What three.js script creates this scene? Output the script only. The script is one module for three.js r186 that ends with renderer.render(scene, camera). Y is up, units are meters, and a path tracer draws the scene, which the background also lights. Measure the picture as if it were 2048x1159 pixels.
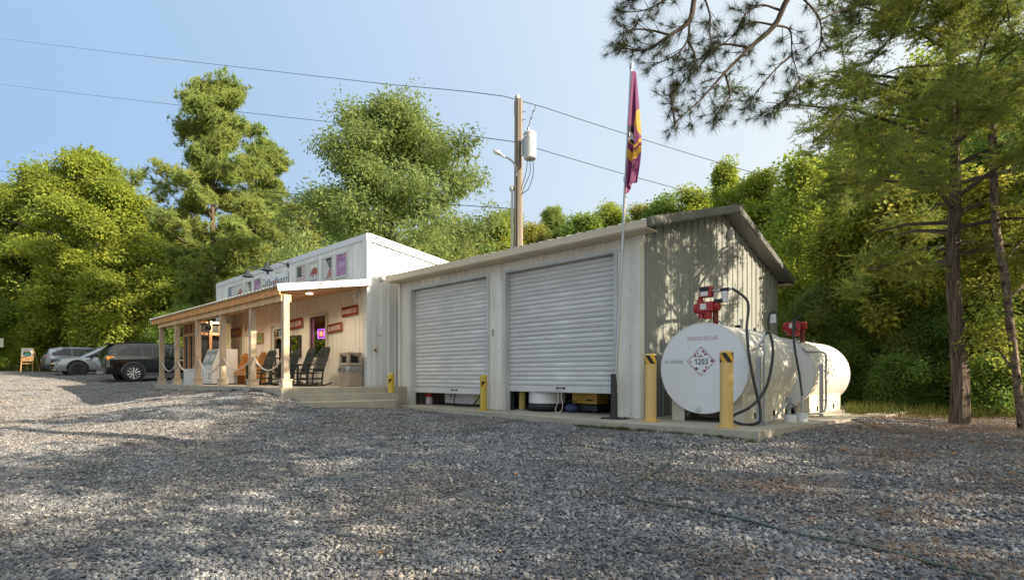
import * as THREE from 'three';
import { RoundedBoxGeometry } from 'three/addons/geometries/RoundedBoxGeometry.js';
import { mergeGeometries } from 'three/addons/utils/BufferGeometryUtils.js';

// ---------- camera, sky, sun, exposure ----------
const scene = new THREE.Scene();
const CAM = new THREE.Vector3(4.93, 0.75, 8.554);               // eye 0.75 m above the concrete slab
const FWD = new THREE.Vector3(-0.6871, 0, -0.7263).normalize(), RIGHT = new THREE.Vector3(0.7265, 0, -0.6871).normalize();
const F = 1082, HX = 1024, HY = 752;                             // focal length and principal point, for a 2048 x 1159 picture
const camera = new THREE.PerspectiveCamera(2 * Math.atan(1159 / 2 / F) * 180 / Math.PI, 2048 / 1159, 0.1, 900);
camera.position.copy(CAM);
camera.lookAt(CAM.clone().add(FWD));
camera.setViewOffset(2048, 1159, 0, -(HY - 579.5), 2048, 1159); // a shifted lens keeps the verticals upright
const renderer = new THREE.WebGLRenderer({ antialias: true });
renderer.toneMapping = THREE.LinearToneMapping;
renderer.toneMappingExposure = 2.15;
renderer.shadowMap.enabled = true;

const SUN_EL = 24 * Math.PI / 180, SUN = new THREE.Vector3(0.928 * Math.cos(SUN_EL), Math.sin(SUN_EL), -0.371 * Math.cos(SUN_EL)).normalize();
{
  const W = 1024, H = 512, data = new Float32Array(W * H * 4);
  for (let j = 0; j < H; j++) for (let i = 0; i < W; i++) {
    const el = ((j + 0.5) / H - 0.5) * Math.PI, az = ((i + 0.5) / W - 0.5) * 2 * Math.PI;
    const e = Math.max(el, 0), d = [Math.cos(e) * Math.cos(az), Math.sin(e), Math.cos(e) * Math.sin(az)];
    const c = d[0] * SUN.x + d[1] * SUN.y + d[2] * SUN.z;
    let f = 0.555 + 0.66 * c + 0.46 * Math.pow(1 - d[1], 4);
    f = f < 0 ? 0 : f; f = f > 0.8 ? 0.8 + 0.35 * Math.tanh((f - 0.8) / 0.35) : f;
    const glow = 0.5 * Math.exp(-(1 - c) / 0.12), s = el < 0 ? 0.30 : 0.54;
    const o = (j * W + i) * 4, blue = [0.17, 0.375, 0.70], white = [0.86, 0.895, 0.865];
    for (let k = 0; k < 3; k++) data[o + k] = s * (blue[k] + (white[k] - blue[k]) * f + glow * [1, 0.94, 0.8][k]);
    data[o + 3] = 1;
  }
  const t = new THREE.DataTexture(data, W, H, THREE.RGBAFormat, THREE.FloatType);
  t.mapping = THREE.EquirectangularReflectionMapping; t.magFilter = THREE.LinearFilter; t.needsUpdate = true;
  scene.background = t; scene.environment = t;
}
const sun = new THREE.DirectionalLight(new THREE.Color(1, 0.86, 0.67), 5);
sun.position.copy(SUN).multiplyScalar(80).add(new THREE.Vector3(-6, 0, 0)); sun.target.position.set(-6, 0, 0);
sun.castShadow = true; sun.shadow.radius = 0.7; sun.shadow.mapSize.set(4096, 4096);
Object.assign(sun.shadow.camera, { left: -50, right: 50, top: 50, bottom: -50, near: 1, far: 220 });
scene.add(sun, sun.target);

// ---------- helpers ----------
const V = (x, y, z) => new THREE.Vector3(x, y, z), PI = Math.PI;
function rng(s) { return () => { s = (s + 0x6d2b79f5) | 0; let t = Math.imul(s ^ (s >>> 15), 1 | s); t = (t + Math.imul(t ^ (t >>> 7), 61 | t)) ^ t; return ((t ^ (t >>> 14)) >>> 0) / 4294967296; }; }
const at = (px, py, d) => CAM.clone().addScaledVector(RIGHT, (px - HX) / F * d).addScaledVector(FWD, d).add(V(0, -(py - HY) / F * d, 0));
const kx = (x) => 4.93 + (x - 4.93) * 0.93, ky = (y) => 0.75 + (y - 0.75) * 0.93;
const names = {};
function numbered(n) { names[n] = (names[n] ?? -1) + 1; return names[n] ? n + '_' + String(names[n]).padStart(3, '0') : n; }
function tag(o, label, category, group) { o.name = numbered(o.name); o.userData.label = label; o.userData.category = category; if (group) o.userData.group = group; scene.add(o); return o; }
function thing(name, label, category, p = [0, 0, 0], turn = 0, group) { const o = new THREE.Group(); o.name = name; o.position.set(...p); o.rotation.y = turn; return tag(o, label, category, group); }
function copy(src, label, p, turn = 0, group) { const c = src.clone(); c.name = src.name.replace(/_\d{3}$/, ''); c.userData = { ...src.userData }; c.position.set(...p); c.rotation.y = turn; return tag(c, label, src.userData.category, group ?? src.userData.group); }
function clean(g) { g = g.index ? g.toNonIndexed() : g; for (const k of Object.keys(g.attributes)) if (!['position', 'normal', 'uv', 'color'].includes(k)) g.deleteAttribute(k); if (!g.attributes.normal) g.computeVertexNormals(); if (!g.attributes.uv) boxUV(g); g.morphAttributes = {}; return g; }
function merge(list) { list = list.flat(9).map(clean); const col = list.some((g) => g.attributes.color); if (!col) return list.length === 1 ? list[0] : mergeGeometries(list); return mergeGeometries(list); }
function mesh(name, geos, mat, parent, numberedTop) { const m = new THREE.Mesh(Array.isArray(geos) ? merge(geos) : geos, mat); m.name = name; m.castShadow = m.receiveShadow = true; if (parent) parent.add(m); return m; }
function struct(name, geos, mat) { const m = mesh(name, geos, mat, scene); m.name = numbered(name); m.userData.kind = 'structure'; return m; }
function boxUV(g, s = 1, rot = false) {
  if (g.index) g = g.toNonIndexed();
  if (!g.attributes.normal) g.computeVertexNormals();
  const p = g.attributes.position, n = g.attributes.normal, uv = new Float32Array(p.count * 2);
  for (let i = 0; i < p.count; i += 3) {
    let ax = 0, ay = 0, az = 0; for (let k = 0; k < 3; k++) { ax += Math.abs(n.getX(i + k)); ay += Math.abs(n.getY(i + k)); az += Math.abs(n.getZ(i + k)); }
    for (let k = i; k < i + 3; k++) {
      let u, v; if (ay >= ax && ay >= az) { u = p.getX(k); v = p.getZ(k); } else if (ax >= az) { u = p.getZ(k); v = p.getY(k); } else { u = p.getX(k); v = p.getY(k); }
      uv[2 * k] = (rot ? v : u) * s; uv[2 * k + 1] = (rot ? u : v) * s;
    }
  }
  g.setAttribute('uv', new THREE.BufferAttribute(uv, 2)); return g;
}
function bx(w, h, d, x = 0, y = 0, z = 0, o = {}) {
  let g = o.b ? new RoundedBoxGeometry(w, h, d, 1, Math.min(o.b, w / 2.1, h / 2.1, d / 2.1)) : new THREE.BoxGeometry(w, h, d);
  g = boxUV(g, 1, o.rot);
  if (o.rx) g.rotateX(o.rx); if (o.rz) g.rotateZ(o.rz); if (o.ry) g.rotateY(o.ry);
  g.translate(x, y, z); return g;
}
function cyl(r1, r2, h, x, y, z, axis = 'y', seg = 20) { const g = new THREE.CylinderGeometry(r1, r2, h, seg); if (axis === 'x') g.rotateZ(-PI / 2); if (axis === 'z') g.rotateX(PI / 2); g.translate(x, y, z); return g; }
function rod(a, b, r, r2 = r, seg = 8) { const d = b.clone().sub(a), g = new THREE.CylinderGeometry(r2, r, d.length(), seg, 1); g.translate(0, d.length() / 2, 0); g.applyQuaternion(new THREE.Quaternion().setFromUnitVectors(V(0, 1, 0), d.normalize())); g.translate(a.x, a.y, a.z); return g; }
function tube(pts, r, seg = 40, rad = 8) { return new THREE.TubeGeometry(new THREE.CatmullRomCurve3(pts.map((p) => Array.isArray(p) ? V(...p) : p), false, 'centripetal'), seg, r, rad); }
function lathe(pts, seg = 24) { return new THREE.LatheGeometry(pts.map((p) => new THREE.Vector2(...p)), seg); }
function prism(poly, y0, y1) { // polygon of [x, z], upright
  const s = new THREE.Shape(poly.map(([x, z]) => new THREE.Vector2(x, -z))), g = new THREE.ExtrudeGeometry(s, { depth: y1 - y0, bevelEnabled: false }); g.rotateX(-PI / 2); g.translate(0, y0, 0); return boxUV(g);
}
function extrude(pts, depth, bevel = 0, holes = []) { const s = new THREE.Shape(pts.map((p) => new THREE.Vector2(...p))); for (const h of holes) s.holes.push(new THREE.Path(h.map((p) => new THREE.Vector2(...p)))); const g = new THREE.ExtrudeGeometry(s, { depth, bevelEnabled: bevel > 0, bevelThickness: bevel, bevelSize: bevel, bevelSegments: 2, curveSegments: 10 }); return boxUV(g); }
function plate(w, h, x, y, z, ry = 0) { const g = new THREE.PlaneGeometry(w, h); g.rotateY(ry); g.translate(x, y, z); return g; }

// ---------- textures ----------
function noise2(n, seed) { // tiling value noise sampler over an n x n lattice
  const r = rng(seed), t = new Float32Array(n * n).map(() => r());
  return (u, v) => { const x = ((u % 1 + 1) % 1) * n, y = ((v % 1 + 1) % 1) * n, i = Math.floor(x), j = Math.floor(y), fx = x - i, fy = y - j, sx = fx * fx * (3 - 2 * fx), sy = fy * fy * (3 - 2 * fy), a = i % n, b = (i + 1) % n, c = (j % n) * n, d = ((j + 1) % n) * n; return (t[c + a] * (1 - sx) + t[c + b] * sx) * (1 - sy) + (t[d + a] * (1 - sx) + t[d + b] * sx) * sy; };
}
function fbm(n, seed, oct = 4) { const L = []; for (let i = 0; i < oct; i++) L.push(noise2(n << i, seed + i * 17)); return (u, v) => { let s = 0, a = 0.5, t = 0; for (const f of L) { s += a * f(u, v); t += a; a *= 0.55; } return s / t; }; }
function tex(w, h, fn, { srgb = false, rep = [1, 1], wrap = true } = {}) {
  const d = new Uint8Array(w * h * 4); for (let j = 0; j < h; j++) for (let i = 0; i < w; i++) { const c = fn((i + 0.5) / w, (j + 0.5) / h), o = (j * w + i) * 4; for (let k = 0; k < 3; k++) d[o + k] = Math.max(0, Math.min(255, Math.round((Array.isArray(c) ? c[k] : c) * 255))); d[o + 3] = 255; }
  const t = new THREE.DataTexture(d, w, h); if (wrap) t.wrapS = t.wrapT = THREE.RepeatWrapping; t.magFilter = THREE.LinearFilter; if (srgb) t.colorSpace = THREE.SRGBColorSpace; t.repeat.set(...rep); t.needsUpdate = true; return t;
}
function canvasTex(w, h, draw) { const c = document.createElement('canvas'); c.width = w; c.height = h; draw(c.getContext('2d'), w, h); const t = new THREE.CanvasTexture(c); t.colorSpace = THREE.SRGBColorSpace; return t; }
const lin = (r, g, b) => new THREE.Color().setRGB(r, g, b);
function mat(c, rough = 0.7, o = {}) { const m = new (o.phys ? THREE.MeshPhysicalMaterial : THREE.MeshStandardMaterial)({ color: Array.isArray(c) ? lin(...c) : c, roughness: rough, ...Object.fromEntries(Object.entries(o).filter(([k]) => k !== 'phys')) }); return m; }
const mod = (t, rx, ry = rx) => { const c = t.clone(); c.repeat.set(rx, ry); c.needsUpdate = true; return c; };
const fA = fbm(4, 11, 5), fB = fbm(6, 29, 5), fS = fbm(3, 71, 4);
const T_soft = tex(256, 256, (u, v) => 0.86 + 0.28 * (fA(u, v) - 0.5));                                   // mild tone changes of painted metal
const T_dirt = tex(512, 512, (u, v) => { const a = fA(u, v), b = fB(u * 1, v * 0.25 * 4); const g = 0.9 + 0.35 * (a - 0.55) + 0.18 * (b - 0.5); return [g, g * 0.985, g * 0.95]; });
const T_streak = tex(256, 256, (u, v) => { const a = noise2cache(u, v); return [a, a * 0.99, a * 0.965]; });
function noise2cache(u, v) { noise2cache.f ??= [noise2(48, 5), noise2(6, 8), fbm(8, 3, 3)]; const [p, q, r] = noise2cache.f; return 0.93 - 0.14 * Math.max(0, p(u, v * 0.06) - 0.45) - 0.12 * (q(u, v) - 0.5) + 0.08 * (r(u, v) - 0.5); }
const wn = noise2(64, 91), wn2 = noise2(8, 92), wn3 = noise2(128, 93);
const grain = (u, v) => 0.5 * wn(u, v * 0.07) + 0.3 * wn3(u, v * 0.1) + 0.2 * wn2(u, v * 0.5);
const T_wood = tex(512, 512, (u, v) => { const g = 0.72 + 0.5 * (grain(u, v) - 0.5) + 0.2 * (wn2(u, v) - 0.5); return [g, g * 0.97, g * 0.93]; });
const T_worn = tex(512, 512, (u, v) => { const g = 0.70 + 0.75 * (grain(u, v) - 0.5), w = wn2(u * 1, v * 0.5 * 2); const k = Math.max(0, w - 0.42) * 0.9; return [g * (1 - 0.18 * k), g * (0.9 - 0.02 * k), g * (0.78 + 0.18 * k)]; });
const T_woodB = tex(256, 256, (u, v) => grain(u, v));
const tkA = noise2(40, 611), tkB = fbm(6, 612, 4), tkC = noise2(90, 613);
const T_tank = tex(1024, 512, (u, v) => { // grime streaks and spots, underside shade and gravel bounce painted in: u goes round it from the top, v along it
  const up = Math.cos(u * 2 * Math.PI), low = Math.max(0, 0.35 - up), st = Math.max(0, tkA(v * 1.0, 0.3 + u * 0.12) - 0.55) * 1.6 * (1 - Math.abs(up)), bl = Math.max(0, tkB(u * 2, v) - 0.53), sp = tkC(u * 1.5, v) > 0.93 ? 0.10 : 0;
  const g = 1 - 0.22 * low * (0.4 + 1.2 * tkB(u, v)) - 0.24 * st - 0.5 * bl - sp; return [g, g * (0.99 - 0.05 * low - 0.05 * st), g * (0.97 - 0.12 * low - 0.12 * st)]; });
const T_conc = tex(512, 512, (u, v) => { const g = 0.82 + 0.4 * (fB(u, v) - 0.5) + 0.25 * (fS(u, v) - 0.5); return [g, g * 0.985, g * 0.94]; });
const T_concB = tex(256, 256, (u, v) => fB(u * 2, v * 2));
function stones(n, seed) { // distance and id of the nearest of n x n jittered cells, tiling
  const r = rng(seed), P = []; for (let i = 0; i < n * n; i++) P.push([r(), r(), r(), 0.6 + 0.8 * r()]);
  return (u, v) => { const x = u * n, y = v * n, i = Math.floor(x), j = Math.floor(y); let b = 9, b2 = 9, id = 0; for (let dj = -1; dj <= 1; dj++) for (let di = -1; di <= 1; di++) { const p = P[((j + dj + n) % n) * n + (i + di + n) % n], dx = i + di + p[0] - x, dy = (j + dj + p[1] - y), d = Math.sqrt(dx * dx + dy * dy) / p[3]; if (d < b) { b2 = b; b = d; id = p[2]; } else if (d < b2) b2 = d; } return [b, b2, id]; };
}
const st = stones(44, 401);
const gravelTone = (id) => { const k = id; return k < 0.45 ? [0.162, 0.160, 0.160] : k < 0.70 ? [0.232, 0.226, 0.216] : k < 0.89 ? [0.082, 0.083, 0.088] : [0.37, 0.34, 0.29]; };
const T_grav = tex(1024, 1024, (u, v) => { const [a, b, id] = st(u, v), e = Math.min(1, Math.max(0, (b - a) * 4)), c = gravelTone(id); return c.map((x) => x * (0.45 + 0.55 * e) * 1.25); });
const T_gravB = tex(1024, 1024, (u, v) => { const [a, b, id] = st(u, v); return Math.min(1, (b - a) * 1.4) * (0.5 + 0.5 * id); });
const T_bark = tex(256, 512, (u, v) => { const g = 0.55 + 0.9 * (wn(u * 0.5, v * 0.09) - 0.5) + 0.5 * (wn3(u, v * 0.12) - 0.5); return [g, g * 0.94, g * 0.86]; });
const T_barkB = tex(256, 512, (u, v) => 0.6 * wn(u * 0.5, v * 0.09) + 0.4 * wn3(u, v * 0.12));

// ---------- materials ----------
const M = {
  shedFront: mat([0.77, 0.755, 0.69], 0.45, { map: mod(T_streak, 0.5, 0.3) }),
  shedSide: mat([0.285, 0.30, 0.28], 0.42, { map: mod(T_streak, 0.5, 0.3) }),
  trimBeige: mat([0.70, 0.60, 0.43], 0.5, { map: mod(T_soft, 0.6) }),
  trimGrey: mat([0.15, 0.152, 0.145], 0.45, { map: mod(T_soft, 0.6) }),
  jamb: mat([0.58, 0.59, 0.57], 0.45, { map: mod(T_soft, 0.7) }),
  doorSlat: mat([0.70, 0.71, 0.705], 0.42, { map: mod(T_dirt, 0.4) }),
  galv: mat([0.55, 0.56, 0.58], 0.38, { metalness: 0.75, map: mod(T_soft, 2) }),
  steel: mat([0.42, 0.43, 0.44], 0.45, { metalness: 0.6, map: mod(T_soft, 3) }),
  roofing: mat([0.55, 0.56, 0.55], 0.35, { metalness: 0.5, map: mod(T_soft, 0.5) }),
  storeWhite: mat([0.80, 0.81, 0.81], 0.42, { map: mod(T_streak, 0.5, 0.3) }),
  storeUnder: mat([0.84, 0.78, 0.66], 0.45, { map: mod(T_streak, 0.5, 0.3) }),
  storeTrim: mat([0.76, 0.78, 0.79], 0.42, { map: mod(T_soft, 0.5) }),
  winTrim: mat([0.55, 0.49, 0.37], 0.5),
  fasciaWood: mat([0.86, 0.43, 0.17], 0.6, { map: mod(T_wood, 0.5, 1.2), bumpMap: mod(T_woodB, 0.5, 1.2), bumpScale: 0.004 }),
  beamWood: mat([0.88, 0.66, 0.42], 0.75, { map: mod(T_worn, 0.6, 1.1), bumpMap: mod(T_woodB, 0.6, 1.1), bumpScale: 0.005 }),
  soffit: mat([0.88, 0.50, 0.23], 0.6, { map: mod(T_wood, 0.7, 0.7), bumpMap: mod(T_woodB, 0.7, 0.7), bumpScale: 0.003 }),
  post: mat([0.74, 0.64, 0.52], 0.8, { map: mod(T_worn, 1.6, 0.9), bumpMap: mod(T_woodB, 1.6, 0.9), bumpScale: 0.006 }),
  benchWood: mat([0.70, 0.32, 0.10], 0.45, { map: mod(T_wood, 1.2, 0.8) }),
  boothWood: mat([0.78, 0.46, 0.25], 0.6, { map: mod(T_wood, 1.2, 0.8) }),
  signWood: mat([0.5, 0.16, 0.07], 0.65, { map: mod(T_wood, 1.2, 0.8) }),
  easel: mat([0.66, 0.42, 0.22], 0.6, { map: mod(T_wood, 1.2, 0.8) }),
  concrete: mat([0.50, 0.46, 0.39], 0.85, { map: mod(T_conc, 0.5), bumpMap: mod(T_concB, 1), bumpScale: 0.004 }),
  tank: mat([0.74, 0.74, 0.72], 0.38, { map: mod(T_dirt, 0.35) }),
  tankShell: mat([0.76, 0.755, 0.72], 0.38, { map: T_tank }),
  tankSkirt: mat([0.66, 0.63, 0.53], 0.5, { map: mod(T_dirt, 0.6) }),
  yellow: mat([0.74, 0.52, 0.19], 0.45, { map: mod(T_dirt, 1, 0.8) }),
  yellowB: mat([0.62, 0.47, 0.07], 0.45, { map: mod(T_dirt, 1, 0.8) }),
  black: mat([0.02, 0.02, 0.022], 0.55),
  rubber: mat([0.035, 0.035, 0.037], 0.6),
  darkGreen: mat([0.018, 0.024, 0.022], 0.4),
  red: mat([0.42, 0.025, 0.03], 0.38, { map: mod(T_dirt, 3) }),
  redDark: mat([0.16, 0.03, 0.015], 0.7, { map: mod(T_dirt, 4) }),
  white: mat([0.78, 0.78, 0.77], 0.45, { map: mod(T_soft, 0.8) }),
  chrome: mat([0.75, 0.76, 0.78], 0.18, { metalness: 1 }),
  glass: mat([0.93, 0.96, 0.95], 0.03, { phys: true, transmission: 1, thickness: 0, ior: 2.1, specularIntensity: 1 }),
  darkRoom: mat([0.05, 0.042, 0.035], 0.9),
  screen: mat([0.035, 0.036, 0.034], 0.8),
  binTan: mat([0.40, 0.32, 0.25], 0.6, { map: mod(T_soft, 2) }),
  bag: mat([0.34, 0.33, 0.33], 0.25, { metalness: 0.6 }),
  rope: mat([0.62, 0.55, 0.44], 0.9),
  wire: mat([0.05, 0.052, 0.055], 0.95),
  poleWood: mat([0.42, 0.37, 0.32], 0.85, { map: mod(T_bark, 1, 0.6), bumpMap: mod(T_barkB, 1, 0.6), bumpScale: 0.006 }),
  greyPaint: mat([0.52, 0.53, 0.53], 0.4, { map: mod(T_soft, 2) }),
  bark: mat([0.26, 0.20, 0.155], 0.95, { map: mod(T_bark, 2, 0.8), bumpMap: mod(T_barkB, 2, 0.8), bumpScale: 0.03 }),
  barkGrey: mat([0.30, 0.26, 0.22], 0.95, { map: mod(T_bark, 2, 0.8), bumpMap: mod(T_barkB, 2, 0.8), bumpScale: 0.02 }),
  gravel: mat([1, 1, 1], 0.95, { map: mod(T_grav, 1), bumpMap: mod(T_gravB, 1), bumpScale: 0.02, vertexColors: true }),
  stone: mat([1, 1, 1], 0.85, { vertexColors: true }),
  ribBolt: mat([0.10, 0.10, 0.10], 0.5),
};
const toned = new Map();
function tone(m, k) { // one of three slightly different paints of the same kind: sheets and slats weather unevenly
  if (!toned.has(m)) toned.set(m, [0.93, 0.985, 1.03].map((s, i) => { const q = m.clone(); q.color.multiplyScalar(s); if (q.map) { q.map = q.map.clone(); q.map.offset.set(0.37 * i, 0.61 * i); } q.roughness = m.roughness + 0.05 * (i - 1); return q; }));
  return toned.get(m)[(k * 7 + (k * k) % 5) % 3];
}

// ---------- ground ----------
// heights known at places (x, z, y), joined by a thin-plate spline
const GC = [[4.9, 8.5, -0.88], [2.1, 5.6, -0.62], [-0.7, 8.2, -0.72], [5, 3, -0.45], [9, 8, -0.9], [0, 1.15, -0.10], [-4, 0.7, -0.09], [-6.2, 0.75, -0.03], [2.35, 1.0, -0.14], [2.75, -1.9, -0.05], [3.05, -3.6, -0.02], [5, -3.2, -0.1], [4.2, -4.2, -0.12],
  [-8, 3.15, 0.38], [-6.9, 2.75, 0.12], [-10.1, 3.1, 0.36], [-12.3, 3.1, 0.33], [-16, 3.1, 0.31], [-19.4, 3.1, 0.31], [-13.8, 5.5, -0.06], [-10, 4.6, 0.16], [-8, 4.5, 0.06], [-12, 4.4, 0.16], [-6.3, 2.3, 0.08], [-17, 4.6, 0.16], [-24.5, 5.2, 0.36], [-9.6, 8, -0.34], [-5, 4.5, -0.22], [-12, 12, -0.3], [-26, 2.2, 0.5], [-30, 1, 0.74], [-34, -2, 1.0], [-40, -8, 1.35],
  [-33, 10, 0.7], [-20, 15, 0.0], [10, 0, -0.1], [9, -8, 0.1], [15, -14, 0.5], [4, -12, 0.2], [-6, -14, 0.5], [-20, -10, 0.8], [-30, -22, 1.2], [15, 10, -0.8], [0, 16, -1.1], [-8, 22, -0.8], [-4, -3, -0.05], [-12, -3, 0.3]];
const hTPS = (() => {
  const n = GC.length, N = n + 3, A = [], b = []; const U = (r2) => r2 < 1e-9 ? 0 : 0.5 * r2 * Math.log(r2);
  for (let i = 0; i < n; i++) { const r = []; for (let j = 0; j < n; j++) r.push(U((GC[i][0] - GC[j][0]) ** 2 + (GC[i][1] - GC[j][1]) ** 2) + (i === j ? 0.3 : 0)); r.push(1, GC[i][0], GC[i][1]); A.push(r); b.push(GC[i][2]); }
  for (let k = 0; k < 3; k++) { const r = []; for (let j = 0; j < n; j++) r.push(k ? GC[j][k - 1] : 1); r.push(0, 0, 0); A.push(r); b.push(0); }
  for (let i = 0; i < N; i++) { let p = i; for (let k = i + 1; k < N; k++) if (Math.abs(A[k][i]) > Math.abs(A[p][i])) p = k; [A[i], A[p]] = [A[p], A[i]]; [b[i], b[p]] = [b[p], b[i]]; for (let k = i + 1; k < N; k++) { const f = A[k][i] / A[i][i]; for (let j = i; j < N; j++) A[k][j] -= f * A[i][j]; b[k] -= f * b[i]; } }
  const w = new Array(N); for (let i = N - 1; i >= 0; i--) { let s = b[i]; for (let j = i + 1; j < N; j++) s -= A[i][j] * w[j]; w[i] = s / A[i][i]; }
  return (x, z) => { let s = w[n] + w[n + 1] * x + w[n + 2] * z; for (let i = 0; i < n; i++) s += w[i] * U((x - GC[i][0]) ** 2 + (z - GC[i][1]) ** 2); return s; };
})();
const gn = noise2(64, 300), gn2 = noise2(64, 301);
function ground(x, z) {
  const dx = x + 8, dz = z - 3, r = Math.hypot(dx, dz), k = r > 30 ? (30 + 8 * (1 - Math.exp(-(r - 30) / 30))) / r : 1;
  let h = hTPS(-8 + dx * k, 3 + dz * k);
  const out = x > 2.6 || z > 1.6 || x < -7.5;
  if (out) h += 0.05 * (gn(x / 100, z / 100) - 0.5) + 0.02 * (gn2(x / 38, z / 38) - 0.5);
  if (x > -7.6 && x < 2.2 && z < 0.8 && z > -8) h = Math.min(h, -0.07);                     // under the slab
  if (x > -20 && x < -8.0 && z < 3.02 && z > -9) h = Math.min(h, 0.30);                     // under the store
  return h;
}
function gp(px, py) { let d = 3; for (let i = 0; i < 4000; i++) { const p = at(px, py, d); if (p.y <= ground(p.x, p.z)) { p.y = ground(p.x, p.z); return p; } d += 0.01 + d * 0.0005; } return at(px, py, 40); }
{
  const rings = [], NA = 288; let r = 1; while (r < 420) { rings.push(r); r += 0.16 + 0.013 * r + (r > 60 ? r * 0.05 : 0); }
  const pos = [], uv = [], col = [], idx = [], c0 = CAM;
  const dn = fbm(5, 777, 4), dn2 = fbm(9, 778, 4);
  for (const rr of rings) for (let a = 0; a < NA; a++) {
    const t = a / NA * 2 * PI, x = c0.x + rr * Math.cos(t), z = c0.z + rr * Math.sin(t); pos.push(x, ground(x, z), z); uv.push(x / 1.15, z / 1.15);
    const n = dn(x / 40, z / 40), n2 = dn2(x / 25, z / 25), far = Math.min(1, Math.max(0, (Math.hypot(x + 8, z - 3) - 24) / 8));
    const tan = Math.min(1, Math.max(0, (n - 0.5) * 3 + far * 0.5 + (z < -2 ? 0.8 : 0)));
    const g = 0.92 + 0.5 * (n2 - 0.5), soil = (x > 2 && z < -6.2 - 0.25 * (x - 3)) || (x > 9.5 && z < 1) || (x < 2 && z < -9) ? 1 : 0;
    let cc = [g * (0.98 + 0.14 * tan), g * (0.98 + 0.04 * tan), g * (1.02 - 0.08 * tan)]; if (soil) cc = [0.55 * g, 0.42 * g, 0.28 * g];
    col.push(...cc);
  }
  for (let i = 0; i + 1 < rings.length; i++) for (let a = 0; a < NA; a++) { const b = (a + 1) % NA, p = i * NA + a, q = i * NA + b, s = p + NA, t = q + NA; idx.push(p, q, s, q, t, s); }
  const cen = pos.length / 3; pos.push(c0.x, ground(c0.x, c0.z), c0.z); uv.push(c0.x / 1.15, c0.z / 1.15); col.push(0.9, 0.9, 0.92); for (let a = 0; a < NA; a++) idx.push(cen, (a + 1) % NA, a);
  const g = new THREE.BufferGeometry(); g.setAttribute('position', new THREE.Float32BufferAttribute(pos, 3)); g.setAttribute('uv', new THREE.Float32BufferAttribute(uv, 2)); g.setAttribute('color', new THREE.Float32BufferAttribute(col, 3)); g.setIndex(idx); g.computeVertexNormals();
  const m = new THREE.Mesh(g, M.gravel); m.name = 'ground'; m.userData.kind = 'structure'; m.receiveShadow = true; scene.add(m);
}
// loose crushed stone: patches of single stones strewn over the drive
{
  const r = rng(515), variants = [];
  const base = new THREE.IcosahedronGeometry(1, 0);
  for (let v = 0; v < 6; v++) {
    const pos = [], col = [];
    for (let i = 0; i < 620; i++) {
      const s = 0.0065 + 0.015 * Math.pow(r(), 2.2), q = new THREE.Quaternion().setFromEuler(new THREE.Euler((r() - 0.5) * 1.1, r() * 6.3, (r() - 0.5) * 1.1));
      const sc = V(s * (0.9 + 0.7 * r()), s * (0.35 + 0.4 * r()), s * (0.7 + 0.4 * r())), o = V((r() - 0.5) * 0.56, s * 0.2 + r() * 0.012, (r() - 0.5) * 0.56);
      const tone = 0.8 + 0.4 * r(), c = gravelTone(r()).map((x) => x * tone), off = []; for (let k = 0; k < 12; k++) off.push(0.75 + 0.5 * r());
      const p = base.attributes.position, key = new Map();
      for (let k = 0; k < p.count; k++) { const id = [p.getX(k), p.getY(k), p.getZ(k)].map((x) => x.toFixed(2)).join(); if (!key.has(id)) key.set(id, key.size); const f = off[key.get(id) % 12]; const w = V(p.getX(k) * f, p.getY(k) * f, p.getZ(k) * f).multiply(sc).applyQuaternion(q).add(o); pos.push(w.x, w.y, w.z); col.push(...c); }
    }
    const g = new THREE.BufferGeometry(); g.setAttribute('position', new THREE.Float32BufferAttribute(pos, 3)); g.setAttribute('color', new THREE.Float32BufferAttribute(col, 3)); g.computeVertexNormals(); variants.push(g);
  }
  const spots = variants.map(() => []), onSlab = (x, z) => (x > -7.6 && x < 2.45 + Math.max(0, -z) * 0.19 && z < 1.12 - Math.max(0, -x) * 0.085 && z > -9) || (x < -6.2 && z < 3.02 && x > -19.4) ;
  for (let u = -26; u < 26; u += 0.42) for (let d = 2.8; d < 30; d += 0.42) {
    const px = u + (r() - 0.5) * 0.3, pd = d + (r() - 0.5) * 0.3; if (Math.abs(px) > pd * 1.02 + 0.6 || (pd > 17 && px > -4)) continue;
    const p = CAM.clone().addScaledVector(RIGHT, px).addScaledVector(FWD, pd); if (onSlab(p.x, p.z)) continue; if (pd > 5 && gn2(p.x / 26, p.z / 44) > 0.66 && r() < 0.55) continue;
    if (p.x > 2.5 && p.z < -6.4 - 0.25 * (p.x - 3)) continue;
    spots[Math.floor(r() * 6)].push([p.x, p.z, r() * 6.28, 0.85 + 0.35 * r()]);
  }
  const group = new THREE.Group(); group.name = 'gravel'; group.userData.kind = 'stuff'; scene.add(group);
  variants.forEach((g, v) => {
    const im = new THREE.InstancedMesh(g, M.stone, spots[v].length); im.name = 'gravel_patch'; im.userData.kind = 'stuff'; const m = new THREE.Matrix4(), c = new THREE.Color();
    spots[v].forEach(([x, z, a, k], i) => { const e = 0.2, n = V(ground(x - e, z) - ground(x + e, z), 2 * e, ground(x, z - e) - ground(x, z + e)).normalize(); const q = new THREE.Quaternion().setFromUnitVectors(V(0, 1, 0), n).multiply(new THREE.Quaternion().setFromAxisAngle(V(0, 1, 0), a)); m.compose(V(x, ground(x, z), z), q, V(1, 1, 1)); im.setMatrixAt(i, m); const w = gn(x / 60, z / 60) - 0.5; c.setRGB(k * (1 + 0.15 * w), k, k * (1.02 - 0.15 * w)); im.setColorAt(i, c); });
    im.castShadow = im.receiveShadow = true; group.add(im);
  });
}
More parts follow.
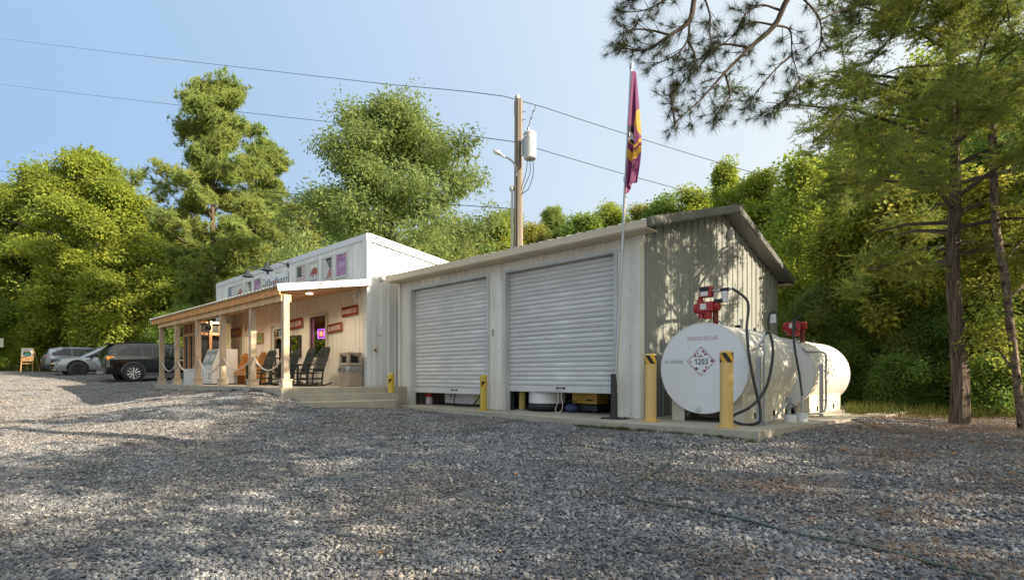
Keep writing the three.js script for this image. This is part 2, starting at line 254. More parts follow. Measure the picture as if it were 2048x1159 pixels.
// concrete slab under the shed and the tanks
struct('concrete_slab', [prism([[-7.35, 0.56], [-4, 0.62], [-2, 0.86], [0, 1.06], [2.33, 0.95], [2.62, -1.9], [3.02, -3.6], [3.3, -7.6], [-7.35, -7.6]], -0.35, 0)], M.concrete);

// ---------- ribbed sheet metal ----------
// One sheet: ribs every `pitch`, lesser ribs between. s runs along the wall, top(s) gives its height, holes are [s0, s1, y0, y1].
function sheet(s0, s1, base, top, pitch, origin, holes = [], ribH = 0.026, minor = true) {
  const pr = [], half = pitch * 0.075, foot = pitch * 0.14;
  const add = (s, h) => { if (s > s0 + 1e-4 && s < s1 - 1e-4) pr.push([s, h]); };
  const prof = (s) => { let t = ((s - origin) / pitch) % 1; if (t < 0) t += 1; t = Math.min(t, 1 - t) * pitch; return t < half ? ribH : t < foot ? ribH * (foot - t) / (foot - half) : 0; };
  pr.push([s0, prof(s0)]);
  for (let k = Math.floor((s0 - origin) / pitch) - 1; k <= Math.ceil((s1 - origin) / pitch) + 1; k++) {
    const c = origin + k * pitch; add(c - foot, 0); add(c - half, ribH); add(c + half, ribH); add(c + foot, 0);
    if (minor) for (const f of [0.36, 0.64]) { const m = c + f * pitch; add(m - pitch * 0.045, 0); add(m - pitch * 0.02, 0.005); add(m + pitch * 0.02, 0.005); add(m + pitch * 0.045, 0); }
  }
  for (const h of holes) for (const e of [h[0], h[1]]) add(e, prof(e));
  pr.push([s1, prof(s1)]); pr.sort((a, b) => a[0] - b[0]);
  const pos = [], uv = [];
  const quad = (a, b, ya0, ya1, yb0, yb1) => { const P = [[a[0], ya0, a[1]], [b[0], yb0, b[1]], [b[0], yb1, b[1]], [a[0], ya1, a[1]]]; for (const i of [0, 1, 2, 0, 2, 3]) { pos.push(...P[i]); uv.push(P[i][0], P[i][1]); } };
  for (let i = 0; i + 1 < pr.length; i++) {
    const a = pr[i], b = pr[i + 1], mid = (a[0] + b[0]) / 2, hs = holes.filter((h) => mid > h[0] && mid < h[1]).sort((p, q) => p[2] - q[2]);
    let y = base; for (const h of hs) { if (h[2] > y + 1e-3) quad(a, b, y, h[2], y, h[2]); y = h[3]; }
    if (top(mid) > y + 1e-3) quad(a, b, y, top(a[0]), y, top(b[0]));
  }
  const g = new THREE.BufferGeometry(); g.setAttribute('position', new THREE.Float32BufferAttribute(pos, 3)); g.setAttribute('uv', new THREE.Float32BufferAttribute(uv, 2)); g.computeVertexNormals(); return g;
}
// a run of sheets of `width`, each a mesh; place() carries wall axes (s, y, out) into the thing
function sheets(parent, s0, s1, base, top, pitch, perSheet, matl, place, holes = [], minor = true) {
  const w = pitch * perSheet; let k = 0;
  for (let s = s0; s < s1 - 1e-3; s += w, k++) { const e = Math.min(s + w, s1), g = sheet(s, e, base, top, pitch, s0 + pitch / 2, holes, undefined, minor); if (!g.attributes.position.count) continue; if (k % 2) g.translate(0, 0, 0.0012); place(g); mesh('wall_panel', g, tone(matl, k), parent); }
}
const faceZ = (z) => (g) => g.translate(0, 0, z);                       // wall looking to +z
const faceX = (x) => (g) => { g.rotateY(PI / 2); g.translate(x, 0, 0); };  // wall looking to +x; s is then -z

// ---------- shed with two roller doors ----------
const shed = thing('metal_shed', 'low beige metal shed with two white roller doors and a grey ribbed gable', 'shed', [0, 0, 0]);
{
  const W = 7.4, D = 7.32, E = 3.40, R = 4.44, roofY = (z) => E + (R - E) * (1 - Math.abs(-z - D / 2) / (D / 2));
  const doors = [[-6.79, -3.92], [-3.33, -0.55]], H = 3.02;
  // cores with thickness
  const core = mesh('wall', [
    bx(0.55, E, 0.1, -7.085, E / 2, -0.075), bx(0.55, E, 0.1, -3.625, E / 2, -0.075), bx(0.49, E, 0.1, -0.265, E / 2, -0.075),
    bx(6.85, E - H - 0.06, 0.09, -3.67, (E + H + 0.06) / 2, -0.076)], M.shedFront, shed);
  const holes = doors.map(([a, b]) => [a - 0.06, b + 0.05, -1, H + 0.05]);
  sheets(core, -7.34, -0.06, 0.01, () => E - 0.02, 0.3048, 3, M.shedFront, faceZ(-0.02), holes);
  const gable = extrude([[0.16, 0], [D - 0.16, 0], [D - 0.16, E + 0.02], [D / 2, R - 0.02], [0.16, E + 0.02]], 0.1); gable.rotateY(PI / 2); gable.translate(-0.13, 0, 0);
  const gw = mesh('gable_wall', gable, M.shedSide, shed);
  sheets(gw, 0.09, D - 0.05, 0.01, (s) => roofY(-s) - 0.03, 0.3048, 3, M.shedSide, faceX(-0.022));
  const side = extrude([[0.13, 0], [D - 0.13, 0], [D - 0.13, E + 0.02], [D / 2, R - 0.02], [0.13, E + 0.02]], 0.1); side.rotateY(PI / 2); side.translate(-7.36, 0, 0);
  const lw = mesh('side_wall', side, M.storeWhite, shed);
  const back = mesh('rear_wall', bx(W - 0.1, E, 0.1, -W / 2, E / 2, -D + 0.06), M.shedSide, shed);
  // corner trims and door frames
  mesh('corner_trim', [bx(0.13, E - 0.03, 0.03, -0.075, (E - 0.03) / 2, 0.017), bx(0.03, E + 0.0, 0.1, -0.012, E / 2, -0.05)], M.shedFront, shed);
  mesh('corner_trim', [bx(0.1, E - 0.03, 0.03, -7.35, (E - 0.03) / 2, 0.017)], M.shedFront, shed);
  mesh('corner_trim', [bx(0.03, E, 0.1, -0.008, E / 2, -D + 0.06)], M.shedSide, shed);
  doors.forEach(([a, b], i) => {
    mesh('door_frame', [bx(0.08, H + 0.06, 0.16, a - 0.04, (H + 0.06) / 2, -0.04), bx(0.07, H + 0.06, 0.16, b + 0.035, (H + 0.06) / 2, -0.04), bx(b - a, 0.06, 0.16, (a + b) / 2, H + 0.031, -0.04)], M.jamb, shed);
    // curtain of rolled slats, raised a little
    const y0 = i ? 0.44 : 0.345, n = 26, hh = (H - y0 - 0.12) / n, door = mesh('roller_door', [bx(b - a + 0.02, H - y0, 0.012, (a + b) / 2, (H + y0) / 2, -0.150)], M.doorSlat, shed);
    const prof = []; for (let k = 0; k <= 8; k++) { const t = k / 8; prof.push([0.012 + 0.024 * Math.pow(Math.sin(PI * Math.min(1, t * 1.02)), 0.55), t * hh * 0.985]); }
    const pp = []; for (let k = 0; k < prof.length - 1; k++) { const [d0, h0] = prof[k], [d1, h1] = prof[k + 1]; for (const [x, y, z] of [[a, h0, d0], [b, h0, d0], [b, h1, d1], [a, h0, d0], [b, h1, d1], [a, h1, d1]]) pp.push(x, y, z - 0.144); }
    const slat = new THREE.BufferGeometry(); slat.setAttribute('position', new THREE.Float32BufferAttribute(pp, 3)); slat.computeVertexNormals(); boxUV(slat);
    for (let k = 0; k < n; k++) { const m = mesh('slat', slat, tone(M.doorSlat, k + 3 * i), door); m.position.y = y0 + 0.12 + k * hh; m.position.z = 0.0015 * Math.sin(k * 2.3 + i); }
    mesh('bottom_bar', [bx(b - a, 0.11, 0.05, (a + b) / 2, y0 + 0.06, -0.125, { b: 0.008 }), bx(b - a, 0.02, 0.07, (a + b) / 2, y0 - 0.005, -0.12)], M.doorSlat, door);
    const hx = (a + b) / 2 + (i ? 0.05 : 0.15); mesh('pull_handle', [tube([[hx - 0.09, y0 + 0.07, -0.095], [hx - 0.075, y0 + 0.075, -0.07], [hx + 0.075, y0 + 0.075, -0.07], [hx + 0.09, y0 + 0.07, -0.095]], 0.009, 16), cyl(0.022, 0.022, 0.012, hx - 0.09, y0 + 0.07, -0.094, 'z'), cyl(0.022, 0.022, 0.012, hx + 0.09, y0 + 0.07, -0.094, 'z')], M.black, door);
    mesh('sticker', [plate(0.22, 0.045, b - 0.42, y0 + 0.065, -0.0975), plate(0.09, 0.04, b - 0.2, y0 + 0.065, -0.0975)], mat([0.75, 0.76, 0.8], 0.5, { map: canvasTex(128, 32, (c) => { c.fillStyle = '#e8e8ea'; c.fillRect(0, 0, 128, 32); c.fillStyle = '#8a8d96'; for (let k = 0; k < 9; k++) c.fillRect(6 + k * 13, 8 + (k % 3) * 3, 9, 4); }) }), door);
    mesh('latch', [bx(0.07, 0.055, 0.03, b - 0.045, i ? 1.7 : 1.63, -0.095, { b: 0.006 }), bx(0.05, 0.04, 0.04, b - 0.05, i ? 1.71 : 1.64, -0.085)], mat([0.45, 0.32, 0.1], 0.4, { metalness: 0.6 }), door);
    for (const gx of [a + 0.012, b - 0.012]) mesh('guide_rail', [bx(0.05, H, 0.06, gx, H / 2, -0.185)], M.black, shed);
  });
  mesh('hasp', [bx(0.018, 0.16, 0.02, -3.74, 1.72, 0.012), bx(0.03, 0.03, 0.03, -3.74, 1.79, 0.018)], M.steel, shed);
  // roof of ribbed sheets with overhang
  const x0 = -7.46, x1 = 0.33, over = 0.33, slope = (R - E) / (D / 2);
  const roof = new THREE.Group(); roof.name = 'roof'; shed.add(roof);
  for (const sgn of [1, -1]) {
    const run = D / 2 + over, rise = run * slope, len = Math.hypot(run, rise), ang = Math.atan2(rise, run);
    const deck = bx(x1 - x0, 0.05, len, 0, 0, 0); deck.translate((x0 + x1) / 2, -0.03, len / 2); deck.rotateX(ang); deck.translate(0, R + 0.09, 0); if (sgn < 0) deck.rotateY(PI).translate(x0 + x1, 0, 0); deck.translate(0, 0, -D / 2);
    mesh('roof_deck', deck, M.trimGrey, roof);
    const N = 9, w = (x1 - x0) / N;
    for (let k = 0; k < N; k++) { const g = sheet(x0 + k * w, x0 + (k + 1) * w, 0, () => len + 0.03, 0.2286, x0 + 0.1, [], 0.022); g.rotateX(PI / 2); g.applyMatrix4(new THREE.Matrix4().makeScale(1, -1, 1)); g.rotateX(ang); g.translate(0, R + 0.105, 0); if (sgn < 0) { g.rotateY(PI); g.translate(x0 + x1, 0, 0); } g.translate(0, k % 2 ? 0.0015 : 0, -D / 2); g.deleteAttribute('normal'); g.computeVertexNormals(); mesh('roof_panel', g, M.roofing, roof); }
  }
  const ridge = [1, -1].map((s) => { const g = bx(x1 - x0 + 0.06, 0.012, 0.2, 0, 0, s * 0.1); g.rotateX(s * Math.atan(slope)); g.translate((x0 + x1) / 2, R + 0.15, -D / 2); return g; }); mesh('ridge_cap', ridge, M.trimGrey, roof);
  // fascias
  const ze = over, ye = E - over * slope + 0.09;
  mesh('fascia', [bx(x1 - x0 - 0.05, 0.14, 0.03, (x0 + x1) / 2 - 0.0, ye - 0.05, ze + 0.012), bx(x1 - x0 - 0.05, 0.02, ze - 0.0, (x0 + x1) / 2, ye - 0.13, ze / 2)], M.trimBeige, shed);
  mesh('fascia', [bx(x1 - x0 - 0.05, 0.14, 0.03, (x0 + x1) / 2, ye - 0.05, -D - ze - 0.012), bx(x1 - x0 - 0.05, 0.02, ze, (x0 + x1) / 2, ye - 0.13, -D - ze / 2)], M.trimBeige, shed);
  for (const [xx, mt, sx] of [[x1, M.trimGrey, 1], [x0, M.trimBeige, -1]]) for (const s of [1, -1]) {
    const run = D / 2 + over + 0.027, len = Math.hypot(run, run * slope), a = Math.atan(slope);
    const f = bx(0.03, 0.15, len, 0, 0, len / 2); const so = bx(0.32, 0.02, len - 0.02, -sx * 0.17, -0.085, len / 2);
    for (const g of [f, so]) { g.rotateX(a); g.translate(xx + (sx > 0 ? 0.0 : 0), R + 0.062, 0); if (s < 0) g.applyMatrix4(new THREE.Matrix4().makeScale(1, 1, -1)); g.translate(0, 0, -D / 2); }
    if (s < 0) for (const g of [f, so]) { const p = g.attributes.position; for (let i = 0; i < p.count; i += 3) { const b = [p.getX(i), p.getY(i), p.getZ(i)]; p.setXYZ(i, p.getX(i + 1), p.getY(i + 1), p.getZ(i + 1)); p.setXYZ(i + 1, ...b); } g.deleteAttribute('normal'); g.computeVertexNormals(); }
    mesh('rake_trim', [f, so], mt, shed);
  }
  // screws along two girts of the front
  const sc = []; for (let k = 0; k < 24; k++) for (const y of [0.06, 1.3, 2.3]) { const x = -7.3 + k * 0.3048 + 0.06; if (doors.some(([a, b]) => x > a - 0.08 && x < b + 0.08)) continue; sc.push(new THREE.SphereGeometry(0.011, 6, 4).translate(x, y, -0.014)); }
  for (let k = 0; k < 23; k++) for (const y of [0.08, 1.3, 2.5, 3.3]) sc.push(new THREE.SphereGeometry(0.010, 6, 4).translate(-0.018, y, -0.09 - 0.3048 * k - 0.06));
  mesh('screw', sc, M.ribBolt, shed).userData.kind = 'stuff';
  // lamp under the gable peak
  const gl = mesh('gable_lamp', [bx(0.12, 0.2, 0.12, 0.06, 4.0, -3.92, { b: 0.02 }), bx(0.05, 0.05, 0.05, 0.04, 4.14, -3.92)], M.greyPaint, shed);
  mesh('floor', bx(7.1, 0.02, 7, -3.7, -0.006, -3.6), M.concrete, shed);
}
// what shows under the raised doors
{
  const ext = thing('fire_extinguisher', 'small red and white cylinder just inside the first roller door by its jamb', 'extinguisher', [-6.6, 0.004, -0.42]);
  mesh('body', [lathe([[0, 0], [0.09, 0], [0.095, 0.02], [0.095, 0.42], [0.05, 0.5], [0.03, 0.52], [0, 0.52]])], mat([0.6, 0.58, 0.56], 0.5), ext); mesh('label_band', [cyl(0.097, 0.097, 0.12, 0, 0.25, 0)], M.red, ext);
  const fz = thing('chest_freezer', 'white chest freezer under the first roller door, its grille low', 'freezer', [-5.55, 0.004, -0.85]);
  mesh('body', [bx(1.15, 0.85, 0.6, 0, 0.47, 0, { b: 0.02 })], M.white, fz); mesh('vent', [0, 1, 2].map((k) => bx(0.1, 0.012, 0.01, -0.3, 0.22 + k * 0.025, 0.303)), M.black, fz); mesh('foot', [bx(1.1, 0.04, 0.5, 0, 0.02, 0)], M.black, fz); mesh('lid', bx(1.17, 0.06, 0.62, 0, 0.93, 0, { b: 0.015 }), M.white, fz);
  const c2 = thing('storage_cabinet', 'cream steel cabinet beside the white freezer behind the first roller door', 'cabinet', [-4.6, 0.004, -0.85]);
  mesh('body', [bx(0.85, 1.2, 0.55, 0, 0.65, 0, { b: 0.015 })], mat([0.72, 0.64, 0.38], 0.5, { map: mod(T_dirt, 1) }), c2); mesh('foot', [bx(0.8, 0.05, 0.5, 0, 0.026, 0)], M.black, c2);
  const cr = thing('milk_crate', 'dark red open plastic crate inside the first roller door by the post', 'crate', [-3.98, 0.004, -0.42]);
  const cg = []; for (let k = 0; k < 6; k++) for (const s of [-1, 1]) { cg.push(bx(0.025, 0.33, 0.012, -0.15 + k * 0.06, 0.165, s * 0.16), bx(0.012, 0.33, 0.025, s * 0.16, 0.165, -0.15 + k * 0.06)); } for (const y of [0.012, 0.12, 0.22, 0.32]) cg.push(bx(0.34, 0.024, 0.02, 0, y, 0.165), bx(0.34, 0.024, 0.02, 0, y, -0.165), bx(0.02, 0.024, 0.3, 0.165, y, 0), bx(0.02, 0.024, 0.3, -0.165, y, 0)); cg.push(bx(0.32, 0.015, 0.32, 0, 0.03, 0));
  mesh('side', cg, mat([0.09, 0.025, 0.03], 0.5), cr);
  const dr = thing('plastic_drum', 'white drum on a black base under the second roller door', 'drum', [-2.62, 0.004, -0.55]);
  mesh('body', [lathe([[0, 0.16], [0.40, 0.16], [0.405, 0.18], [0.405, 0.78], [0.38, 0.82], [0, 0.83]], 36)], M.white, dr); mesh('stand', [lathe([[0, 0], [0.43, 0], [0.43, 0.12], [0.41, 0.165], [0, 0.165]], 36)], M.black, dr);
  mesh('emblem', [new THREE.TorusGeometry(0.16, 0.004, 6, 40, 2.6).rotateZ(PI + 0.27).rotateY(0.35).translate(0.14, 0.56, 0.385)], M.black, dr);
  const ybx = thing('tool_chest', 'yellow metal box standing on a dark trolley under the second roller door', 'tool box', [-1.62, 0.004, -0.75]);
  mesh('body', [bx(0.62, 0.5, 0.45, 0, 0.43, 0, { b: 0.012 })], mat([0.52, 0.33, 0.05], 0.5, { map: mod(T_dirt, 1.5) }), ybx); mesh('handle', [bx(0.16, 0.03, 0.02, 0.14, 0.26, 0.232)], M.black, ybx); mesh('base', [bx(0.66, 0.12, 0.48, 0, 0.10, 0), cyl(0.04, 0.04, 0.03, -0.25, 0.04, 0.18, 'x'), cyl(0.04, 0.04, 0.03, 0.25, 0.04, 0.18, 'x')], M.black, ybx);
  const jug = thing('blue_tool_bag', 'dark blue bag on the slab in front of the yellow box', 'bag', [-1.85, 0.004, -0.4]);
  mesh('body', [new THREE.SphereGeometry(0.13, 14, 10).scale(1.2, 0.75, 0.9).translate(0, 0.09, 0)], mat([0.03, 0.05, 0.14], 0.6), jug); mesh('strap', [new THREE.TorusGeometry(0.09, 0.012, 6, 20, PI).translate(0, 0.16, 0)], M.black, jug);
  const yb = thing('yellow_post', 'dull yellow steel post inside the second roller door by its jamb', 'bollard', [-3.18, 0.004, -0.35]);
  mesh('pipe', [cyl(0.075, 0.075, 0.9, 0, 0.45, 0)], mat([0.36, 0.29, 0.08], 0.6), yb); mesh('base_plate', bx(0.2, 0.015, 0.2, 0, 0.0075, 0), M.steel, yb);
  const cord = mesh('pull_rope', [tube([[-1.98, 0.45, -0.1], [-1.95, 0.33, -0.09], [-1.97, 0.2, -0.09], [-2.0, 0.06, -0.06], [-1.92, 0.012, -0.04], [-1.84, 0.06, -0.05], [-1.83, 0.2, -0.08], [-1.88, 0.33, -0.09], [-1.85, 0.45, -0.1]], 0.007, 60)], M.rope); tag(cord, 'pale rope loop hanging from the second roller door', 'rope');
  const c3 = mesh('power_cord', [tube([[-5.6, 0.4, -0.5], [-5.5, 0.15, -0.35], [-5.3, 0.02, -0.2], [-5.0, 0.015, -0.15], [-4.8, 0.02, -0.25], [-4.72, 0.2, -0.45], [-4.7, 0.4, -0.55]], 0.012, 60)], M.black); tag(c3, 'black power cord looping on the floor under the first roller door', 'cord');
}

// ---------- bollards ----------
const T_tape = canvasTex(256, 64, (c) => { c.fillStyle = '#d9a93c'; c.fillRect(0, 0, 256, 64); c.fillStyle = '#16140f'; for (let k = -1; k < 5; k++) { c.beginPath(); c.moveTo(k * 64 + 4, 0); c.lineTo(k * 64 + 34, 0); c.lineTo(k * 64 + 74, 64); c.lineTo(k * 64 + 44, 64); c.fill(); } });
const T_tri = canvasTex(256, 64, (c) => { c.fillStyle = '#c9a21f'; c.fillRect(0, 0, 256, 64); c.fillStyle = '#16140f'; for (let k = 0; k < 3; k++) { c.beginPath(); c.moveTo(30 + k * 88, 6); c.lineTo(78 + k * 88, 6); c.lineTo(30 + k * 88, 62); c.fill(); } });
function bollard(label, p, h, r, m, t, group) {
  const b = thing('bollard', label, 'bollard', p, 0, group);
  mesh('pipe', [lathe([[0, 0.01], [r, 0.01], [r, h - 0.03], [r * 0.93, h - 0.008], [r * 0.6, h], [0, h + 0.004]], 32)], m, b);
  const y = t === T_tape ? h - 0.10 : h - 0.2; mesh('hazard_tape', [new THREE.CylinderGeometry(r + 0.0025, r + 0.0025, 0.14, 32, 1, true).rotateY(t === T_tape ? 2.6 : 3.6).translate(0, y, 0)], mat([1, 1, 1], 0.5, { map: t }), b);
  mesh('base_plate', [bx(r * 2.7, 0.014, r * 2.7, 0, 0.007, 0, { ry: 0.1 }), ...[[1, 1], [1, -1], [-1, 1], [-1, -1]].map(([a, c]) => cyl(0.012, 0.012, 0.03, a * r * 1.1, 0.016, c * r * 1.1, 'y', 6))], m, b);
  return b;
}
{
  const b1 = at(782, 806, 13.8); bollard('thin yellow bollard by the concrete steps at the shed corner', [b1.x, 0.066, b1.z], 0.76, 0.08, M.yellowB, T_tri, 'yellow bollards');
  bollard('thin yellow bollard in front of the post between the two roller doors', [-3.70, 0.002, 0.34], 0.78, 0.078, M.yellowB, T_tri, 'yellow bollards');
  bollard('stout yellow bollard at the front corner of the shed', [0.46, 0.002, 0.5], 1.12, 0.093, M.yellow, T_tape, 'yellow bollards');
  bollard('stout yellow bollard in front of the nearer fuel tank', [1.77, 0.002, 0.64], 1.12, 0.093, M.yellow, T_tape, 'yellow bollards');
}

// ---------- fuel tanks ----------
const T_face = canvasTex(1024, 1024, (c) => {
  c.fillStyle = '#ffffff'; c.fillRect(0, 0, 1024, 1024); c.textAlign = 'center'; c.textBaseline = 'middle';
  c.save(); c.translate(505, 168); c.scale(0.62, 1); c.fillStyle = '#9c3a4e'; c.font = '62px sans-serif'; c.fillText('UNLEADED REGULAR', 0, 0); c.restore();
  // worn diamond placard
  c.save(); c.translate(494, 432); const r = rng(8);
  c.strokeStyle = '#94304c'; c.lineWidth = 7; const L = 168; c.setLineDash([150, 10, 34, 8, 60, 12]); c.beginPath(); c.moveTo(0, -L); c.lineTo(L, 0); c.lineTo(0, L); c.lineTo(-L, 0); c.closePath(); c.stroke(); c.setLineDash([]);
  c.lineWidth = 2; c.beginPath(); c.moveTo(0, -L + 14); c.lineTo(L - 14, 0); c.lineTo(0, L - 14); c.lineTo(-L + 14, 0); c.closePath(); c.stroke();
  c.fillStyle = '#94304c'; const blob = (x, y, s) => { c.beginPath(); for (let k = 0; k < 9; k++) { const a = k / 9 * 6.283, q = s * (0.6 + 0.6 * r()); c.lineTo(x + q * Math.cos(a), y + q * Math.sin(a) * 0.8); } c.fill(); };
  blob(-66, -66, 20); blob(-36, -92, 15); blob(26, -112, 20); blob(54, -78, 19); blob(126, -4, 22); blob(-120, 4, 15); blob(-48, 84, 24); blob(36, 104, 18); blob(62, 70, 14); blob(-30, -60, 12); blob(2, -66, 14); blob(94, -36, 7);
  c.fillRect(-34, -52, 66, 5);
  c.fillStyle = '#16181b'; c.font = 'bold 92px sans-serif'; c.save(); c.scale(0.82, 1); c.fillText('1203', 4, 4); c.restore();
  c.fillStyle = '#7c3950'; c.font = '26px sans-serif'; c.fillText('C', 2, 128); c.restore();
  c.fillStyle = '#f4f4f4'; c.fillRect(42, 400, 236, 60); c.fillStyle = '#5c5962'; c.font = '44px sans-serif'; c.save(); c.translate(160, 432); c.scale(0.86, 1); c.fillText('NO SMOKING', 0, 0); c.restore();
  c.fillStyle = '#f4f4f4'; for (let k = 0; k < 16; k++) c.fillRect(44 + r() * 90, 410 + r() * 40, 10, 5);
});
const T_face2 = canvasTex(512, 512, (c) => { c.fillStyle = '#ffffff'; c.fillRect(0, 0, 512, 512); c.fillStyle = '#7d3340'; c.font = '22px sans-serif'; c.textAlign = 'center'; ['CLEAR', 'DIESEL', 'FUEL', 'NO', 'SMOKING'].forEach((s, i) => c.fillText(s, 330, 178 + i * 34)); });
function fuelTank(label, cx, cy, r, z0, z1, faceMap) {
  const t = thing('fuel_tank', label, 'fuel tank', [cx, 0, z0], 0); const L = z0 - z1;
  const shell = new THREE.CylinderGeometry(r, r, L - 0.02, 72, 1, true); shell.rotateX(PI / 2); shell.translate(0, cy, -L / 2);
  { const u = shell.attributes.uv; for (let i = 0; i < u.count; i++) u.setXY(i, u.getX(i) + 0.5, u.getY(i)); }
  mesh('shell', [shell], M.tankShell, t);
  const face = new THREE.CircleGeometry(r - 0.012, 72); face.translate(0, cy, 0); mesh('end_face', face, mat([0.76, 0.77, 0.775], 0.42, { map: faceMap }), t);
  const rear = new THREE.CircleGeometry(r, 72); rear.rotateY(PI); rear.translate(0, cy, -L + 0.01); mesh('rear_face', rear, M.tank, t);
  mesh('rim', [new THREE.TorusGeometry(r - 0.006, 0.012, 8, 96).translate(0, cy, -0.008), new THREE.TorusGeometry(r - 0.002, 0.008, 8, 96).translate(0, cy, -L + 0.01)], M.tank, t);
  mesh('weld_seam', [new THREE.TorusGeometry(r, 0.005, 6, 96).translate(0, cy, -L * 0.5)], M.tank, t);
  // two skirts along the length, with square openings
  const h = cy - r * 0.62; for (const s of [1, -1]) {
    const y1 = cy - Math.sqrt(Math.max(0, r * r - (s * r * 0.8) ** 2)) + 0.02;
    const q = (a, w) => [[a, 0.05], [a + w, 0.05], [a + w, 0.15], [a, 0.15]];
    const g = extrude([[0.12, 0.0], [L - 0.3, 0.0], [L - 0.3, y1], [0.12, y1]], 0.012, 0, [q(0.62, 0.13), q(L - 0.95, 0.13)]); g.rotateY(PI / 2); g.translate(s * r * 0.8, 0, 0); mesh('skirt', g, M.tankSkirt, t);
  }
  for (const sd of [1, -1]) { const x0 = r * 0.5, x1 = r * 0.8, yy = (x) => cy - Math.sqrt(r * r - x * x) + 0.003, pts = [[x0, 0], [x1, 0], [x1, yy(x1)], [(x0 + x1) / 2, yy((x0 + x1) / 2)], [x0, yy(x0)]].map(([x, y]) => [x * sd, y]); const g = extrude(pts, 0.012); g.translate(0, 0, -0.14); mesh('saddle', g, M.tankSkirt, t); }
  for (const z of [-L * 0.45, -L + 0.32]) { const pts = [[-r * 0.8, 0], [r * 0.8, 0]]; for (let k = 0; k <= 16; k++) { const x = r * 0.8 * (1 - 2 * k / 16); pts.push([x, cy - Math.sqrt(r * r - x * x) + 0.003]); } const g = extrude(pts.map(([x, y], i) => i < 2 ? [x, y] : [x, Math.max(0.03, y)]), 0.012); g.translate(0, 0, z); mesh('saddle', g, M.tankSkirt, t); }
  mesh('drain_cap', [cyl(0.055, 0.055, 0.035, -0.06, cy - r + 0.085, 0.017, 'z'), bx(0.05, 0.018, 0.03, -0.06, cy - r + 0.085, 0.045, { rz: 0.7 })], M.white, t);
  mesh('filler_cap', [cyl(0.06, 0.06, 0.06, 0.08, cy + r + 0.02, -1.35), cyl(0.045, 0.045, 0.09, -0.05, cy + r + 0.03, -1.62), cyl(0.02, 0.02, 0.05, 0.3, cy + r - 0.03, -1.5)], M.black, t);
  mesh('vent_pipe', [cyl(0.02, 0.02, 0.16, 0.2, cy + r + 0.03, -1.15), lathe([[0, 0.14], [0.035, 0.13], [0.035, 0.10], [0.02, 0.09]], 12).translate(0.2, cy + r, -1.15)], M.galv, t);
  mesh('scuff', [[0.9, -0.75, 0.2], [1.0, -0.9, 0.12]].map(([a, z, w], i) => { const g = new THREE.CylinderGeometry(r + 0.002, r + 0.002, 0.02, 6, 1, true, 0, w); g.rotateX(PI / 2); g.rotateZ(-0.2 - i * 0.05); g.translate(0, cy, z * L / 1.6); return g; }), mat([0.14, 0.12, 0.10], 0.8), t);
  return t;
}
const tankA = fuelTank('white fuel tank with the 1203 diamond placard on its round end', 1.12, 0.88, 0.74, 0.0, -2.48, T_face);
const tankB = fuelTank('white fuel tank standing behind the one with the placard', 1.33, 0.80, 0.72, -2.9, -5.75, T_face2);
{ const lab = mat([1, 1, 1], 0.6, { map: canvasTex(128, 64, (c) => { c.fillStyle = '#b9b2a2'; c.fillRect(0, 0, 128, 64); c.fillStyle = '#7d2a2a'; c.fillRect(46, 22, 70, 14); c.fillStyle = '#5b5650'; c.font = 'bold 30px sans-serif'; c.fillText('U', 4, 40); }) }); const g = new THREE.CylinderGeometry(0.742, 0.742, 0.3, 8, 1, true, 0, 0.12); g.rotateX(PI / 2); g.rotateZ(-PI / 2 - 1.15 + PI); g.translate(0, 0.88, -1.2); mesh('warning_label', g, lab, tankA); }

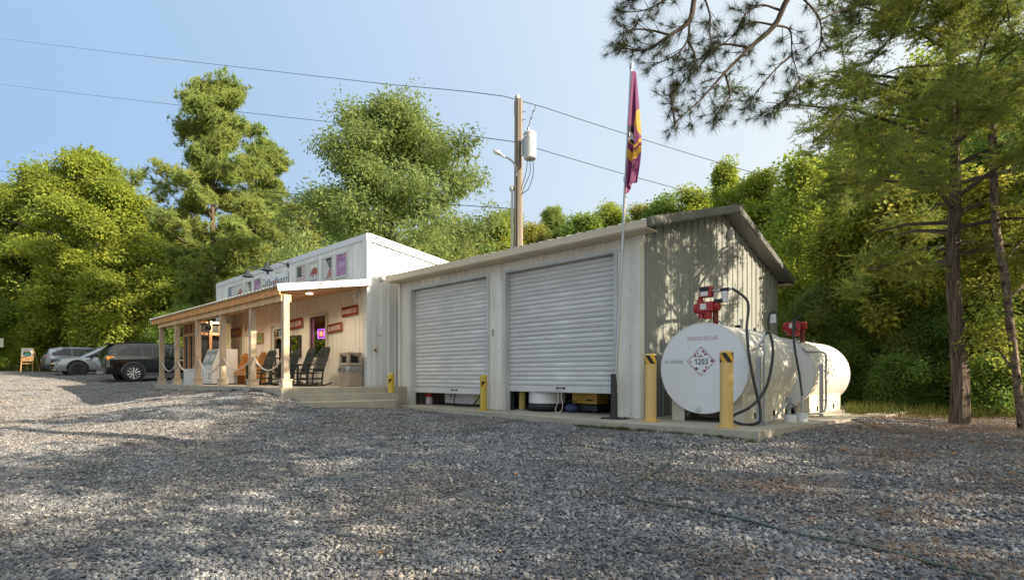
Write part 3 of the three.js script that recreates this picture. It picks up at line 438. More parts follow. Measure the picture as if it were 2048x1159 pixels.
// ---------- pumps on the tanks ----------
function pumpBody(label, p, meter) {
  const t = thing('fuel_pump', label, 'fuel pump', p);
  mesh('riser', [cyl(0.055, 0.06, 0.34, 0.14, 0.15, -0.06)], M.redDark, t);
  mesh('motor', [bx(0.34, 0.20, 0.24, -0.02, 0.40, 0, { b: 0.02 }), cyl(0.11, 0.11, 0.10, -0.22, 0.38, 0, 'x'), cyl(0.10, 0.085, 0.09, 0.2, 0.40, 0, 'x'), bx(0.36, 0.025, 0.26, -0.02, 0.31, 0, { b: 0.005 })], M.red, t);
  mesh('filter_bowl', [cyl(0.085, 0.075, 0.14, 0.02, 0.21, 0.04), cyl(0.06, 0.07, 0.12, -0.14, 0.23, 0.0), bx(0.2, 0.05, 0.16, -0.05, 0.29, 0)], M.red, t);
  mesh('name_plate', [bx(0.13, 0.12, 0.004, -0.05, 0.40, 0.122)], mat([1, 1, 1], 0.5, { map: canvasTex(64, 64, (c) => { c.fillStyle = '#d9d8d2'; c.fillRect(0, 0, 64, 64); c.fillStyle = '#4a7d62'; c.fillRect(6, 10, 40, 6); c.fillStyle = '#a23a48'; c.fillRect(10, 28, 28, 5); c.fillStyle = '#555'; c.fillRect(6, 44, 50, 5); }) }), t);
  if (meter) {
    mesh('meter_neck', [cyl(0.05, 0.055, 0.14, -0.16, 0.55, 0), cyl(0.07, 0.07, 0.05, -0.16, 0.53, 0)], M.red, t);
    const mt = mesh('meter', [bx(0.24, 0.22, 0.2, -0.02, 0.71, 0.02, { b: 0.015 })], M.red, t);
    mesh('dial', [bx(0.2, 0.085, 0.006, -0.03, 0.765, 0.122)], mat([1, 1, 1], 0.4, { map: canvasTex(128, 64, (c) => { c.fillStyle = '#151515'; c.fillRect(0, 0, 128, 64); c.fillStyle = '#e6e6e0'; for (let k = 0; k < 3; k++) c.fillRect(44 + k * 26, 22, 14, 22); c.fillStyle = '#151515'; c.font = 'bold 18px sans-serif'; for (let k = 0; k < 3; k++) c.fillText('0', 46 + k * 26, 39); }) }), mt);
    mesh('price_card', [bx(0.16, 0.09, 0.006, -0.03, 0.665, 0.122)], mat([1, 1, 1], 0.5, { map: canvasTex(128, 64, (c) => { c.fillStyle = '#dcdad4'; c.fillRect(0, 0, 128, 64); c.fillStyle = '#a8343c'; c.fillRect(10, 8, 108, 12); c.fillStyle = '#777'; c.fillRect(20, 30, 80, 6); c.fillRect(20, 44, 60, 6); }) }), mt);
    mesh('outlet_pipe', [cyl(0.022, 0.022, 0.2, 0.18, 0.72, 0, 'x'), cyl(0.03, 0.03, 0.05, 0.12, 0.72, 0, 'x'), cyl(0.02, 0.02, 0.24, 0.13, 0.6, -0.02)], M.galv, t);
    mesh('filter_head', [cyl(0.04, 0.04, 0.17, 0.36, 0.725, 0, 'x'), cyl(0.055, 0.055, 0.05, 0.36, 0.70, 0)], M.black, t);
    mesh('spin_filter', [lathe([[0, 0.46], [0.055, 0.46], [0.068, 0.475], [0.068, 0.67], [0.06, 0.69], [0, 0.69]]).translate(0.36, 0, 0)], M.white, t);
    mesh('hose_fitting', [cyl(0.025, 0.025, 0.08, 0.48, 0.728, 0, 'x')], M.galv, t);
    mesh('nozzle_boot', [cyl(0.05, 0.03, 0.14, 0.26, 0.5, 0.04, 'x'), bx(0.1, 0.08, 0.08, 0.2, 0.5, 0.03, { b: 0.02 })], M.black, t);
  }
  for (const k of t.children) k.scale.setScalar(0.8);
  return t;
}
const pumpA = pumpBody('red fuel pump with square meter on the tank with the diamond placard', [1.06, 1.60, -0.35], true);
{ // hose of the nearer tank: from the filter down to the slab, round and up to the nozzle on its post
  const P = (x, y, d) => at(x, y, d);
  mesh('hose', [tube([V(0.416 + 1.06, 1.60 + 0.583, -0.35), P(1494, 600, 8.75), P(1494, 660, 8.45), P(1500, 720, 8.25), P(1512, 780, 8.15), P(1521, 820, 8.1), P(1519, 843, 8.08), P(1500, 848.5, 8.2), P(1478, 846, 8.35), P(1462, 838, 8.42), P(1470, 829, 8.2), P(1500, 814, 8.05), P(1530, 780, 8.1), P(1545, 720, 8.2), P(1545, 685, 8.3), P(1537, 664, 8.35), P(1531, 668, 8.36)].map((v) => v.clone().sub(pumpA.position)), 0.021, 220, 10)], M.rubber, pumpA);
  mesh('nozzle', [rod(P(1531, 666, 8.36), P(1526, 680, 8.37), 0.018), rod(P(1526, 680, 8.37), P(1518, 690, 8.38), 0.028, 0.02), rod(P(1518, 690, 8.38), P(1513, 708, 8.38), 0.014, 0.011), rod(P(1529, 682, 8.36), P(1527, 700, 8.37), 0.008), rod(P(1527, 700, 8.37), P(1516, 700, 8.38), 0.008)].map((g) => g.translate(-pumpA.position.x, -pumpA.position.y, -pumpA.position.z)), M.galv, pumpA);
  const q = thing('hose_post', 'grey steel post and conduit carrying the nozzle beside the tank with the placard', 'post', [1.95, 0, -0.15]);
  mesh('channel', [bx(0.06, 1.05, 0.045, 0, 0.525, 0)], M.galv, q); mesh('conduit', [tube([[0.075, 0.01, -0.02], [0.075, 0.9, -0.02], [0.07, 1.2, -0.03], [-0.0, 1.22, -0.1], [-0.16, 1.17, -0.2], [-0.3, 1.26, -0.22], [-0.55, 1.5, -0.24], [-0.72, 1.68, -0.24]], 0.016, 80)], M.steel, q);
  mesh('clamp', [bx(0.14, 0.02, 0.05, 0.03, 0.95, 0), bx(0.14, 0.02, 0.05, 0.03, 0.35, 0), bx(0.2, 0.012, 0.12, 0.02, 0.008, 0)], M.galv, q);
}
const pumpB = pumpBody('red fuel pump on the tank behind, with a black hose', [1.62, 1.44, -3.2], false);
{
  const P = (x, y, d) => at(x, y, d).sub(pumpB.position);
  mesh('hose', [tube([P(1587, 640, 10.35), P(1587, 662, 10.25), P(1589, 690, 10.1), P(1594, 720, 9.95), P(1601, 760, 9.8), P(1605, 800, 9.6), P(1603, 842, 9.55)], 0.02, 60), tube([P(1538, 660, 10.6), P(1537, 640, 10.6), P(1541, 626, 10.6), P(1550, 624, 10.6), P(1556, 634, 10.6)], 0.02, 40)], M.rubber, pumpB);
  mesh('nozzle', [rod(P(1588, 638, 10.35), P(1600, 633, 10.3), 0.018), rod(P(1588, 640, 10.35), P(1590, 662, 10.3), 0.03, 0.022)], M.black, pumpB);
  mesh('tag_card', [bx(0.11, 0.17, 0.006, P(1548, 636, 10.6).x, P(1548, 636, 10.6).y - 0.01, P(1548, 636, 10.6).z + 0.04)], M.white, pumpB);
  const q = thing('conduit_post', 'grey steel post with bent conduit beside the tank behind', 'post', [2.22, 0, -2.75]);
  mesh('channel', [bx(0.06, 0.98, 0.045, -0.03, 0.49, 0.0)], M.galv, q); mesh('conduit', [tube([[-0.35, 0.06, 0.5], [-0.1, 0.06, 0.2], [0.02, 0.08, 0.05], [0.04, 0.2, 0.0], [0.04, 0.8, 0], [0.04, 1.16, 0], [-0.02, 1.2, 0.0], [-0.3, 1.22, -0.1], [-0.45, 1.36, -0.2], [-0.58, 1.5, -0.3]], 0.018, 80)], M.steel, q);
  mesh('clamp', [bx(0.14, 0.02, 0.05, 0, 0.86, 0), bx(0.14, 0.02, 0.05, 0, 0.3, 0), bx(0.16, 0.014, 0.12, 0, 0.008, 0)], M.galv, q);
  const j = thing('junction_fitting', 'grey pipe fitting with bent conduits standing between the two tanks', 'pipe fitting', [2.12, 0, -1.06]);
  mesh('conduit', [tube([[-0.12, 0.05, 0.85], [-0.06, 0.06, 0.6], [-0.03, 0.2, 0.35], [0, 0.3, 0.15], [0, 0.33, 0.02]], 0.02, 50), tube([[0, 0.33, -0.02], [0.04, 0.25, -0.15], [0.05, 0.1, -0.22]], 0.02, 24)], M.steel, j); mesh('box', [cyl(0.05, 0.05, 0.1, 0, 0.33, 0, 'z'), cyl(0.045, 0.03, 0.14, 0, 0.24, 0), cyl(0.03, 0.04, 0.16, 0, 0.14, 0), cyl(0.05, 0.05, 0.03, 0, 0.39, 0)], M.steel, j); mesh('shoe', [bx(0.12, 0.05, 0.16, -0.12, 0.026, 0.88)], M.steel, j);
  const u1 = thing('white_bucket', 'short white plastic collar round the fitting between the tanks', 'bucket', [2.14, 0, -1.06]); mesh('side', [lathe([[0.095, 0], [0.1, 0.12], [0.09, 0.125], [0.085, 0.01], [0, 0.01]], 28)], M.white, u1);
  copy(u1, 'short white plastic collar at the foot of the black hose', [2.24, 0, -1.34]).scale.set(1, 1.2, 1);
  const sp = mesh('stand_pipe', [rod(V(2.24, 0.012, -1.34), V(2.25, 0.42, -1.36), 0.024)], M.galv); tag(sp, 'grey pipe stub standing in the white collar under the hose', 'pipe');
}

// ---------- flagpole ----------
const fp = thing('flagpole', 'leaning grey flagpole in a black steel sleeve beside the second roller door', 'flagpole', [-0.335, 0, 0.36]);
{
  const A = V(0, 0.1, 0), B = V(0.32, 6.12, -0.05), at_ = (t) => A.clone().lerp(B, t);
  mesh('sleeve', [cyl(0.058, 0.058, 0.78, 0.0, 0.4, 0)], M.rubber, fp); mesh('base_plate', [bx(0.42, 0.016, 0.34, 0.02, 0.009, 0, { ry: 0.15 }), ...[[1, 1], [1, -1], [-1, 1], [-1, -1]].map(([a, c]) => cyl(0.014, 0.014, 0.04, a * 0.15, 0.02, c * 0.12, 'y', 6))], M.rubber, fp);
  mesh('pole', [rod(at_(0), at_(0.28), 0.032), rod(at_(0.28), at_(0.68), 0.028), rod(at_(0.68), at_(1), 0.024)], M.galv, fp);
  for (const t of [0.28, 0.48, 0.68]) mesh('collar', [rod(at_(t - 0.008), at_(t + 0.008), 0.04)], M.galv, fp); mesh('finial', [rod(at_(0.995), at_(1.008), 0.036)], M.galv, fp);
  mesh('halyard', [tube([at_(0.97).add(V(0.03, 0, 0.02)), at_(0.6).add(V(0.045, 0, 0.04)), at_(0.16).add(V(0.05, 0, 0.03)), at_(0.06).add(V(0.055, 0, 0.02))], 0.004, 40, 5)], M.rope, fp);
  // limp flag: hoist near the top, the fly hanging in folds
  const T_flag = canvasTex(256, 512, (c) => { c.fillStyle = '#7a2560'; c.fillRect(0, 0, 256, 512); c.fillStyle = '#d8a532'; c.beginPath(); c.moveTo(256, 150); c.lineTo(130, 212); c.lineTo(256, 262); c.fill(); c.beginPath(); c.moveTo(0, 318); c.lineTo(120, 350); c.lineTo(256, 300); c.lineTo(256, 330); c.lineTo(125, 392); c.lineTo(0, 356); c.fill(); c.strokeStyle = '#d8a532'; c.lineWidth = 14; c.beginPath(); c.moveTo(30, 290); c.lineTo(160, 322); c.lineTo(256, 278); c.stroke(); c.fillStyle = '#1b1518'; c.beginPath(); c.ellipse(70, 265, 55, 34, 0.3, 0, 7); c.fill(); c.fillStyle = '#d9d6d2'; c.beginPath(); c.ellipse(62, 270, 20, 14, 0.4, 0, 7); c.fill(); c.fillRect(84, 246, 20, 8); c.fillRect(30, 282, 26, 7); });
  const nu = 28, nv = 48, pos = [], uv = [], idx = [];
  for (let j = 0; j <= nv; j++) for (let i = 0; i <= nu; i++) {
    const v = j / nv, u = i / nu, w = (0.02 + 0.155 * Math.pow(Math.min(1, v * 1.7), 0.9)) * (1 - 0.35 * Math.max(0, v - 0.72) / 0.28), fold = (Math.sin(u * 9.5 + v * 2.2) + 0.5 * Math.sin(u * 17 - v * 3)) * 0.06 * Math.min(1, v * 2.4), sag = 0.16 * u * Math.sin(v * PI) ;
    const p = at_(0.985 - 0.32 * v), y = 6.04 - 2.12 * v - (v > 0.9 ? -0.25 * (v - 0.9) / 0.1 * u : 0) - sag * 0.2; p.x = at_((y + 0.0) / 6.12).x; pos.push(p.x + 0.03 + w * u, y, p.z + 0.02 + fold - 0.1 * u); uv.push(u, 1 - v);
  }
  for (let j = 0; j < nv; j++) for (let i = 0; i < nu; i++) { const a = j * (nu + 1) + i; idx.push(a, a + 1, a + nu + 1, a + 1, a + nu + 2, a + nu + 1); }
  const g = new THREE.BufferGeometry(); g.setAttribute('position', new THREE.Float32BufferAttribute(pos, 3)); g.setAttribute('uv', new THREE.Float32BufferAttribute(uv, 2)); g.setIndex(idx); g.computeVertexNormals();
  const fl = new THREE.Mesh(g, mat([1, 1, 1], 0.9, { phys: true, map: T_flag, transmission: 0.5, thickness: 0, side: THREE.DoubleSide })); fl.name = 'flag'; fl.position.copy(fp.position); fl.castShadow = true; tag(fl, 'limp purple and gold flag hanging from the leaning flagpole', 'flag');
}

// ---------- store with porch ----------
const before = scene.children.length;
const SZ = 0.524, SX = kx(-9.08), SL = kx(-21.7), DECK = 0.47, PT = 4.64;
const store = thing('roadside_store', 'white metal store with a wooden porch, signs and small windows along its front', 'store', [0, 0, 0]);
function sign(name, draw, w, h, x, y, z, label, o = {}) {
  const t = thing(name, label, o.cat ?? 'sign', [x, y, z], 0, o.group);
  mesh('board', [bx(w, h, 0.04, 0, 0, 0.02, { b: 0.006, rot: true })], o.mat ?? M.signWood, t);
  mesh('face_print', [plate(w - 0.03, h - 0.03, 0, 0, 0.0425)], mat([1, 1, 1], 0.65, { map: canvasTex(512, Math.round(512 * h / w), draw) }), t);
  if (o.rz) t.rotation.z = o.rz; return t;
}
{
  const holesLow = [], holesUp = [], put = (x0, x1, y0, y1, list) => list.push([kx(x0), kx(x1), y0, y1]);
  const door = [kx(-15.75), kx(-14.65), DECK, 2.50], win = [kx(-12.64), kx(-11.5), 1.34, 2.60];
  const ups = [-20.23, -19.3, -18.33, -17.4, -13.65, -12.75, -11.81, -10.89].map((x) => [kx(x), kx(x + 0.66), 3.66, 4.31]);
  holesUp.push(...ups); const holes = [door, win, ...ups];
  // cores with thickness, split round the openings
  const wallBox = (x0, x1, y0, y1) => bx(x1 - x0, y1 - y0, 0.1, (x0 + x1) / 2, (y0 + y1) / 2, SZ - 0.06);
  const coreLow = mesh('wall', [wallBox(SL + 0.02, door[0], 0, 3.3), wallBox(door[0], door[1], door[3], 3.3), wallBox(door[1], win[0], 0, 3.3), wallBox(win[0], win[1], 0, win[2]), wallBox(win[0], win[1], win[3], 3.3), wallBox(win[1], SX - 0.12, 0, 3.3)], M.storeUnder, store);
  const up = []; { const xs = [SL + 0.02, ...ups.flat().filter((_, i) => i % 4 < 2), SX - 0.12]; for (let i = 0; i < xs.length; i += 2) up.push(wallBox(xs[i], xs[i + 1], 3.3, PT - 0.03)); for (const u of ups) up.push(wallBox(u[0], u[1], 3.3, u[2]), wallBox(u[0], u[1], u[3], PT - 0.03)); }
  const coreUp = mesh('parapet_wall', up, M.storeWhite, store);
  sheets(coreLow, SL, SX - 0.1, DECK, () => 3.31, 0.2286, 4, M.storeUnder, faceZ(SZ), [door, win]);
  sheets(coreUp, SL, SX - 0.1, 3.318, () => PT - 0.12, 0.2286, 4, M.storeWhite, faceZ(SZ), ups);
  const sideTop = (s) => PT - 0.125 * (s + SZ);       // s runs along -z
  const sc = extrude([[-SZ + 0.12, 0], [9.4, 0], [9.4, sideTop(9.4)], [-SZ + 0.12, PT - 0.03]], 0.1); sc.rotateY(PI / 2); sc.translate(SX - 0.125, 0, 0);
  const sideWall = mesh('side_wall', sc, M.storeWhite, store);
  sheets(sideWall, -SZ + 0.12, 9.4, 0.0, (s) => sideTop(s) - 0.14, 0.2286, 4, M.storeWhite, faceX(SX - 0.02), [], false);
  const sl = extrude([[-SZ + 0.12, 0], [9.4, 0], [9.4, sideTop(9.4)], [-SZ + 0.12, PT - 0.03]], 0.1); sl.rotateY(PI / 2); sl.translate(SL + 0.02, 0, 0); mesh('side_wall', sl, M.storeWhite, store);
  mesh('rear_wall', bx(SX - SL - 0.3, 3.4, 0.1, (SX + SL) / 2, 1.7, -9.3), M.storeWhite, store);
  { const g = extrude([[-SZ + 0.12, 0], [9.4, sideTop(9.4) - PT]], 0.1).scale(1, 1, 1); }
  { const run = 9.7, g = bx(SX - SL - 0.3, 0.08, Math.hypot(run, run * 0.125), 0, 0, 0); g.rotateX(-Math.atan(0.125)); g.translate((SX + SL) / 2, PT - 0.3 - run * 0.0625, SZ - 0.2 - run / 2); mesh('roof', g, M.roofing, store); }
  // trims
  mesh('parapet_cap', [bx(SX - SL + 0.02, 0.16, 0.06, (SX + SL) / 2, PT - 0.07, SZ + 0.012, { b: 0.008 }), bx(SX - SL, 0.02, 0.2, (SX + SL) / 2, PT + 0.012, SZ - 0.07)], M.storeTrim, store);
  { const L = 9.5, g = bx(0.06, 0.13, L, 0, 0, -L / 2), g2 = bx(0.2, 0.02, L, -0.07, 0.076, -L / 2), g3 = bx(0.02, 0.05, L, 0.02, -0.1, -L / 2); for (const q of [g, g2, g3]) { q.rotateX(-Math.atan(0.125)); q.translate(SX + 0.012, PT - 0.06, SZ - 0.02); } mesh('side_cap', [g, g2, g3], M.storeTrim, store); }
  mesh('corner_trim', [bx(0.12, PT - 0.15, 0.03, SX - 0.06, (PT - 0.15) / 2, SZ + 0.026), bx(0.03, PT - 0.15, 0.13, SX + 0.012, (PT - 0.15) / 2, SZ - 0.025)], M.storeTrim, store);
  mesh('corner_trim', [bx(0.12, PT - 0.15, 0.03, SL + 0.06, (PT - 0.15) / 2, SZ + 0.026)], M.storeTrim, store);
  // rooms behind the glass
  mesh('room', [bx(5.2, 0.06, 3, kx(-13.6), DECK + 0.03, SZ - 1.7), bx(5.2, 2.6, 0.06, kx(-13.6), 1.8, SZ - 3.2), bx(5.2, 0.06, 3.1, kx(-13.6), 2.98, SZ - 1.7), bx(0.06, 2.6, 3.1, kx(-13.6) - 2.6, 1.8, SZ - 1.7), bx(0.06, 2.6, 3.1, kx(-13.6) + 2.6, 1.8, SZ - 1.7), bx(1.2, 0.9, 0.5, kx(-15.2), 0.95, SZ - 2.2), bx(0.6, 1.7, 0.5, kx(-12), 1.35, SZ - 2.6)], M.darkRoom, store);
  // front window
  { const [a, b, c, d] = win, w = mesh('window', [bx(0.09, d - c + 0.18, 0.09, a - 0.02, (c + d) / 2, SZ + 0.01), bx(0.09, d - c + 0.18, 0.09, b + 0.02, (c + d) / 2, SZ + 0.01), bx(b - a - 0.05, 0.09, 0.09, (a + b) / 2, d + 0.045, SZ + 0.01), bx(b - a - 0.05, 0.08, 0.11, (a + b) / 2, c - 0.05, SZ + 0.02)], M.winTrim, store); mesh('pane', [bx(b - a - 0.05, d - c - 0.005, 0.006, (a + b) / 2, (c + d) / 2, SZ - 0.02)].map((g) => plate(b - a - 0.05, d - c - 0.005, (a + b) / 2, (c + d) / 2, SZ - 0.02)), M.glass, w); mesh('sash', [bx(0.03, d - c, 0.03, a + 0.04, (c + d) / 2, SZ - 0.01), bx(0.03, d - c, 0.03, b - 0.04, (c + d) / 2, SZ - 0.01), bx(b - a - 0.12, 0.03, 0.03, (a + b) / 2, d - 0.02, SZ - 0.01), bx(b - a - 0.12, 0.03, 0.03, (a + b) / 2, c + 0.02, SZ - 0.01)], M.black, w); }
  // entrance door with glass
  { const [a, b, c, d] = door, w = mesh('door_frame', [bx(0.1, d - c + 0.08, 0.1, a - 0.01, (c + d) / 2 + 0.04, SZ + 0.01), bx(0.1, d - c + 0.08, 0.1, b + 0.01, (c + d) / 2 + 0.04, SZ + 0.01), bx(b - a - 0.09, 0.1, 0.1, (a + b) / 2, d + 0.03, SZ + 0.01)], M.winTrim, store);
    const dr = mesh('door', [bx(0.1, d - c - 0.06, 0.045, a + 0.1, (c + d) / 2 - 0.02, SZ - 0.01), bx(0.1, d - c - 0.06, 0.045, b - 0.1, (c + d) / 2 - 0.02, SZ - 0.01), bx(b - a - 0.3, 0.1, 0.045, (a + b) / 2, d - 0.07, SZ - 0.01), bx(b - a - 0.3, 0.22, 0.045, (a + b) / 2, c + 0.12, SZ - 0.01)], mat([0.62, 0.60, 0.54], 0.4), store);
    mesh('pane', [plate(b - a - 0.3, d - c - 0.34, (a + b) / 2, (c + d) / 2 + 0.03, SZ - 0.015)], M.glass, dr); mesh('handle', [rod(V(b - 0.12, 1.35, SZ + 0.05), V(b - 0.12, 1.65, SZ + 0.05), 0.012)], M.chrome, dr);
    const pn = (n, x, y, w0, h0, draw) => mesh(n, [plate(w0, h0, x, y, SZ - 0.012)], mat([1, 1, 1], 0.7, { map: canvasTex(64, 128, draw) }), dr);
    pn('notice', a + 0.4, 1.55, 0.24, 0.3, (c2) => { c2.fillStyle = '#e9e6dc'; c2.fillRect(0, 0, 64, 128); c2.fillStyle = '#8b8b86'; for (let k = 0; k < 8; k++) c2.fillRect(8, 12 + k * 14, 46 - (k * 13) % 20, 5); }); pn('notice', a + 0.42, 1.2, 0.18, 0.3, (c2) => { c2.fillStyle = '#efece4'; c2.fillRect(0, 0, 64, 128); c2.fillStyle = '#9a968c'; for (let k = 0; k < 7; k++) c2.fillRect(8, 12 + k * 16, 40, 6); }); pn('notice', a + 0.62, 2.2, 0.2, 0.26, (c2) => { c2.fillStyle = '#9fb6bb'; c2.fillRect(0, 0, 64, 128); c2.fillStyle = '#46606a'; c2.fillRect(14, 20, 36, 80); }); }
  // parapet windows with prints behind the glass
  const stripes = (c, w, h) => { c.fillStyle = '#d9a6b9'; c.fillRect(0, 0, w, h); c.fillStyle = '#ecdfe4'; for (let k = 1; k < 13; k += 2) c.fillRect(0, h * k / 13, w, h / 13); c.fillStyle = '#474a68'; c.fillRect(0, 0, w * 0.48, h * 0.54); c.fillStyle = '#b9bccb'; for (let j = 0; j < 5; j++) for (let i = 0; i < 5; i++) c.fillRect(w * (0.05 + i * 0.085), h * (0.06 + j * 0.095), 4, 4); };
  const boar = (c, w, h) => { c.fillStyle = '#e8e5ea'; c.fillRect(0, 0, w, h); c.fillStyle = '#b04a62'; const P = (a) => { c.beginPath(); a.forEach(([x, y]) => c.lineTo(x * w, y * h)); c.fill(); }; P([[0.1, 0.5], [0.2, 0.4], [0.36, 0.3], [0.5, 0.24], [0.58, 0.2], [0.66, 0.27], [0.82, 0.3], [0.9, 0.36], [0.96, 0.34], [0.9, 0.46], [0.88, 0.56], [0.8, 0.6], [0.82, 0.7], [0.74, 0.7], [0.68, 0.58], [0.5, 0.58], [0.44, 0.72], [0.34, 0.72], [0.36, 0.58], [0.24, 0.56], [0.16, 0.62], [0.08, 0.58]]); c.fillStyle = '#e8e5ea'; c.fillRect(w * 0.24, h * 0.44, 8, 5); c.strokeStyle = '#7c2e40'; c.lineWidth = 3; c.beginPath(); c.moveTo(w * 0.3, h * 0.4); c.lineTo(w * 0.85, h * 0.36); c.stroke(); c.fillStyle = '#a88f9c'; c.fillRect(w * 0.16, h * 0.84, w * 0.7, h * 0.05); };
  const cross = (c, w, h) => { c.fillStyle = '#dfd9e2'; c.fillRect(0, 0, w, h); c.fillStyle = '#4a4558'; c.beginPath(); c.moveTo(w * 0.3, 0); c.lineTo(w, 0); c.lineTo(w, h * 0.44); c.lineTo(w * 0.7, h * 0.5); c.fill(); c.fillStyle = '#b9707e'; c.beginPath(); c.moveTo(w * 0.7, h * 0.5); c.lineTo(w, h * 0.55); c.lineTo(w, h); c.lineTo(w * 0.28, h); c.fill(); c.fillStyle = '#e9e4ea'; for (const [x, y] of [[0.56, 0.14], [0.8, 0.12], [0.72, 0.28], [0.9, 0.3], [0.8, 0.62], [0.62, 0.86], [0.86, 0.86]]) { c.fillRect(x * w, y * h, 13, 13); } };
  const lilac = (c, w, h) => { c.fillStyle = '#b87cc4'; c.fillRect(0, 0, w, h); c.fillStyle = '#e3cfe6'; c.font = 'bold 52px sans-serif'; c.textAlign = 'center'; c.save(); c.translate(w / 2, h * 0.56); c.fillText('LSU', 0, 0); c.restore(); };
  ups.forEach(([a, b, c, d], i) => {
    const w = mesh('window', [bx(0.055, d - c + 0.1, 0.05, a - 0.02, (c + d) / 2, SZ + 0.008), bx(0.055, d - c + 0.1, 0.05, b + 0.02, (c + d) / 2, SZ + 0.008), bx(b - a - 0.015, 0.055, 0.05, (a + b) / 2, d + 0.022, SZ + 0.008), bx(b - a - 0.015, 0.055, 0.07, (a + b) / 2, c - 0.022, SZ + 0.018)], mat([0.56, 0.57, 0.53], 0.5), store);
    mesh('pane', [plate(b - a - 0.03, d - c - 0.0, (a + b) / 2, (c + d) / 2, SZ + 0.012)], M.glass, w);
    mesh('poster', [plate(b - a - 0.01, d - c - 0.005, (a + b) / 2, (c + d) / 2, SZ + 0.0)], mat([1, 1, 1], 0.7, { map: canvasTex(160, 168, [stripes, boar, cross, lilac][i % 4]) }), w);
    mesh('blocking', [bx(b - a, d - c, 0.04, (a + b) / 2, (c + d) / 2, SZ - 0.07)], M.darkRoom, w);
  });
  // porch: slab, posts, beam, roof
  const z1 = 3.0, px = [-20.54, -18.45, -16.02, -13.63, -11.23, -9.07].map(kx), PZ = 2.8, xl = kx(-21.2), xr = kx(-8.9);
  mesh('porch_slab', [prism([[xl + 0.4, SZ - 0.01], [xl + 0.4, z1], [-7.85, z1], [-7.72, 2.55], [-7.25, 0.1], [-7.45, 0.02], [-8.05, 0.0], [-8.05, SZ - 0.01]], -0.3, DECK), prism([[-8.06, SZ - 0.02], [-7.42, SZ - 0.02], [-7.42, -3], [-8.06, -3]], -0.3, DECK - 0.003)], M.concrete, store);
  mesh('step', [prism([[-8.0, 2.9], [-7.40, 2.62], [-6.92, 0.33], [-7.3, 0.2]], -0.3, 0.315)], M.concrete, store);
  mesh('landing', [prism([[-7.9, 2.95], [-6.75, 2.8], [-6.3, 0.86], [-7.1, 0.3]], -0.3, 0.155)], M.concrete, store);
  px.forEach((x, i) => { const p = mesh('post', [bx(0.145, 2.60 - DECK - 0.2, 0.145, x, (2.60 + DECK + 0.2) / 2, PZ, { b: 0.006 })], M.post, store); mesh('plinth', [bx(0.23, 0.19, 0.23, x, DECK + 0.096, PZ), bx(0.27, 0.022, 0.27, x, DECK + 0.2, PZ, { b: 0.004 })], M.post, p); });
  // hidden upper part of the posts runs up beside the beam
  for (let i = 0; i < 5; i++) mesh('beam', [bx(px[i + 1] - px[i] - 0.008, 0.17, 0.045, (px[i] + px[i + 1]) / 2 + (i === 4 ? 0.03 : 0), 2.645, PZ + 0.097, { rot: true, b: 0.004 })], M.beamWood, store);
  mesh('beam', [bx(xr - xl - 0.2, 0.17, 0.045, (xl + xr) / 2, 2.645, PZ - 0.097, { rot: true })], M.beamWood, store);
  mesh('post_head', px.map((x) => bx(0.145, 0.13, 0.145, x, 2.665, PZ)), M.post, store);
  for (let i = 0; i < 4; i++) { const w = (xr - xl - 0.1) / 4; mesh('fascia', [bx(w - 0.006, 0.19, 0.04, xl + 0.05 + w * (i + 0.5), 2.80, z1 - 0.02, { rot: true, b: 0.004 })], M.fasciaWood, store); }
  const yw = 3.33, ye = 2.885, run = z1 + 0.06 - SZ, ang = Math.atan2(yw - ye, run), len = Math.hypot(run, yw - ye);
  const slope = (g) => { g.rotateX(ang); g.translate(0, yw, SZ); return g; };
  const nP = 14, pw = (xr - xl) / nP, roof = mesh('porch_roof', [slope(bx(xr - xl - 0.04, 0.025, len - 0.03, (xl + xr) / 2, 0.0, len / 2))], M.roofing, store);
  for (let k = 0; k < nP; k++) { const g = sheet(xl + k * pw, xl + (k + 1) * pw, 0, () => len + 0.02, 0.2286, xl + 0.1, [], 0.022); g.rotateX(PI / 2); g.applyMatrix4(new THREE.Matrix4().makeScale(1, -1, 1)); slope(g.translate(0, 0.016 + (k % 2) * 0.0015, 0)); g.deleteAttribute('normal'); g.computeVertexNormals(); mesh('roof_panel', g, M.roofing, roof); }
  const nS = 16, sw = (xr - xl - 0.14) / nS; for (let k = 0; k < nS; k++) mesh('soffit_board', [slope(bx(sw - 0.006, 0.02, len - 0.14, xl + 0.07 + sw * (k + 0.5), -0.115, len / 2 - 0.05))], tone(M.soffit, k), roof);
  mesh('rake_trim', [slope(bx(0.03, 0.16, len - 0.01, xr - 0.02, -0.03, len / 2)), slope(bx(0.07, 0.012, len - 0.01, xr - 0.035, 0.055, len / 2))], M.storeTrim, store);
  mesh('rake_trim', [slope(bx(0.03, 0.16, len - 0.01, xl + 0.02, -0.03, len / 2))], M.storeTrim, store);
  for (const [x, z] of [[-9.0, 1.75], [-11.6, 1.75], [-13.9, 1.75], [-16.2, 1.75]]) { const y = yw - (z - SZ) * Math.tan(ang) - 0.145; mesh('downlight', [cyl(0.09, 0.1, 0.025, x, y - 0.003, z)], mat([0.85, 0.83, 0.78], 0.4, { emissive: lin(1, 0.86, 0.66), emissiveIntensity: 1.1 }), roof); const sl2 = new THREE.SpotLight(new THREE.Color(1, 0.84, 0.62), 5.5, 0, 1.35, 0.7); sl2.position.set(x, y - 0.03, z); sl2.target.position.set(x, 0, z - 0.3); sl2.castShadow = true; sl2.shadow.radius = 4; sl2.name = 'porch_downlight'; scene.add(sl2, sl2.target); }
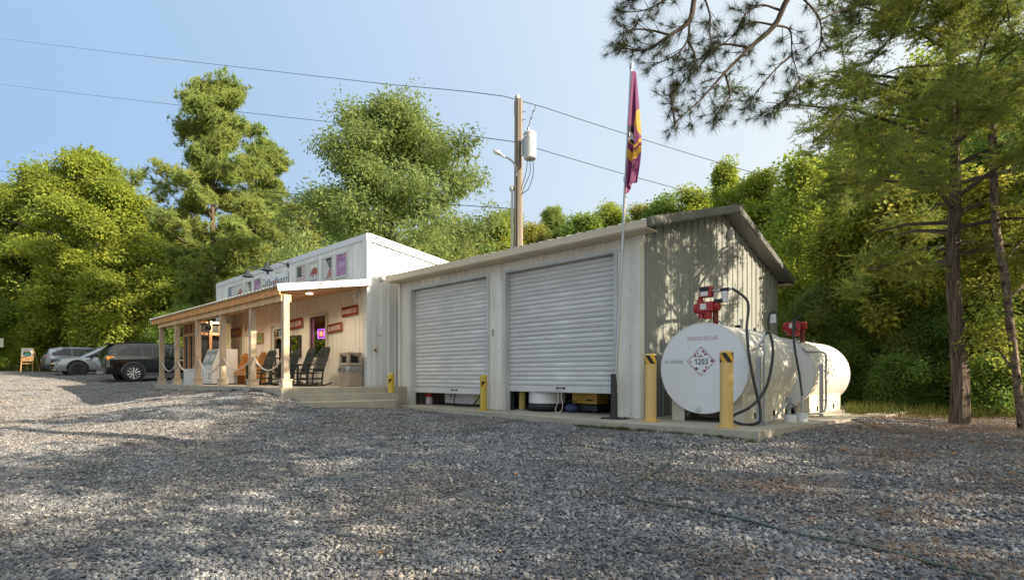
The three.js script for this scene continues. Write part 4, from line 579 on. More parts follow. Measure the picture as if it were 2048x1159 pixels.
  // security camera, conduit and tap on the walls
  const cam = mesh('security_camera', [cyl(0.06, 0.06, 0.05, kx(-9.5), 3.05, SZ + 0.03, 'z'), cyl(0.045, 0.045, 0.17, kx(-9.5) - 0.09, 3.0, SZ + 0.12, 'x'), rod(V(kx(-9.5), 3.05, SZ + 0.04), V(kx(-9.5) - 0.04, 3.0, SZ + 0.12), 0.015), rod(V(kx(-9.5) + 0.1, 3.04, SZ + 0.05), V(kx(-9.5) + 0.1, 2.5, SZ + 0.05), 0.008)], M.white, store); mesh('lens', cyl(0.035, 0.035, 0.01, kx(-9.5) - 0.18, 3.0, SZ + 0.12, 'x'), M.black, cam);
  mesh('wall_box', [bx(0.05, 0.24, 0.12, SX + 0.03, 2.02, SZ - 0.36, { b: 0.01 }), rod(V(SX + 0.03, 1.9, SZ - 0.36), V(SX + 0.03, 0.5, SZ - 0.33), 0.014)], M.white, store);
  const tap = mesh('tap', [cyl(0.03, 0.03, 0.05, SX + 0.03, 1.47, SZ - 0.22, 'x'), rod(V(SX + 0.05, 1.47, SZ - 0.22), V(SX + 0.12, 1.42, SZ - 0.22), 0.018), new THREE.TorusGeometry(0.035, 0.008, 6, 16).rotateY(PI / 2).translate(SX + 0.09, 1.52, SZ - 0.22)], mat([0.45, 0.2, 0.08], 0.35, { metalness: 0.8 }), store);
  mesh('bracket', [bx(0.04, 0.12, 0.1, SX + 0.02, 3.46, SZ - 0.42, { b: 0.01 })], M.greyPaint, store);
  // gooseneck lamps over the name board
  for (const x of [kx(-14.29), kx(-16.06)]) { const l = mesh('gooseneck_lamp', [bx(0.09, 0.16, 0.03, x, 4.47, SZ + 0.04), tube([[x, 4.47, SZ + 0.05], [x - 0.02, 4.52, SZ + 0.3], [x - 0.05, 4.53, SZ + 0.62], [x - 0.05, 4.44, SZ + 0.7]], 0.018, 30)], M.black, store); mesh('lamp_shade', [lathe([[0.03, 0.26], [0.045, 0.24], [0.05, 0.16], [0.19, 0.0], [0.185, 0.0], [0.045, 0.15]], 28).translate(x - 0.05, 4.20, SZ + 0.7)], mat([0.03, 0.035, 0.04], 0.35, { side: THREE.DoubleSide }), l); mesh('bulb', [new THREE.SphereGeometry(0.05, 12, 8).translate(x - 0.05, 4.27, SZ + 0.7)], M.white, l); }
  // screened booth at the end of the porch
  const bx0 = -18.2, bx1 = -16.42, bz = 2.22, bk = 1.45, H = 2.74, booth = new THREE.Group(); booth.name = 'screened_booth'; store.add(booth);
  mesh('skirting', [sheet(bx0, bx1, DECK, () => 1.03, 0.2286, bx0 + 0.1, [], 0.022, false).translate(0, 0, bz), bx(bx1 - bx0 - 0.02, 0.56, 0.05, (bx0 + bx1) / 2, 0.75, bz - 0.03)], M.storeWhite, booth);
  const sk = sheet(-bz, -bk, DECK, () => 1.03, 0.2286, -bz + 0.1, [], 0.022, false); faceX(bx1)(sk); mesh('skirting', [sk, bx(0.05, 0.56, bz - bk - 0.06, bx1 - 0.03, 0.75, (bz + bk) / 2)], M.storeWhite, booth);
  for (const x of [bx0 + 0.045, bx0 + 0.62, bx0 + 1.18, bx1 - 0.045]) mesh('frame_post', [bx(0.09, H - 1.03, 0.09, x, (H + 1.03) / 2, bz - 0.02)], M.boothWood, booth);
  for (const z of [bk + 0.05, 1.84]) mesh('frame_post', [bx(0.09, H - 1.03, 0.09, bx1 - 0.045, (H + 1.03) / 2, z)], M.boothWood, booth);
  mesh('rail', [bx(bx1 - bx0 - 0.1, 0.1, 0.07, (bx0 + bx1) / 2, 2.28, bz - 0.018, { rot: true }), bx(bx1 - bx0 - 0.1, 0.08, 0.07, (bx0 + bx1) / 2, H - 0.05, bz - 0.018, { rot: true }), bx(0.07, 0.1, bz - bk - 0.16, bx1 - 0.043, 2.28, (bz + bk) / 2), bx(0.07, 0.08, bz - bk - 0.16, bx1 - 0.043, H - 0.05, (bz + bk) / 2)], M.boothWood, booth);
  for (let k = 0; k < 6; k++) mesh('muntin', [bx(0.035, 0.36, 0.04, bx0 + 0.25 + k * 0.27, 2.5, bz - 0.015)], M.boothWood, booth);
  mesh('back_panel', [bx(bx1 - bx0 - 0.05, H - DECK, 0.03, (bx0 + bx1) / 2, (H + DECK) / 2, bk - 0.02)], M.boothWood, booth);
  mesh('screen', [bx(bx1 - bx0 - 0.1, H - 1.05, 0.008, (bx0 + bx1) / 2, (H + 1.03) / 2, bz - 0.05), bx(0.008, H - 1.05, bz - bk - 0.1, bx1 - 0.075, (H + 1.03) / 2, (bz + bk) / 2)], M.screen, booth);
}
// name board and wooden signs
{
  const T = (s, bg, fg, font, sx = 1) => (c, w, h) => { c.fillStyle = bg; c.fillRect(0, 0, w, h); const r = rng(s.length * 7 + 1); c.globalAlpha = 0.35; for (let k = 0; k < 60; k++) { c.fillStyle = r() > 0.5 ? '#3c0d06' : '#b5603a'; c.fillRect(r() * w, r() * h, 20 + r() * 90, 1.5); } c.globalAlpha = 1; c.fillStyle = fg; c.font = font; c.textAlign = 'center'; c.textBaseline = 'middle'; c.save(); c.translate(w / 2, h / 2 + 4); c.scale(sx, 1); c.fillText(s, 0, 0); c.restore(); };
  const sg = sign('name_board', (c, w, h) => { c.fillStyle = '#e4e6ea'; c.fillRect(0, 0, w, h); c.fillStyle = '#16151c'; c.font = 'italic bold 124px serif'; c.textAlign = 'center'; c.save(); c.translate(w / 2, h * 0.50); c.scale(0.86, 1); c.fillText("Thibodeaux's", 0, 0); c.restore(); c.fillStyle = '#c2543e'; c.beginPath(); c.ellipse(w * 0.47, h * 0.30, 42, 12, -0.3, 0, 7); c.fill(); c.fillStyle = '#8fa8bd'; c.fillRect(w * 0.42, h * 0.16, 90, 8); c.fillStyle = '#16151c'; c.font = 'bold 34px serif'; c.textAlign = 'center'; c.fillText('BBQ', w * 0.88, h * 0.74); }, kx(-14.29) - kx(-16.2), 0.82, kx(-15.245), 3.86, SZ + 0.03, 'white name board with script lettering on the parapet under two black lamps', { mat: M.white });
  sign('barbecue_sign', T('BARBECUE', '#7d2413', '#e8d9c8', 'bold 118px sans-serif', 0.80), kx(-9.53) - kx(-10.46), 0.28, kx(-10.0), 2.60, SZ + 0.03, 'red wooden BARBECUE board high on the wall by the store corner', { rz: 0.03 });
  sign('burgers_sign', T('BURGERS', '#7d2a14', '#e8d9c8', 'bold 124px sans-serif', 0.84), kx(-10.46) - kx(-11.37), 0.27, kx(-10.92), 2.17, SZ + 0.03, 'red wooden BURGERS board between the window and the BARBECUE board', { rz: 0.05 });
  sign('boudin_sign', T('BOUDIN', '#7d2413', '#e8d9c8', 'bold 140px sans-serif', 0.86), kx(-13.16) - kx(-14.13), 0.34, kx(-13.64), 2.46, SZ + 0.03, 'red wooden BOUDIN board above the hanging mirror', { rz: 0.03 });
  sign('cooking_sign', T('COOKING', '#7a3a14', '#e0a54a', 'bold 112px sans-serif', 0.9), kx(-18.75) - kx(-19.88), 0.36, kx(-19.3), 2.46, SZ + 0.03, 'brown wooden board with carved yellow letters above the bench', { mat: M.benchWood });
  sign('green_sign', T('HOT FOOD', '#8f9a63', '#2e6b3c', 'bold 92px sans-serif', 0.8), kx(-16.43) - kx(-17.2), 0.36, kx(-16.82), 2.14, SZ + 0.03, 'small pale green painted board beside the entrance door', { mat: M.benchWood });
  sign('crawfish_sign', (c, w, h) => { c.fillStyle = '#b9b79c'; c.fillRect(0, 0, w, h); c.fillStyle = '#b5342a'; c.beginPath(); c.ellipse(w * 0.25, h * 0.4, 70, 90, 0.2, 0, 7); c.fill(); c.fillStyle = '#5c8f6a'; c.fillRect(w * 0.55, h * 0.1, w * 0.4, h * 0.75); }, 0.7, 0.4, kx(-17.9), 2.5, SZ + 0.03, 'painted board with a red shape, half hidden by a porch post', { mat: M.benchWood });
  sign('ice_sign', (c, w, h) => { c.fillStyle = '#d8cf9c'; c.fillRect(0, 0, w, h); c.fillStyle = '#2b2a28'; c.font = 'bold 190px sans-serif'; c.textAlign = 'center'; c.fillText('ICE', w / 2, h * 0.94); c.font = '120px serif'; c.fillText('&', w / 2, h * 0.3); c.strokeStyle = '#55524a'; c.lineWidth = 14; c.beginPath(); c.arc(w / 2, h * 0.5, 90, 0, 6.3); c.stroke(); c.fillRect(w * 0.2, h * 0.66, w * 0.6, 14); }, 0.42, 1.05, -16.2, 2.05, 1.35, 'tall yellow ICE board standing above the ice machine', { mat: M.winTrim }).position.set(-15.3, 2.05, 1.62);
  sign('price_board', (c, w, h) => { c.fillStyle = '#d6d0a4'; c.fillRect(0, 0, w, h); c.fillStyle = '#3a3832'; c.font = 'bold 200px serif'; c.textAlign = 'center'; c.fillText('PIE', w / 2, h * 0.52); c.fillRect(w * 0.2, h * 0.68, w * 0.6, 20); }, 0.55, 0.6, kx(-20.4), 2.25, SZ + 0.03, 'cream painted board on the wall behind the ice machine', { mat: M.benchWood });
  // neon sign inside the window
  const ne = thing('neon_open_sign', 'lit OPEN sign with violet border inside the front window', 'neon sign', [kx(-12.17), 2.07, SZ - 0.12]);
  const P = 0.008, rect = tube([[-0.2, -0.13, 0], [0.2, -0.13, 0], [0.2, 0.13, 0], [-0.2, 0.13, 0], [-0.2, -0.13, 0]].flatMap((p, i, a) => i ? [[(p[0] + a[i - 1][0]) / 2, (p[1] + a[i - 1][1]) / 2, 0], p] : [p]), 0.009, 120, 6);
  mesh('border_tube', [rect], mat([0.1, 0.05, 0.2], 0.4, { emissive: lin(0.42, 0.10, 1.0), emissiveIntensity: 2.2 }), ne);
  const seg = (a) => tube(a.map(([x, y]) => [x, y, 0.012]), P, 24, 6);
  mesh('letter', [seg([[-0.15, -0.06], [-0.165, 0.0], [-0.15, 0.06], [-0.11, 0.06], [-0.095, 0], [-0.11, -0.06], [-0.15, -0.06]])], mat([0.2, 0.02, 0.02], 0.4, { emissive: lin(1, 0.05, 0.08), emissiveIntensity: 2.6 }), ne);
  mesh('letter', [seg([[-0.06, -0.07], [-0.06, 0.065], [-0.02, 0.065], [-0.01, 0.03], [-0.02, 0], [-0.055, -0.005]])], mat([0.2, 0.02, 0.02], 0.4, { emissive: lin(1, 0.05, 0.08), emissiveIntensity: 2.6 }), ne);
  mesh('letter', [seg([[0.075, 0.065], [0.03, 0.065], [0.03, 0], [0.065, 0], [0.03, 0], [0.03, -0.065], [0.075, -0.065]])], mat([0.2, 0.05, 0.02], 0.4, { emissive: lin(1, 0.35, 0.05), emissiveIntensity: 2.6 }), ne);
  mesh('letter', [seg([[0.1, -0.07], [0.1, 0.065], [0.155, -0.065], [0.155, 0.07]])], mat([0.2, 0.02, 0.02], 0.4, { emissive: lin(1, 0.05, 0.08), emissiveIntensity: 2.6 }), ne);
  mesh('backing', [bx(0.46, 0.32, 0.01, 0, 0, -0.03)], M.black, ne);
  const nl = new THREE.PointLight(new THREE.Color(1, 0.2, 0.5), 0.05, 4); nl.position.set(kx(-12.17), 2.07, SZ - 0.09); nl.castShadow = true; scene.add(nl);
  // mirror hung by a cord
  const mi = thing('framed_mirror', 'dark framed mirror hanging from a cord between the door and the window', 'mirror', [kx(-13.7), 1.72, SZ + 0.03]); const w = 0.7, h = 0.72;
  mesh('frame', [bx(0.06, h, 0.04, -w / 2, 0, 0.02), bx(0.06, h, 0.04, w / 2, 0, 0.02), bx(w - 0.06, 0.06, 0.04, 0, h / 2 - 0.03, 0.02), bx(w - 0.06, 0.06, 0.04, 0, -h / 2 + 0.03, 0.02)], M.darkGreen, mi); mesh('glass', [plate(w - 0.06, h - 0.1, 0, 0, 0.02)], mat([0.6, 0.62, 0.6], 0.03, { metalness: 1 }), mi); mesh('cord', [rod(V(-0.26, h / 2, 0.03), V(0, h / 2 + 0.2, 0.012), 0.008), rod(V(0.26, h / 2, 0.03), V(0, h / 2 + 0.2, 0.012), 0.008)], M.rope, mi);
}
// rocking chairs
function rocker(label, p, turn) {
  const t = thing('rocking_chair', label, 'rocking chair', p, turn, 'rocking chairs on the porch'); // faces +z
  const m = M.darkGreen, tilt = 0.22;
  for (const s of [-1, 1]) {
    mesh('rocker', [tube([[s * 0.27, 0.10, -0.52], [s * 0.27, 0.035, -0.25], [s * 0.27, 0.02, 0.02], [s * 0.27, 0.035, 0.28], [s * 0.27, 0.075, 0.46]], 0.022, 24)], m, t);
    mesh('front_leg', [bx(0.05, 0.58, 0.06, s * 0.27, 0.34, 0.28, { b: 0.008 })], m, t);
    mesh('back_post', [rod(V(s * 0.27, 0.05, -0.18), V(s * 0.27, 0.42, -0.22), 0.026), rod(V(s * 0.27, 0.42, -0.22), V(s * 0.26, 1.12, -0.46), 0.024)], m, t);
    mesh('armrest', [bx(0.09, 0.03, 0.58, s * 0.28, 0.645, 0.04, { b: 0.01 })], m, t); mesh('arm_stretcher', [rod(V(s * 0.27, 0.5, 0.28), V(s * 0.27, 0.5, -0.25), 0.014), rod(V(s * 0.27, 0.22, 0.28), V(s * 0.27, 0.22, -0.2), 0.014)], m, t);
  }
  mesh('seat', [0, 1, 2, 3, 4, 5].map((k) => bx(0.54, 0.022, 0.078, 0, 0.42 - 0.008 * (5 - k), -0.18 + k * 0.09, { b: 0.006 })).concat([bx(0.54, 0.07, 0.03, 0, 0.38, 0.30)]), m, t);
  for (let k = 0; k < 7; k++) mesh('slat', [rod(V(-0.18 + k * 0.06, 0.45, -0.235), V(-0.18 + k * 0.06, 1.03, -0.43), 0.014)], m, t);
  mesh('head_rail', [bx(0.5, 0.12, 0.03, 0, 1.085, -0.45, { rx: -tilt, b: 0.012 }), bx(0.46, 0.04, 0.03, 0, 1.165, -0.475, { rx: -tilt, b: 0.012 })], m, t); mesh('lower_rail', [bx(0.5, 0.06, 0.03, 0, 0.46, -0.24, { rx: -tilt })], m, t); mesh('stretcher', [rod(V(-0.27, 0.2, 0.28), V(0.27, 0.2, 0.28), 0.014), rod(V(-0.27, 0.24, -0.2), V(0.27, 0.24, -0.2), 0.014)], m, t);
  return t;
}
const rk = rocker('dark green rocking chair nearest the rubbish bin, below the front window', [-9.5, DECK, 1.45], 0.06);
rk.scale.setScalar(0.94);
copy(rk, 'dark green rocking chair second from the rubbish bin', [-10.35, DECK, 1.45], -0.05);
copy(rk, 'dark green rocking chair beneath the hanging mirror, third from the bin', [-11.35, DECK, 1.42], 0.03);
copy(rk, 'dark green rocking chair beside the wooden bench, by the door', [-12.7, DECK, 1.6], 0.12);
// bin
{
  const b = thing('rubbish_bin', 'tan square rubbish bin with hooded top and grey liner by the store corner', 'bin', [-8.42, DECK, 0.86]);
  mesh('body', [bx(0.5, 0.50, 0.44, 0, 0.25, 0, { b: 0.025 })], M.binTan, b); for (let k = 0; k < 9; k++) mesh('rib', [bx(0.008, 0.3, 0.025, 0.251, 0.26, -0.14 + k * 0.035), bx(0.025, 0.3, 0.008, -0.16 + k * 0.04, 0.26, 0.221)], M.binTan, b);
  const post = []; for (const x of [-1, 1]) for (const z of [-1, 1]) post.push(bx(0.09, 0.30, 0.08, x * 0.2, 0.72, z * 0.175, { b: 0.015 })); post.push(bx(0.5, 0.07, 0.44, 0, 0.895, 0, { b: 0.025 }), bx(0.5, 0.08, 0.44, 0, 0.60, 0, { b: 0.02 })); mesh('hood', post, M.binTan, b);
  mesh('opening', [bx(0.36, 0.2, 0.02, 0, 0.74, 0.12), bx(0.02, 0.2, 0.3, 0.12, 0.74, 0)], M.black, b); mesh('rubbish', [bx(0.2, 0.16, 0.2, 0.02, 0.74, 0.02, { b: 0.05 })], mat([0.75, 0.72, 0.66], 0.8), b);
  const r = rng(4), pos = [], N = 64; for (let k = 0; k <= N; k++) { const a = k / N * 2 * PI, c = Math.cos(a), s = Math.sin(a), q = Math.pow(Math.pow(Math.abs(c), 6) + Math.pow(Math.abs(s), 6), -1 / 6); const f = 0.012 * Math.sin(k * 3.1) + 0.01 * (r() - 0.5); const y0 = 0.555, y1 = 0.42 - 0.05 * Math.sin(k * 0.9) - 0.03 * Math.cos(a); pos.push([c * q * (0.262 + 0.01), y0, s * q * 0.232], [c * q * (0.282 + f), (y0 + y1) / 2, s * q * (0.25 + f)], [c * q * (0.268 + f), y1, s * q * (0.238 + f)]); }
  const v = [], id = []; pos.flat().forEach((x) => v.push(x)); for (let k = 0; k < N; k++) for (let j = 0; j < 2; j++) { const a = k * 3 + j, c = a + 3; id.push(a, a + 1, c, a + 1, c + 1, c); } const g = new THREE.BufferGeometry(); g.setAttribute('position', new THREE.Float32BufferAttribute(v, 3)); g.setIndex(id); g.computeVertexNormals(); const mm = M.bag; mm.side = THREE.DoubleSide; mesh('liner_bag', [g], mm, b);
}
// bench
{
  const b = thing('wooden_bench', 'orange brown wooden bench with tall back and solid ends on the porch', 'bench', [-14.45, DECK, 1.15]);
  const end = [[-0.12, 0], [0.5, 0], [0.5, 0.52], [0.42, 0.6], [0.1, 0.66], [0.06, 0.98], [-0.02, 1.1], [-0.14, 1.08], [-0.17, 0.9]];
  for (const s of [-1, 1]) { const g = extrude(end.map(([z, y]) => [-z, y]), 0.05, 0.006); g.rotateY(PI / 2); g.translate(s * 0.78 - 0.025, 0, 0); mesh('end_panel', g, M.benchWood, b); }
  mesh('seat', [bx(1.5, 0.045, 0.5, 0, 0.43, 0.22, { b: 0.008, rot: true }), bx(1.5, 0.1, 0.03, 0, 0.36, 0.46, { rot: true })], M.benchWood, b);
  mesh('backrest', [bx(1.5, 0.36, 0.035, 0, 0.66, -0.06, { rx: -0.14, b: 0.006, rot: true })], M.benchWood, b); mesh('crest_rail', [bx(1.52, 0.08, 0.05, 0, 0.88, -0.09, { b: 0.012, rot: true }), bx(0.5, 0.07, 0.045, 0, 0.94, -0.095, { b: 0.02, rot: true })], M.benchWood, b); mesh('front_leg', [bx(0.05, 0.34, 0.05, 0.72, 0.17, 0.44), bx(0.05, 0.34, 0.05, -0.72, 0.17, 0.44)].map((g) => g.translate(0, 0, 0.0)), M.benchWood, b);
}
// ice machine
{
  const b = thing('ice_machine', 'white ice machine with sloping grey doors and red letters on the porch', 'ice machine', [-15.38, DECK, 2.3]); const w = 1.15, D = 0.8;
  const g = extrude([[0, 0.04], [0, 0.60], [0.22, 1.2], [D, 1.2], [D, 0.04]].map(([z, y]) => [z, y]), w - 0.02, 0.008); g.rotateY(PI / 2); g.applyMatrix4(new THREE.Matrix4().makeTranslation(-w / 2 + 0.01, 0, 0)); mesh('cabinet', g, M.white, b);
  const a = -Math.atan2(0.22, 0.6); for (const s of [-1, 1]) { const d = mesh('door', [bx(0.5, 0.54, 0.03, s * 0.275, 0.905, -0.115, { rx: a, b: 0.01 })], mat([0.30, 0.33, 0.29], 0.5), b); mesh('door_label', [bx(0.3, 0.24, 0.004, s * 0.275, 0.90, -0.094, { rx: a })], M.white, d); mesh('handle', [bx(0.05, 0.07, 0.04, s * 0.07, 0.90, -0.08, { rx: a, b: 0.01 })], M.chrome, d); }
  const L = mesh('lettering', [plate(1.05, 0.36, 0, 0.30, 0.0105)], mat([1, 1, 1], 0.5, { map: canvasTex(512, 176, (c) => { c.fillStyle = '#e6e6e4'; c.fillRect(0, 0, 512, 176); c.font = 'bold 170px serif'; c.textAlign = 'center'; c.fillStyle = '#a93b3b'; c.fillText('I', 90, 146); c.fillText('E', 410, 146); c.lineWidth = 7; c.strokeStyle = '#8b8f94'; c.strokeText('C', 250, 146); c.fillStyle = '#dadcdc'; c.fillText('C', 250, 146); }) }), b);
  mesh('foot', [bx(1.05, 0.04, 0.7, 0, 0.02, -0.4)], M.black, b); mesh('side_emblem', [plate(0.16, 0.3, w / 2 + 0.0105, 0.62, -0.35, PI / 2)], mat([0.4, 0.03, 0.04], 0.5), b);
}
// porch fan
{
  const f = thing('porch_fan', 'round wire fan hanging under the porch roof above the ice machine', 'fan', [-15.35, 2.42, 2.25]);
  const rings = [0.36, 0.3, 0.22, 0.13].map((r, i) => new THREE.TorusGeometry(r, i ? 0.005 : 0.012, 6, 40).translate(0, 0, 0.07 - 0.02 * i)); for (let k = 0; k < 20; k++) { const a = k / 20 * 2 * PI; rings.push(rod(V(0.06 * Math.cos(a), 0.06 * Math.sin(a), 0.1), V(0.36 * Math.cos(a), 0.36 * Math.sin(a), 0.06), 0.003, 0.003, 4)); } mesh('cage', rings, M.black, f);
  mesh('motor', [cyl(0.07, 0.08, 0.14, 0, 0, 0, 'z'), cyl(0.03, 0.03, 0.26, 0, 0.23, -0.02)], M.black, f); for (let k = 0; k < 3; k++) mesh('blade', [bx(0.25, 0.11, 0.008, 0.18, 0, 0.04, { rx: 0.4, b: 0.003 }).rotateZ(k * 2.094 + 0.5)], M.greyPaint, f);
}
// ropes strung from post to post
{
  const px = [-20.54, -18.45, -16.02, -13.63, -11.23, -9.07].map(kx), words = ['between the two posts farthest from the shed', 'between the second and third porch posts in front of the booth', 'in front of the ice machine', 'in front of the bench', 'between the last two posts before the rocking chairs'];
  for (let i = 0; i < 5; i++) { const a = px[i] + 0.075, b = px[i + 1] - 0.075, pts = []; for (let k = 0; k <= 12; k++) { const t = k / 12; pts.push([a + (b - a) * t, 1.27 - 0.42 * 4 * t * (1 - t) * (0.8 + 0.08 * (i % 3)), 2.8]); } const m = mesh('porch_rope', [tube(pts, 0.02, 40, 8)], M.rope); tag(m, 'thick pale rope sagging ' + words[i], 'rope', 'porch ropes'); }
}
// the whole store stands a little nearer than it was first laid out: sited and sized again by 0.97
for (const o of scene.children.slice(before)) { o.position.sub(CAM).multiplyScalar(0.97).add(CAM); if (!o.isLight) o.scale.multiplyScalar(0.97); }

// ---------- utility poles and wires ----------
const pole = thing('utility_pole', 'tall wooden utility pole with a grey transformer standing behind the shed', 'utility pole', [-8.65, 0, -6.15]);
{
  mesh('pole', [lathe([[0, 0], [0.19, 0], [0.145, 10.95], [0.13, 10.98], [0, 10.98]], 20)], M.poleWood, pole);
  const W = (x, y, d) => at(x, y, d).sub(pole.position), T = W(1060, 292, 19.55);
  const tr = mesh('transformer', [lathe([[0, -0.48], [0.19, -0.48], [0.215, -0.46], [0.225, -0.44], [0.225, 0.40], [0.235, 0.41], [0.235, 0.44], [0.2, 0.5], [0.1, 0.54], [0, 0.55]], 28).translate(T.x, T.y, T.z)], M.greyPaint, pole);
  mesh('bushing', [lathe([[0, 0], [0.05, 0], [0.06, 0.03], [0.03, 0.05], [0.055, 0.08], [0.03, 0.10], [0.05, 0.13], [0.03, 0.15], [0.045, 0.18], [0.02, 0.21], [0.012, 0.3], [0, 0.3]], 12).translate(T.x - 0.08, T.y + 0.5, T.z)], M.steel, tr);
  mesh('lug', [cyl(0.025, 0.025, 0.08, T.x + 0.12, T.y + 0.28, T.z + 0.2, 'z'), cyl(0.025, 0.025, 0.08, T.x, T.y + 0.28, T.z + 0.23, 'z'), cyl(0.06, 0.06, 0.01, T.x, T.y - 0.485, T.z)], M.steel, tr);
  mesh('bracket', [bx(0.08, 0.5, 0.12, (T.x) / 2 - 0.02, T.y + 0.1, T.z / 2), bx(0.3, 0.06, 0.06, T.x / 2, T.y + 0.3, T.z / 2), bx(0.3, 0.06, 0.06, T.x / 2, T.y - 0.2, T.z / 2)], M.steel, pole);
  mesh('insulator', [lathe([[0, 0], [0.05, 0], [0.1, 0.05], [0.06, 0.08], [0.11, 0.13], [0.06, 0.17], [0.07, 0.21], [0, 0.22]], 16).translate(-0.06, 10.96, 0), bx(0.06, 0.5, 0.05, -0.17, 10.72, 0)], M.greyPaint, pole);
  const coil = []; for (let k = 0; k <= 60; k++) { const t = k / 60, a = t * 7 * PI, p = W(1072, 210, 19.6).lerp(W(1055, 258, 19.55), t); const c = t > 0.28 && t < 0.72 ? 0.09 : 0.02; coil.push(V(p.x + c * Math.cos(a) * 0.7, p.y + c * Math.sin(a), p.z + c * Math.cos(a) * 0.5)); }
  mesh('jumper_wire', [tube(coil, 0.012, 260, 5), tube([W(1060, 320, 19.5), W(1060, 345, 19.5), W(1050, 370, 19.6), W(1042, 392, 19.8)], 0.014, 30, 5), tube([W(1066, 318, 19.5), W(1066, 350, 19.5), W(1056, 378, 19.6), W(1043, 388, 19.8)], 0.014, 30, 5), tube([W(1055, 320, 19.5), W(1052, 345, 19.5), W(1046, 365, 19.6), W(1042, 380, 19.8)], 0.014, 30, 5)], M.wire, pole);
  mesh('bolt', [rod(V(0, 10.5, 0), V(0.28, 10.5, -0.1), 0.014), rod(V(0, 10.2, 0), V(0.28, 10.2, -0.1), 0.014)], M.steel, pole);
  const arm = mesh('lamp_arm', [tube([W(1034, 352, 19.9), W(1033, 338, 19.9), W(1026, 324, 19.8), W(1014, 315, 19.7), W(1004, 312, 19.65)], 0.035, 40, 8)], M.greyPaint, pole); const H = W(997, 306, 19.6), q = new THREE.Quaternion().setFromUnitVectors(V(1, 0, 0), W(1010, 313, 19.66).sub(W(986, 300, 19.55)).normalize());
  const head = new THREE.SphereGeometry(1, 20, 12).scale(0.2, 0.06, 0.1).translate(-0.02, 0, 0), hs = new THREE.SphereGeometry(1, 16, 8, 0, PI * 2, PI / 2, PI / 2).scale(0.11, 0.07, 0.085).translate(-0.08, -0.02, 0); const hood = mesh('lamp_head', [head.applyQuaternion(q).translate(H.x, H.y, H.z), cyl(0.05, 0.06, 0.06, H.x, H.y + 0.07, H.z)], M.greyPaint, pole); mesh('lens', [hs.applyQuaternion(q).translate(H.x, H.y, H.z)], M.white, pole);
  const c0 = W(1024.5, 380, 20), c1 = W(1022, 600, 20); mesh('service_riser', [rod(V(c0.x, 0, c0.z), c0, 0.045), new THREE.SphereGeometry(0.1, 12, 8).scale(1, 1.2, 1).translate(c0.x - 0.02, c0.y + 0.06, c0.z)], M.greyPaint, pole);
  mesh('ground_wire', [rod(V(0.12, 0, 0.12), V(0.11, 9.2, 0.1), 0.008)], M.wire, pole);
}
function wire(label, a, b, c, sag, r = 0.014, group) { // from a through the pole at b to c
  const pts = []; const part = (p, q, s, from) => { for (let k = from; k <= 14; k++) { const t = k / 14; pts.push(p.clone().lerp(q, t).add(V(0, -s * 4 * t * (1 - t), 0))); } };
  part(a, b, sag, 0); if (c) part(b, c, sag * 1.2, 1); const m = mesh('overhead_wire', [tube(pts, r, 80, 5)], M.wire); tag(m, label, 'wire');
}
{
  const ext = (p, q, k) => q.clone().add(q.clone().sub(p).multiplyScalar(k)); const b1 = at(1037, 198, 20), a1 = at(0, 75, 70), c1 = at(1535, 348, 27.3); wire('topmost overhead wire running over the head of the utility pole', ext(b1, a1, 0.3), b1, ext(b1, c1, 0.5), 0.12);
  const b2 = at(1036, 285, 20), a2 = at(0, 167, 70), c2 = at(1415, 388, 25.7); wire('overhead wire meeting the utility pole beside the transformer', ext(b2, a2, 0.3), b2, ext(b2, c2, 0.5), 0.1);
  const b3 = at(1023, 417, 20), a3 = at(0, 340, 40); wire('lowest overhead wire ending at the riser on the utility pole', ext(b3, a3, 0.3), b3, null, 0.1);
  const p2 = at(418, 502, 30); const q = thing('small_pole', 'pale slender pole behind the far end of the store', 'pole', [p2.x, ground(p2.x, p2.z), p2.z]); mesh('pole', [cyl(0.1, 0.13, p2.y - ground(p2.x, p2.z), 0, (p2.y - ground(p2.x, p2.z)) / 2, 0)], M.poleWood, q); mesh('cap', [cyl(0.12, 0.12, 0.06, 0, p2.y - ground(p2.x, p2.z), 0)], M.greyPaint, q);
  wire('thin service wire crossing the leafy trees to the slender pole', at(-30, 388, 30), at(418, 520, 30), null, 0.15, 0.009); wire('second thin service wire below it crossing the leafy trees', at(-30, 426, 30), at(418, 545, 30), null, 0.15, 0.011);
}

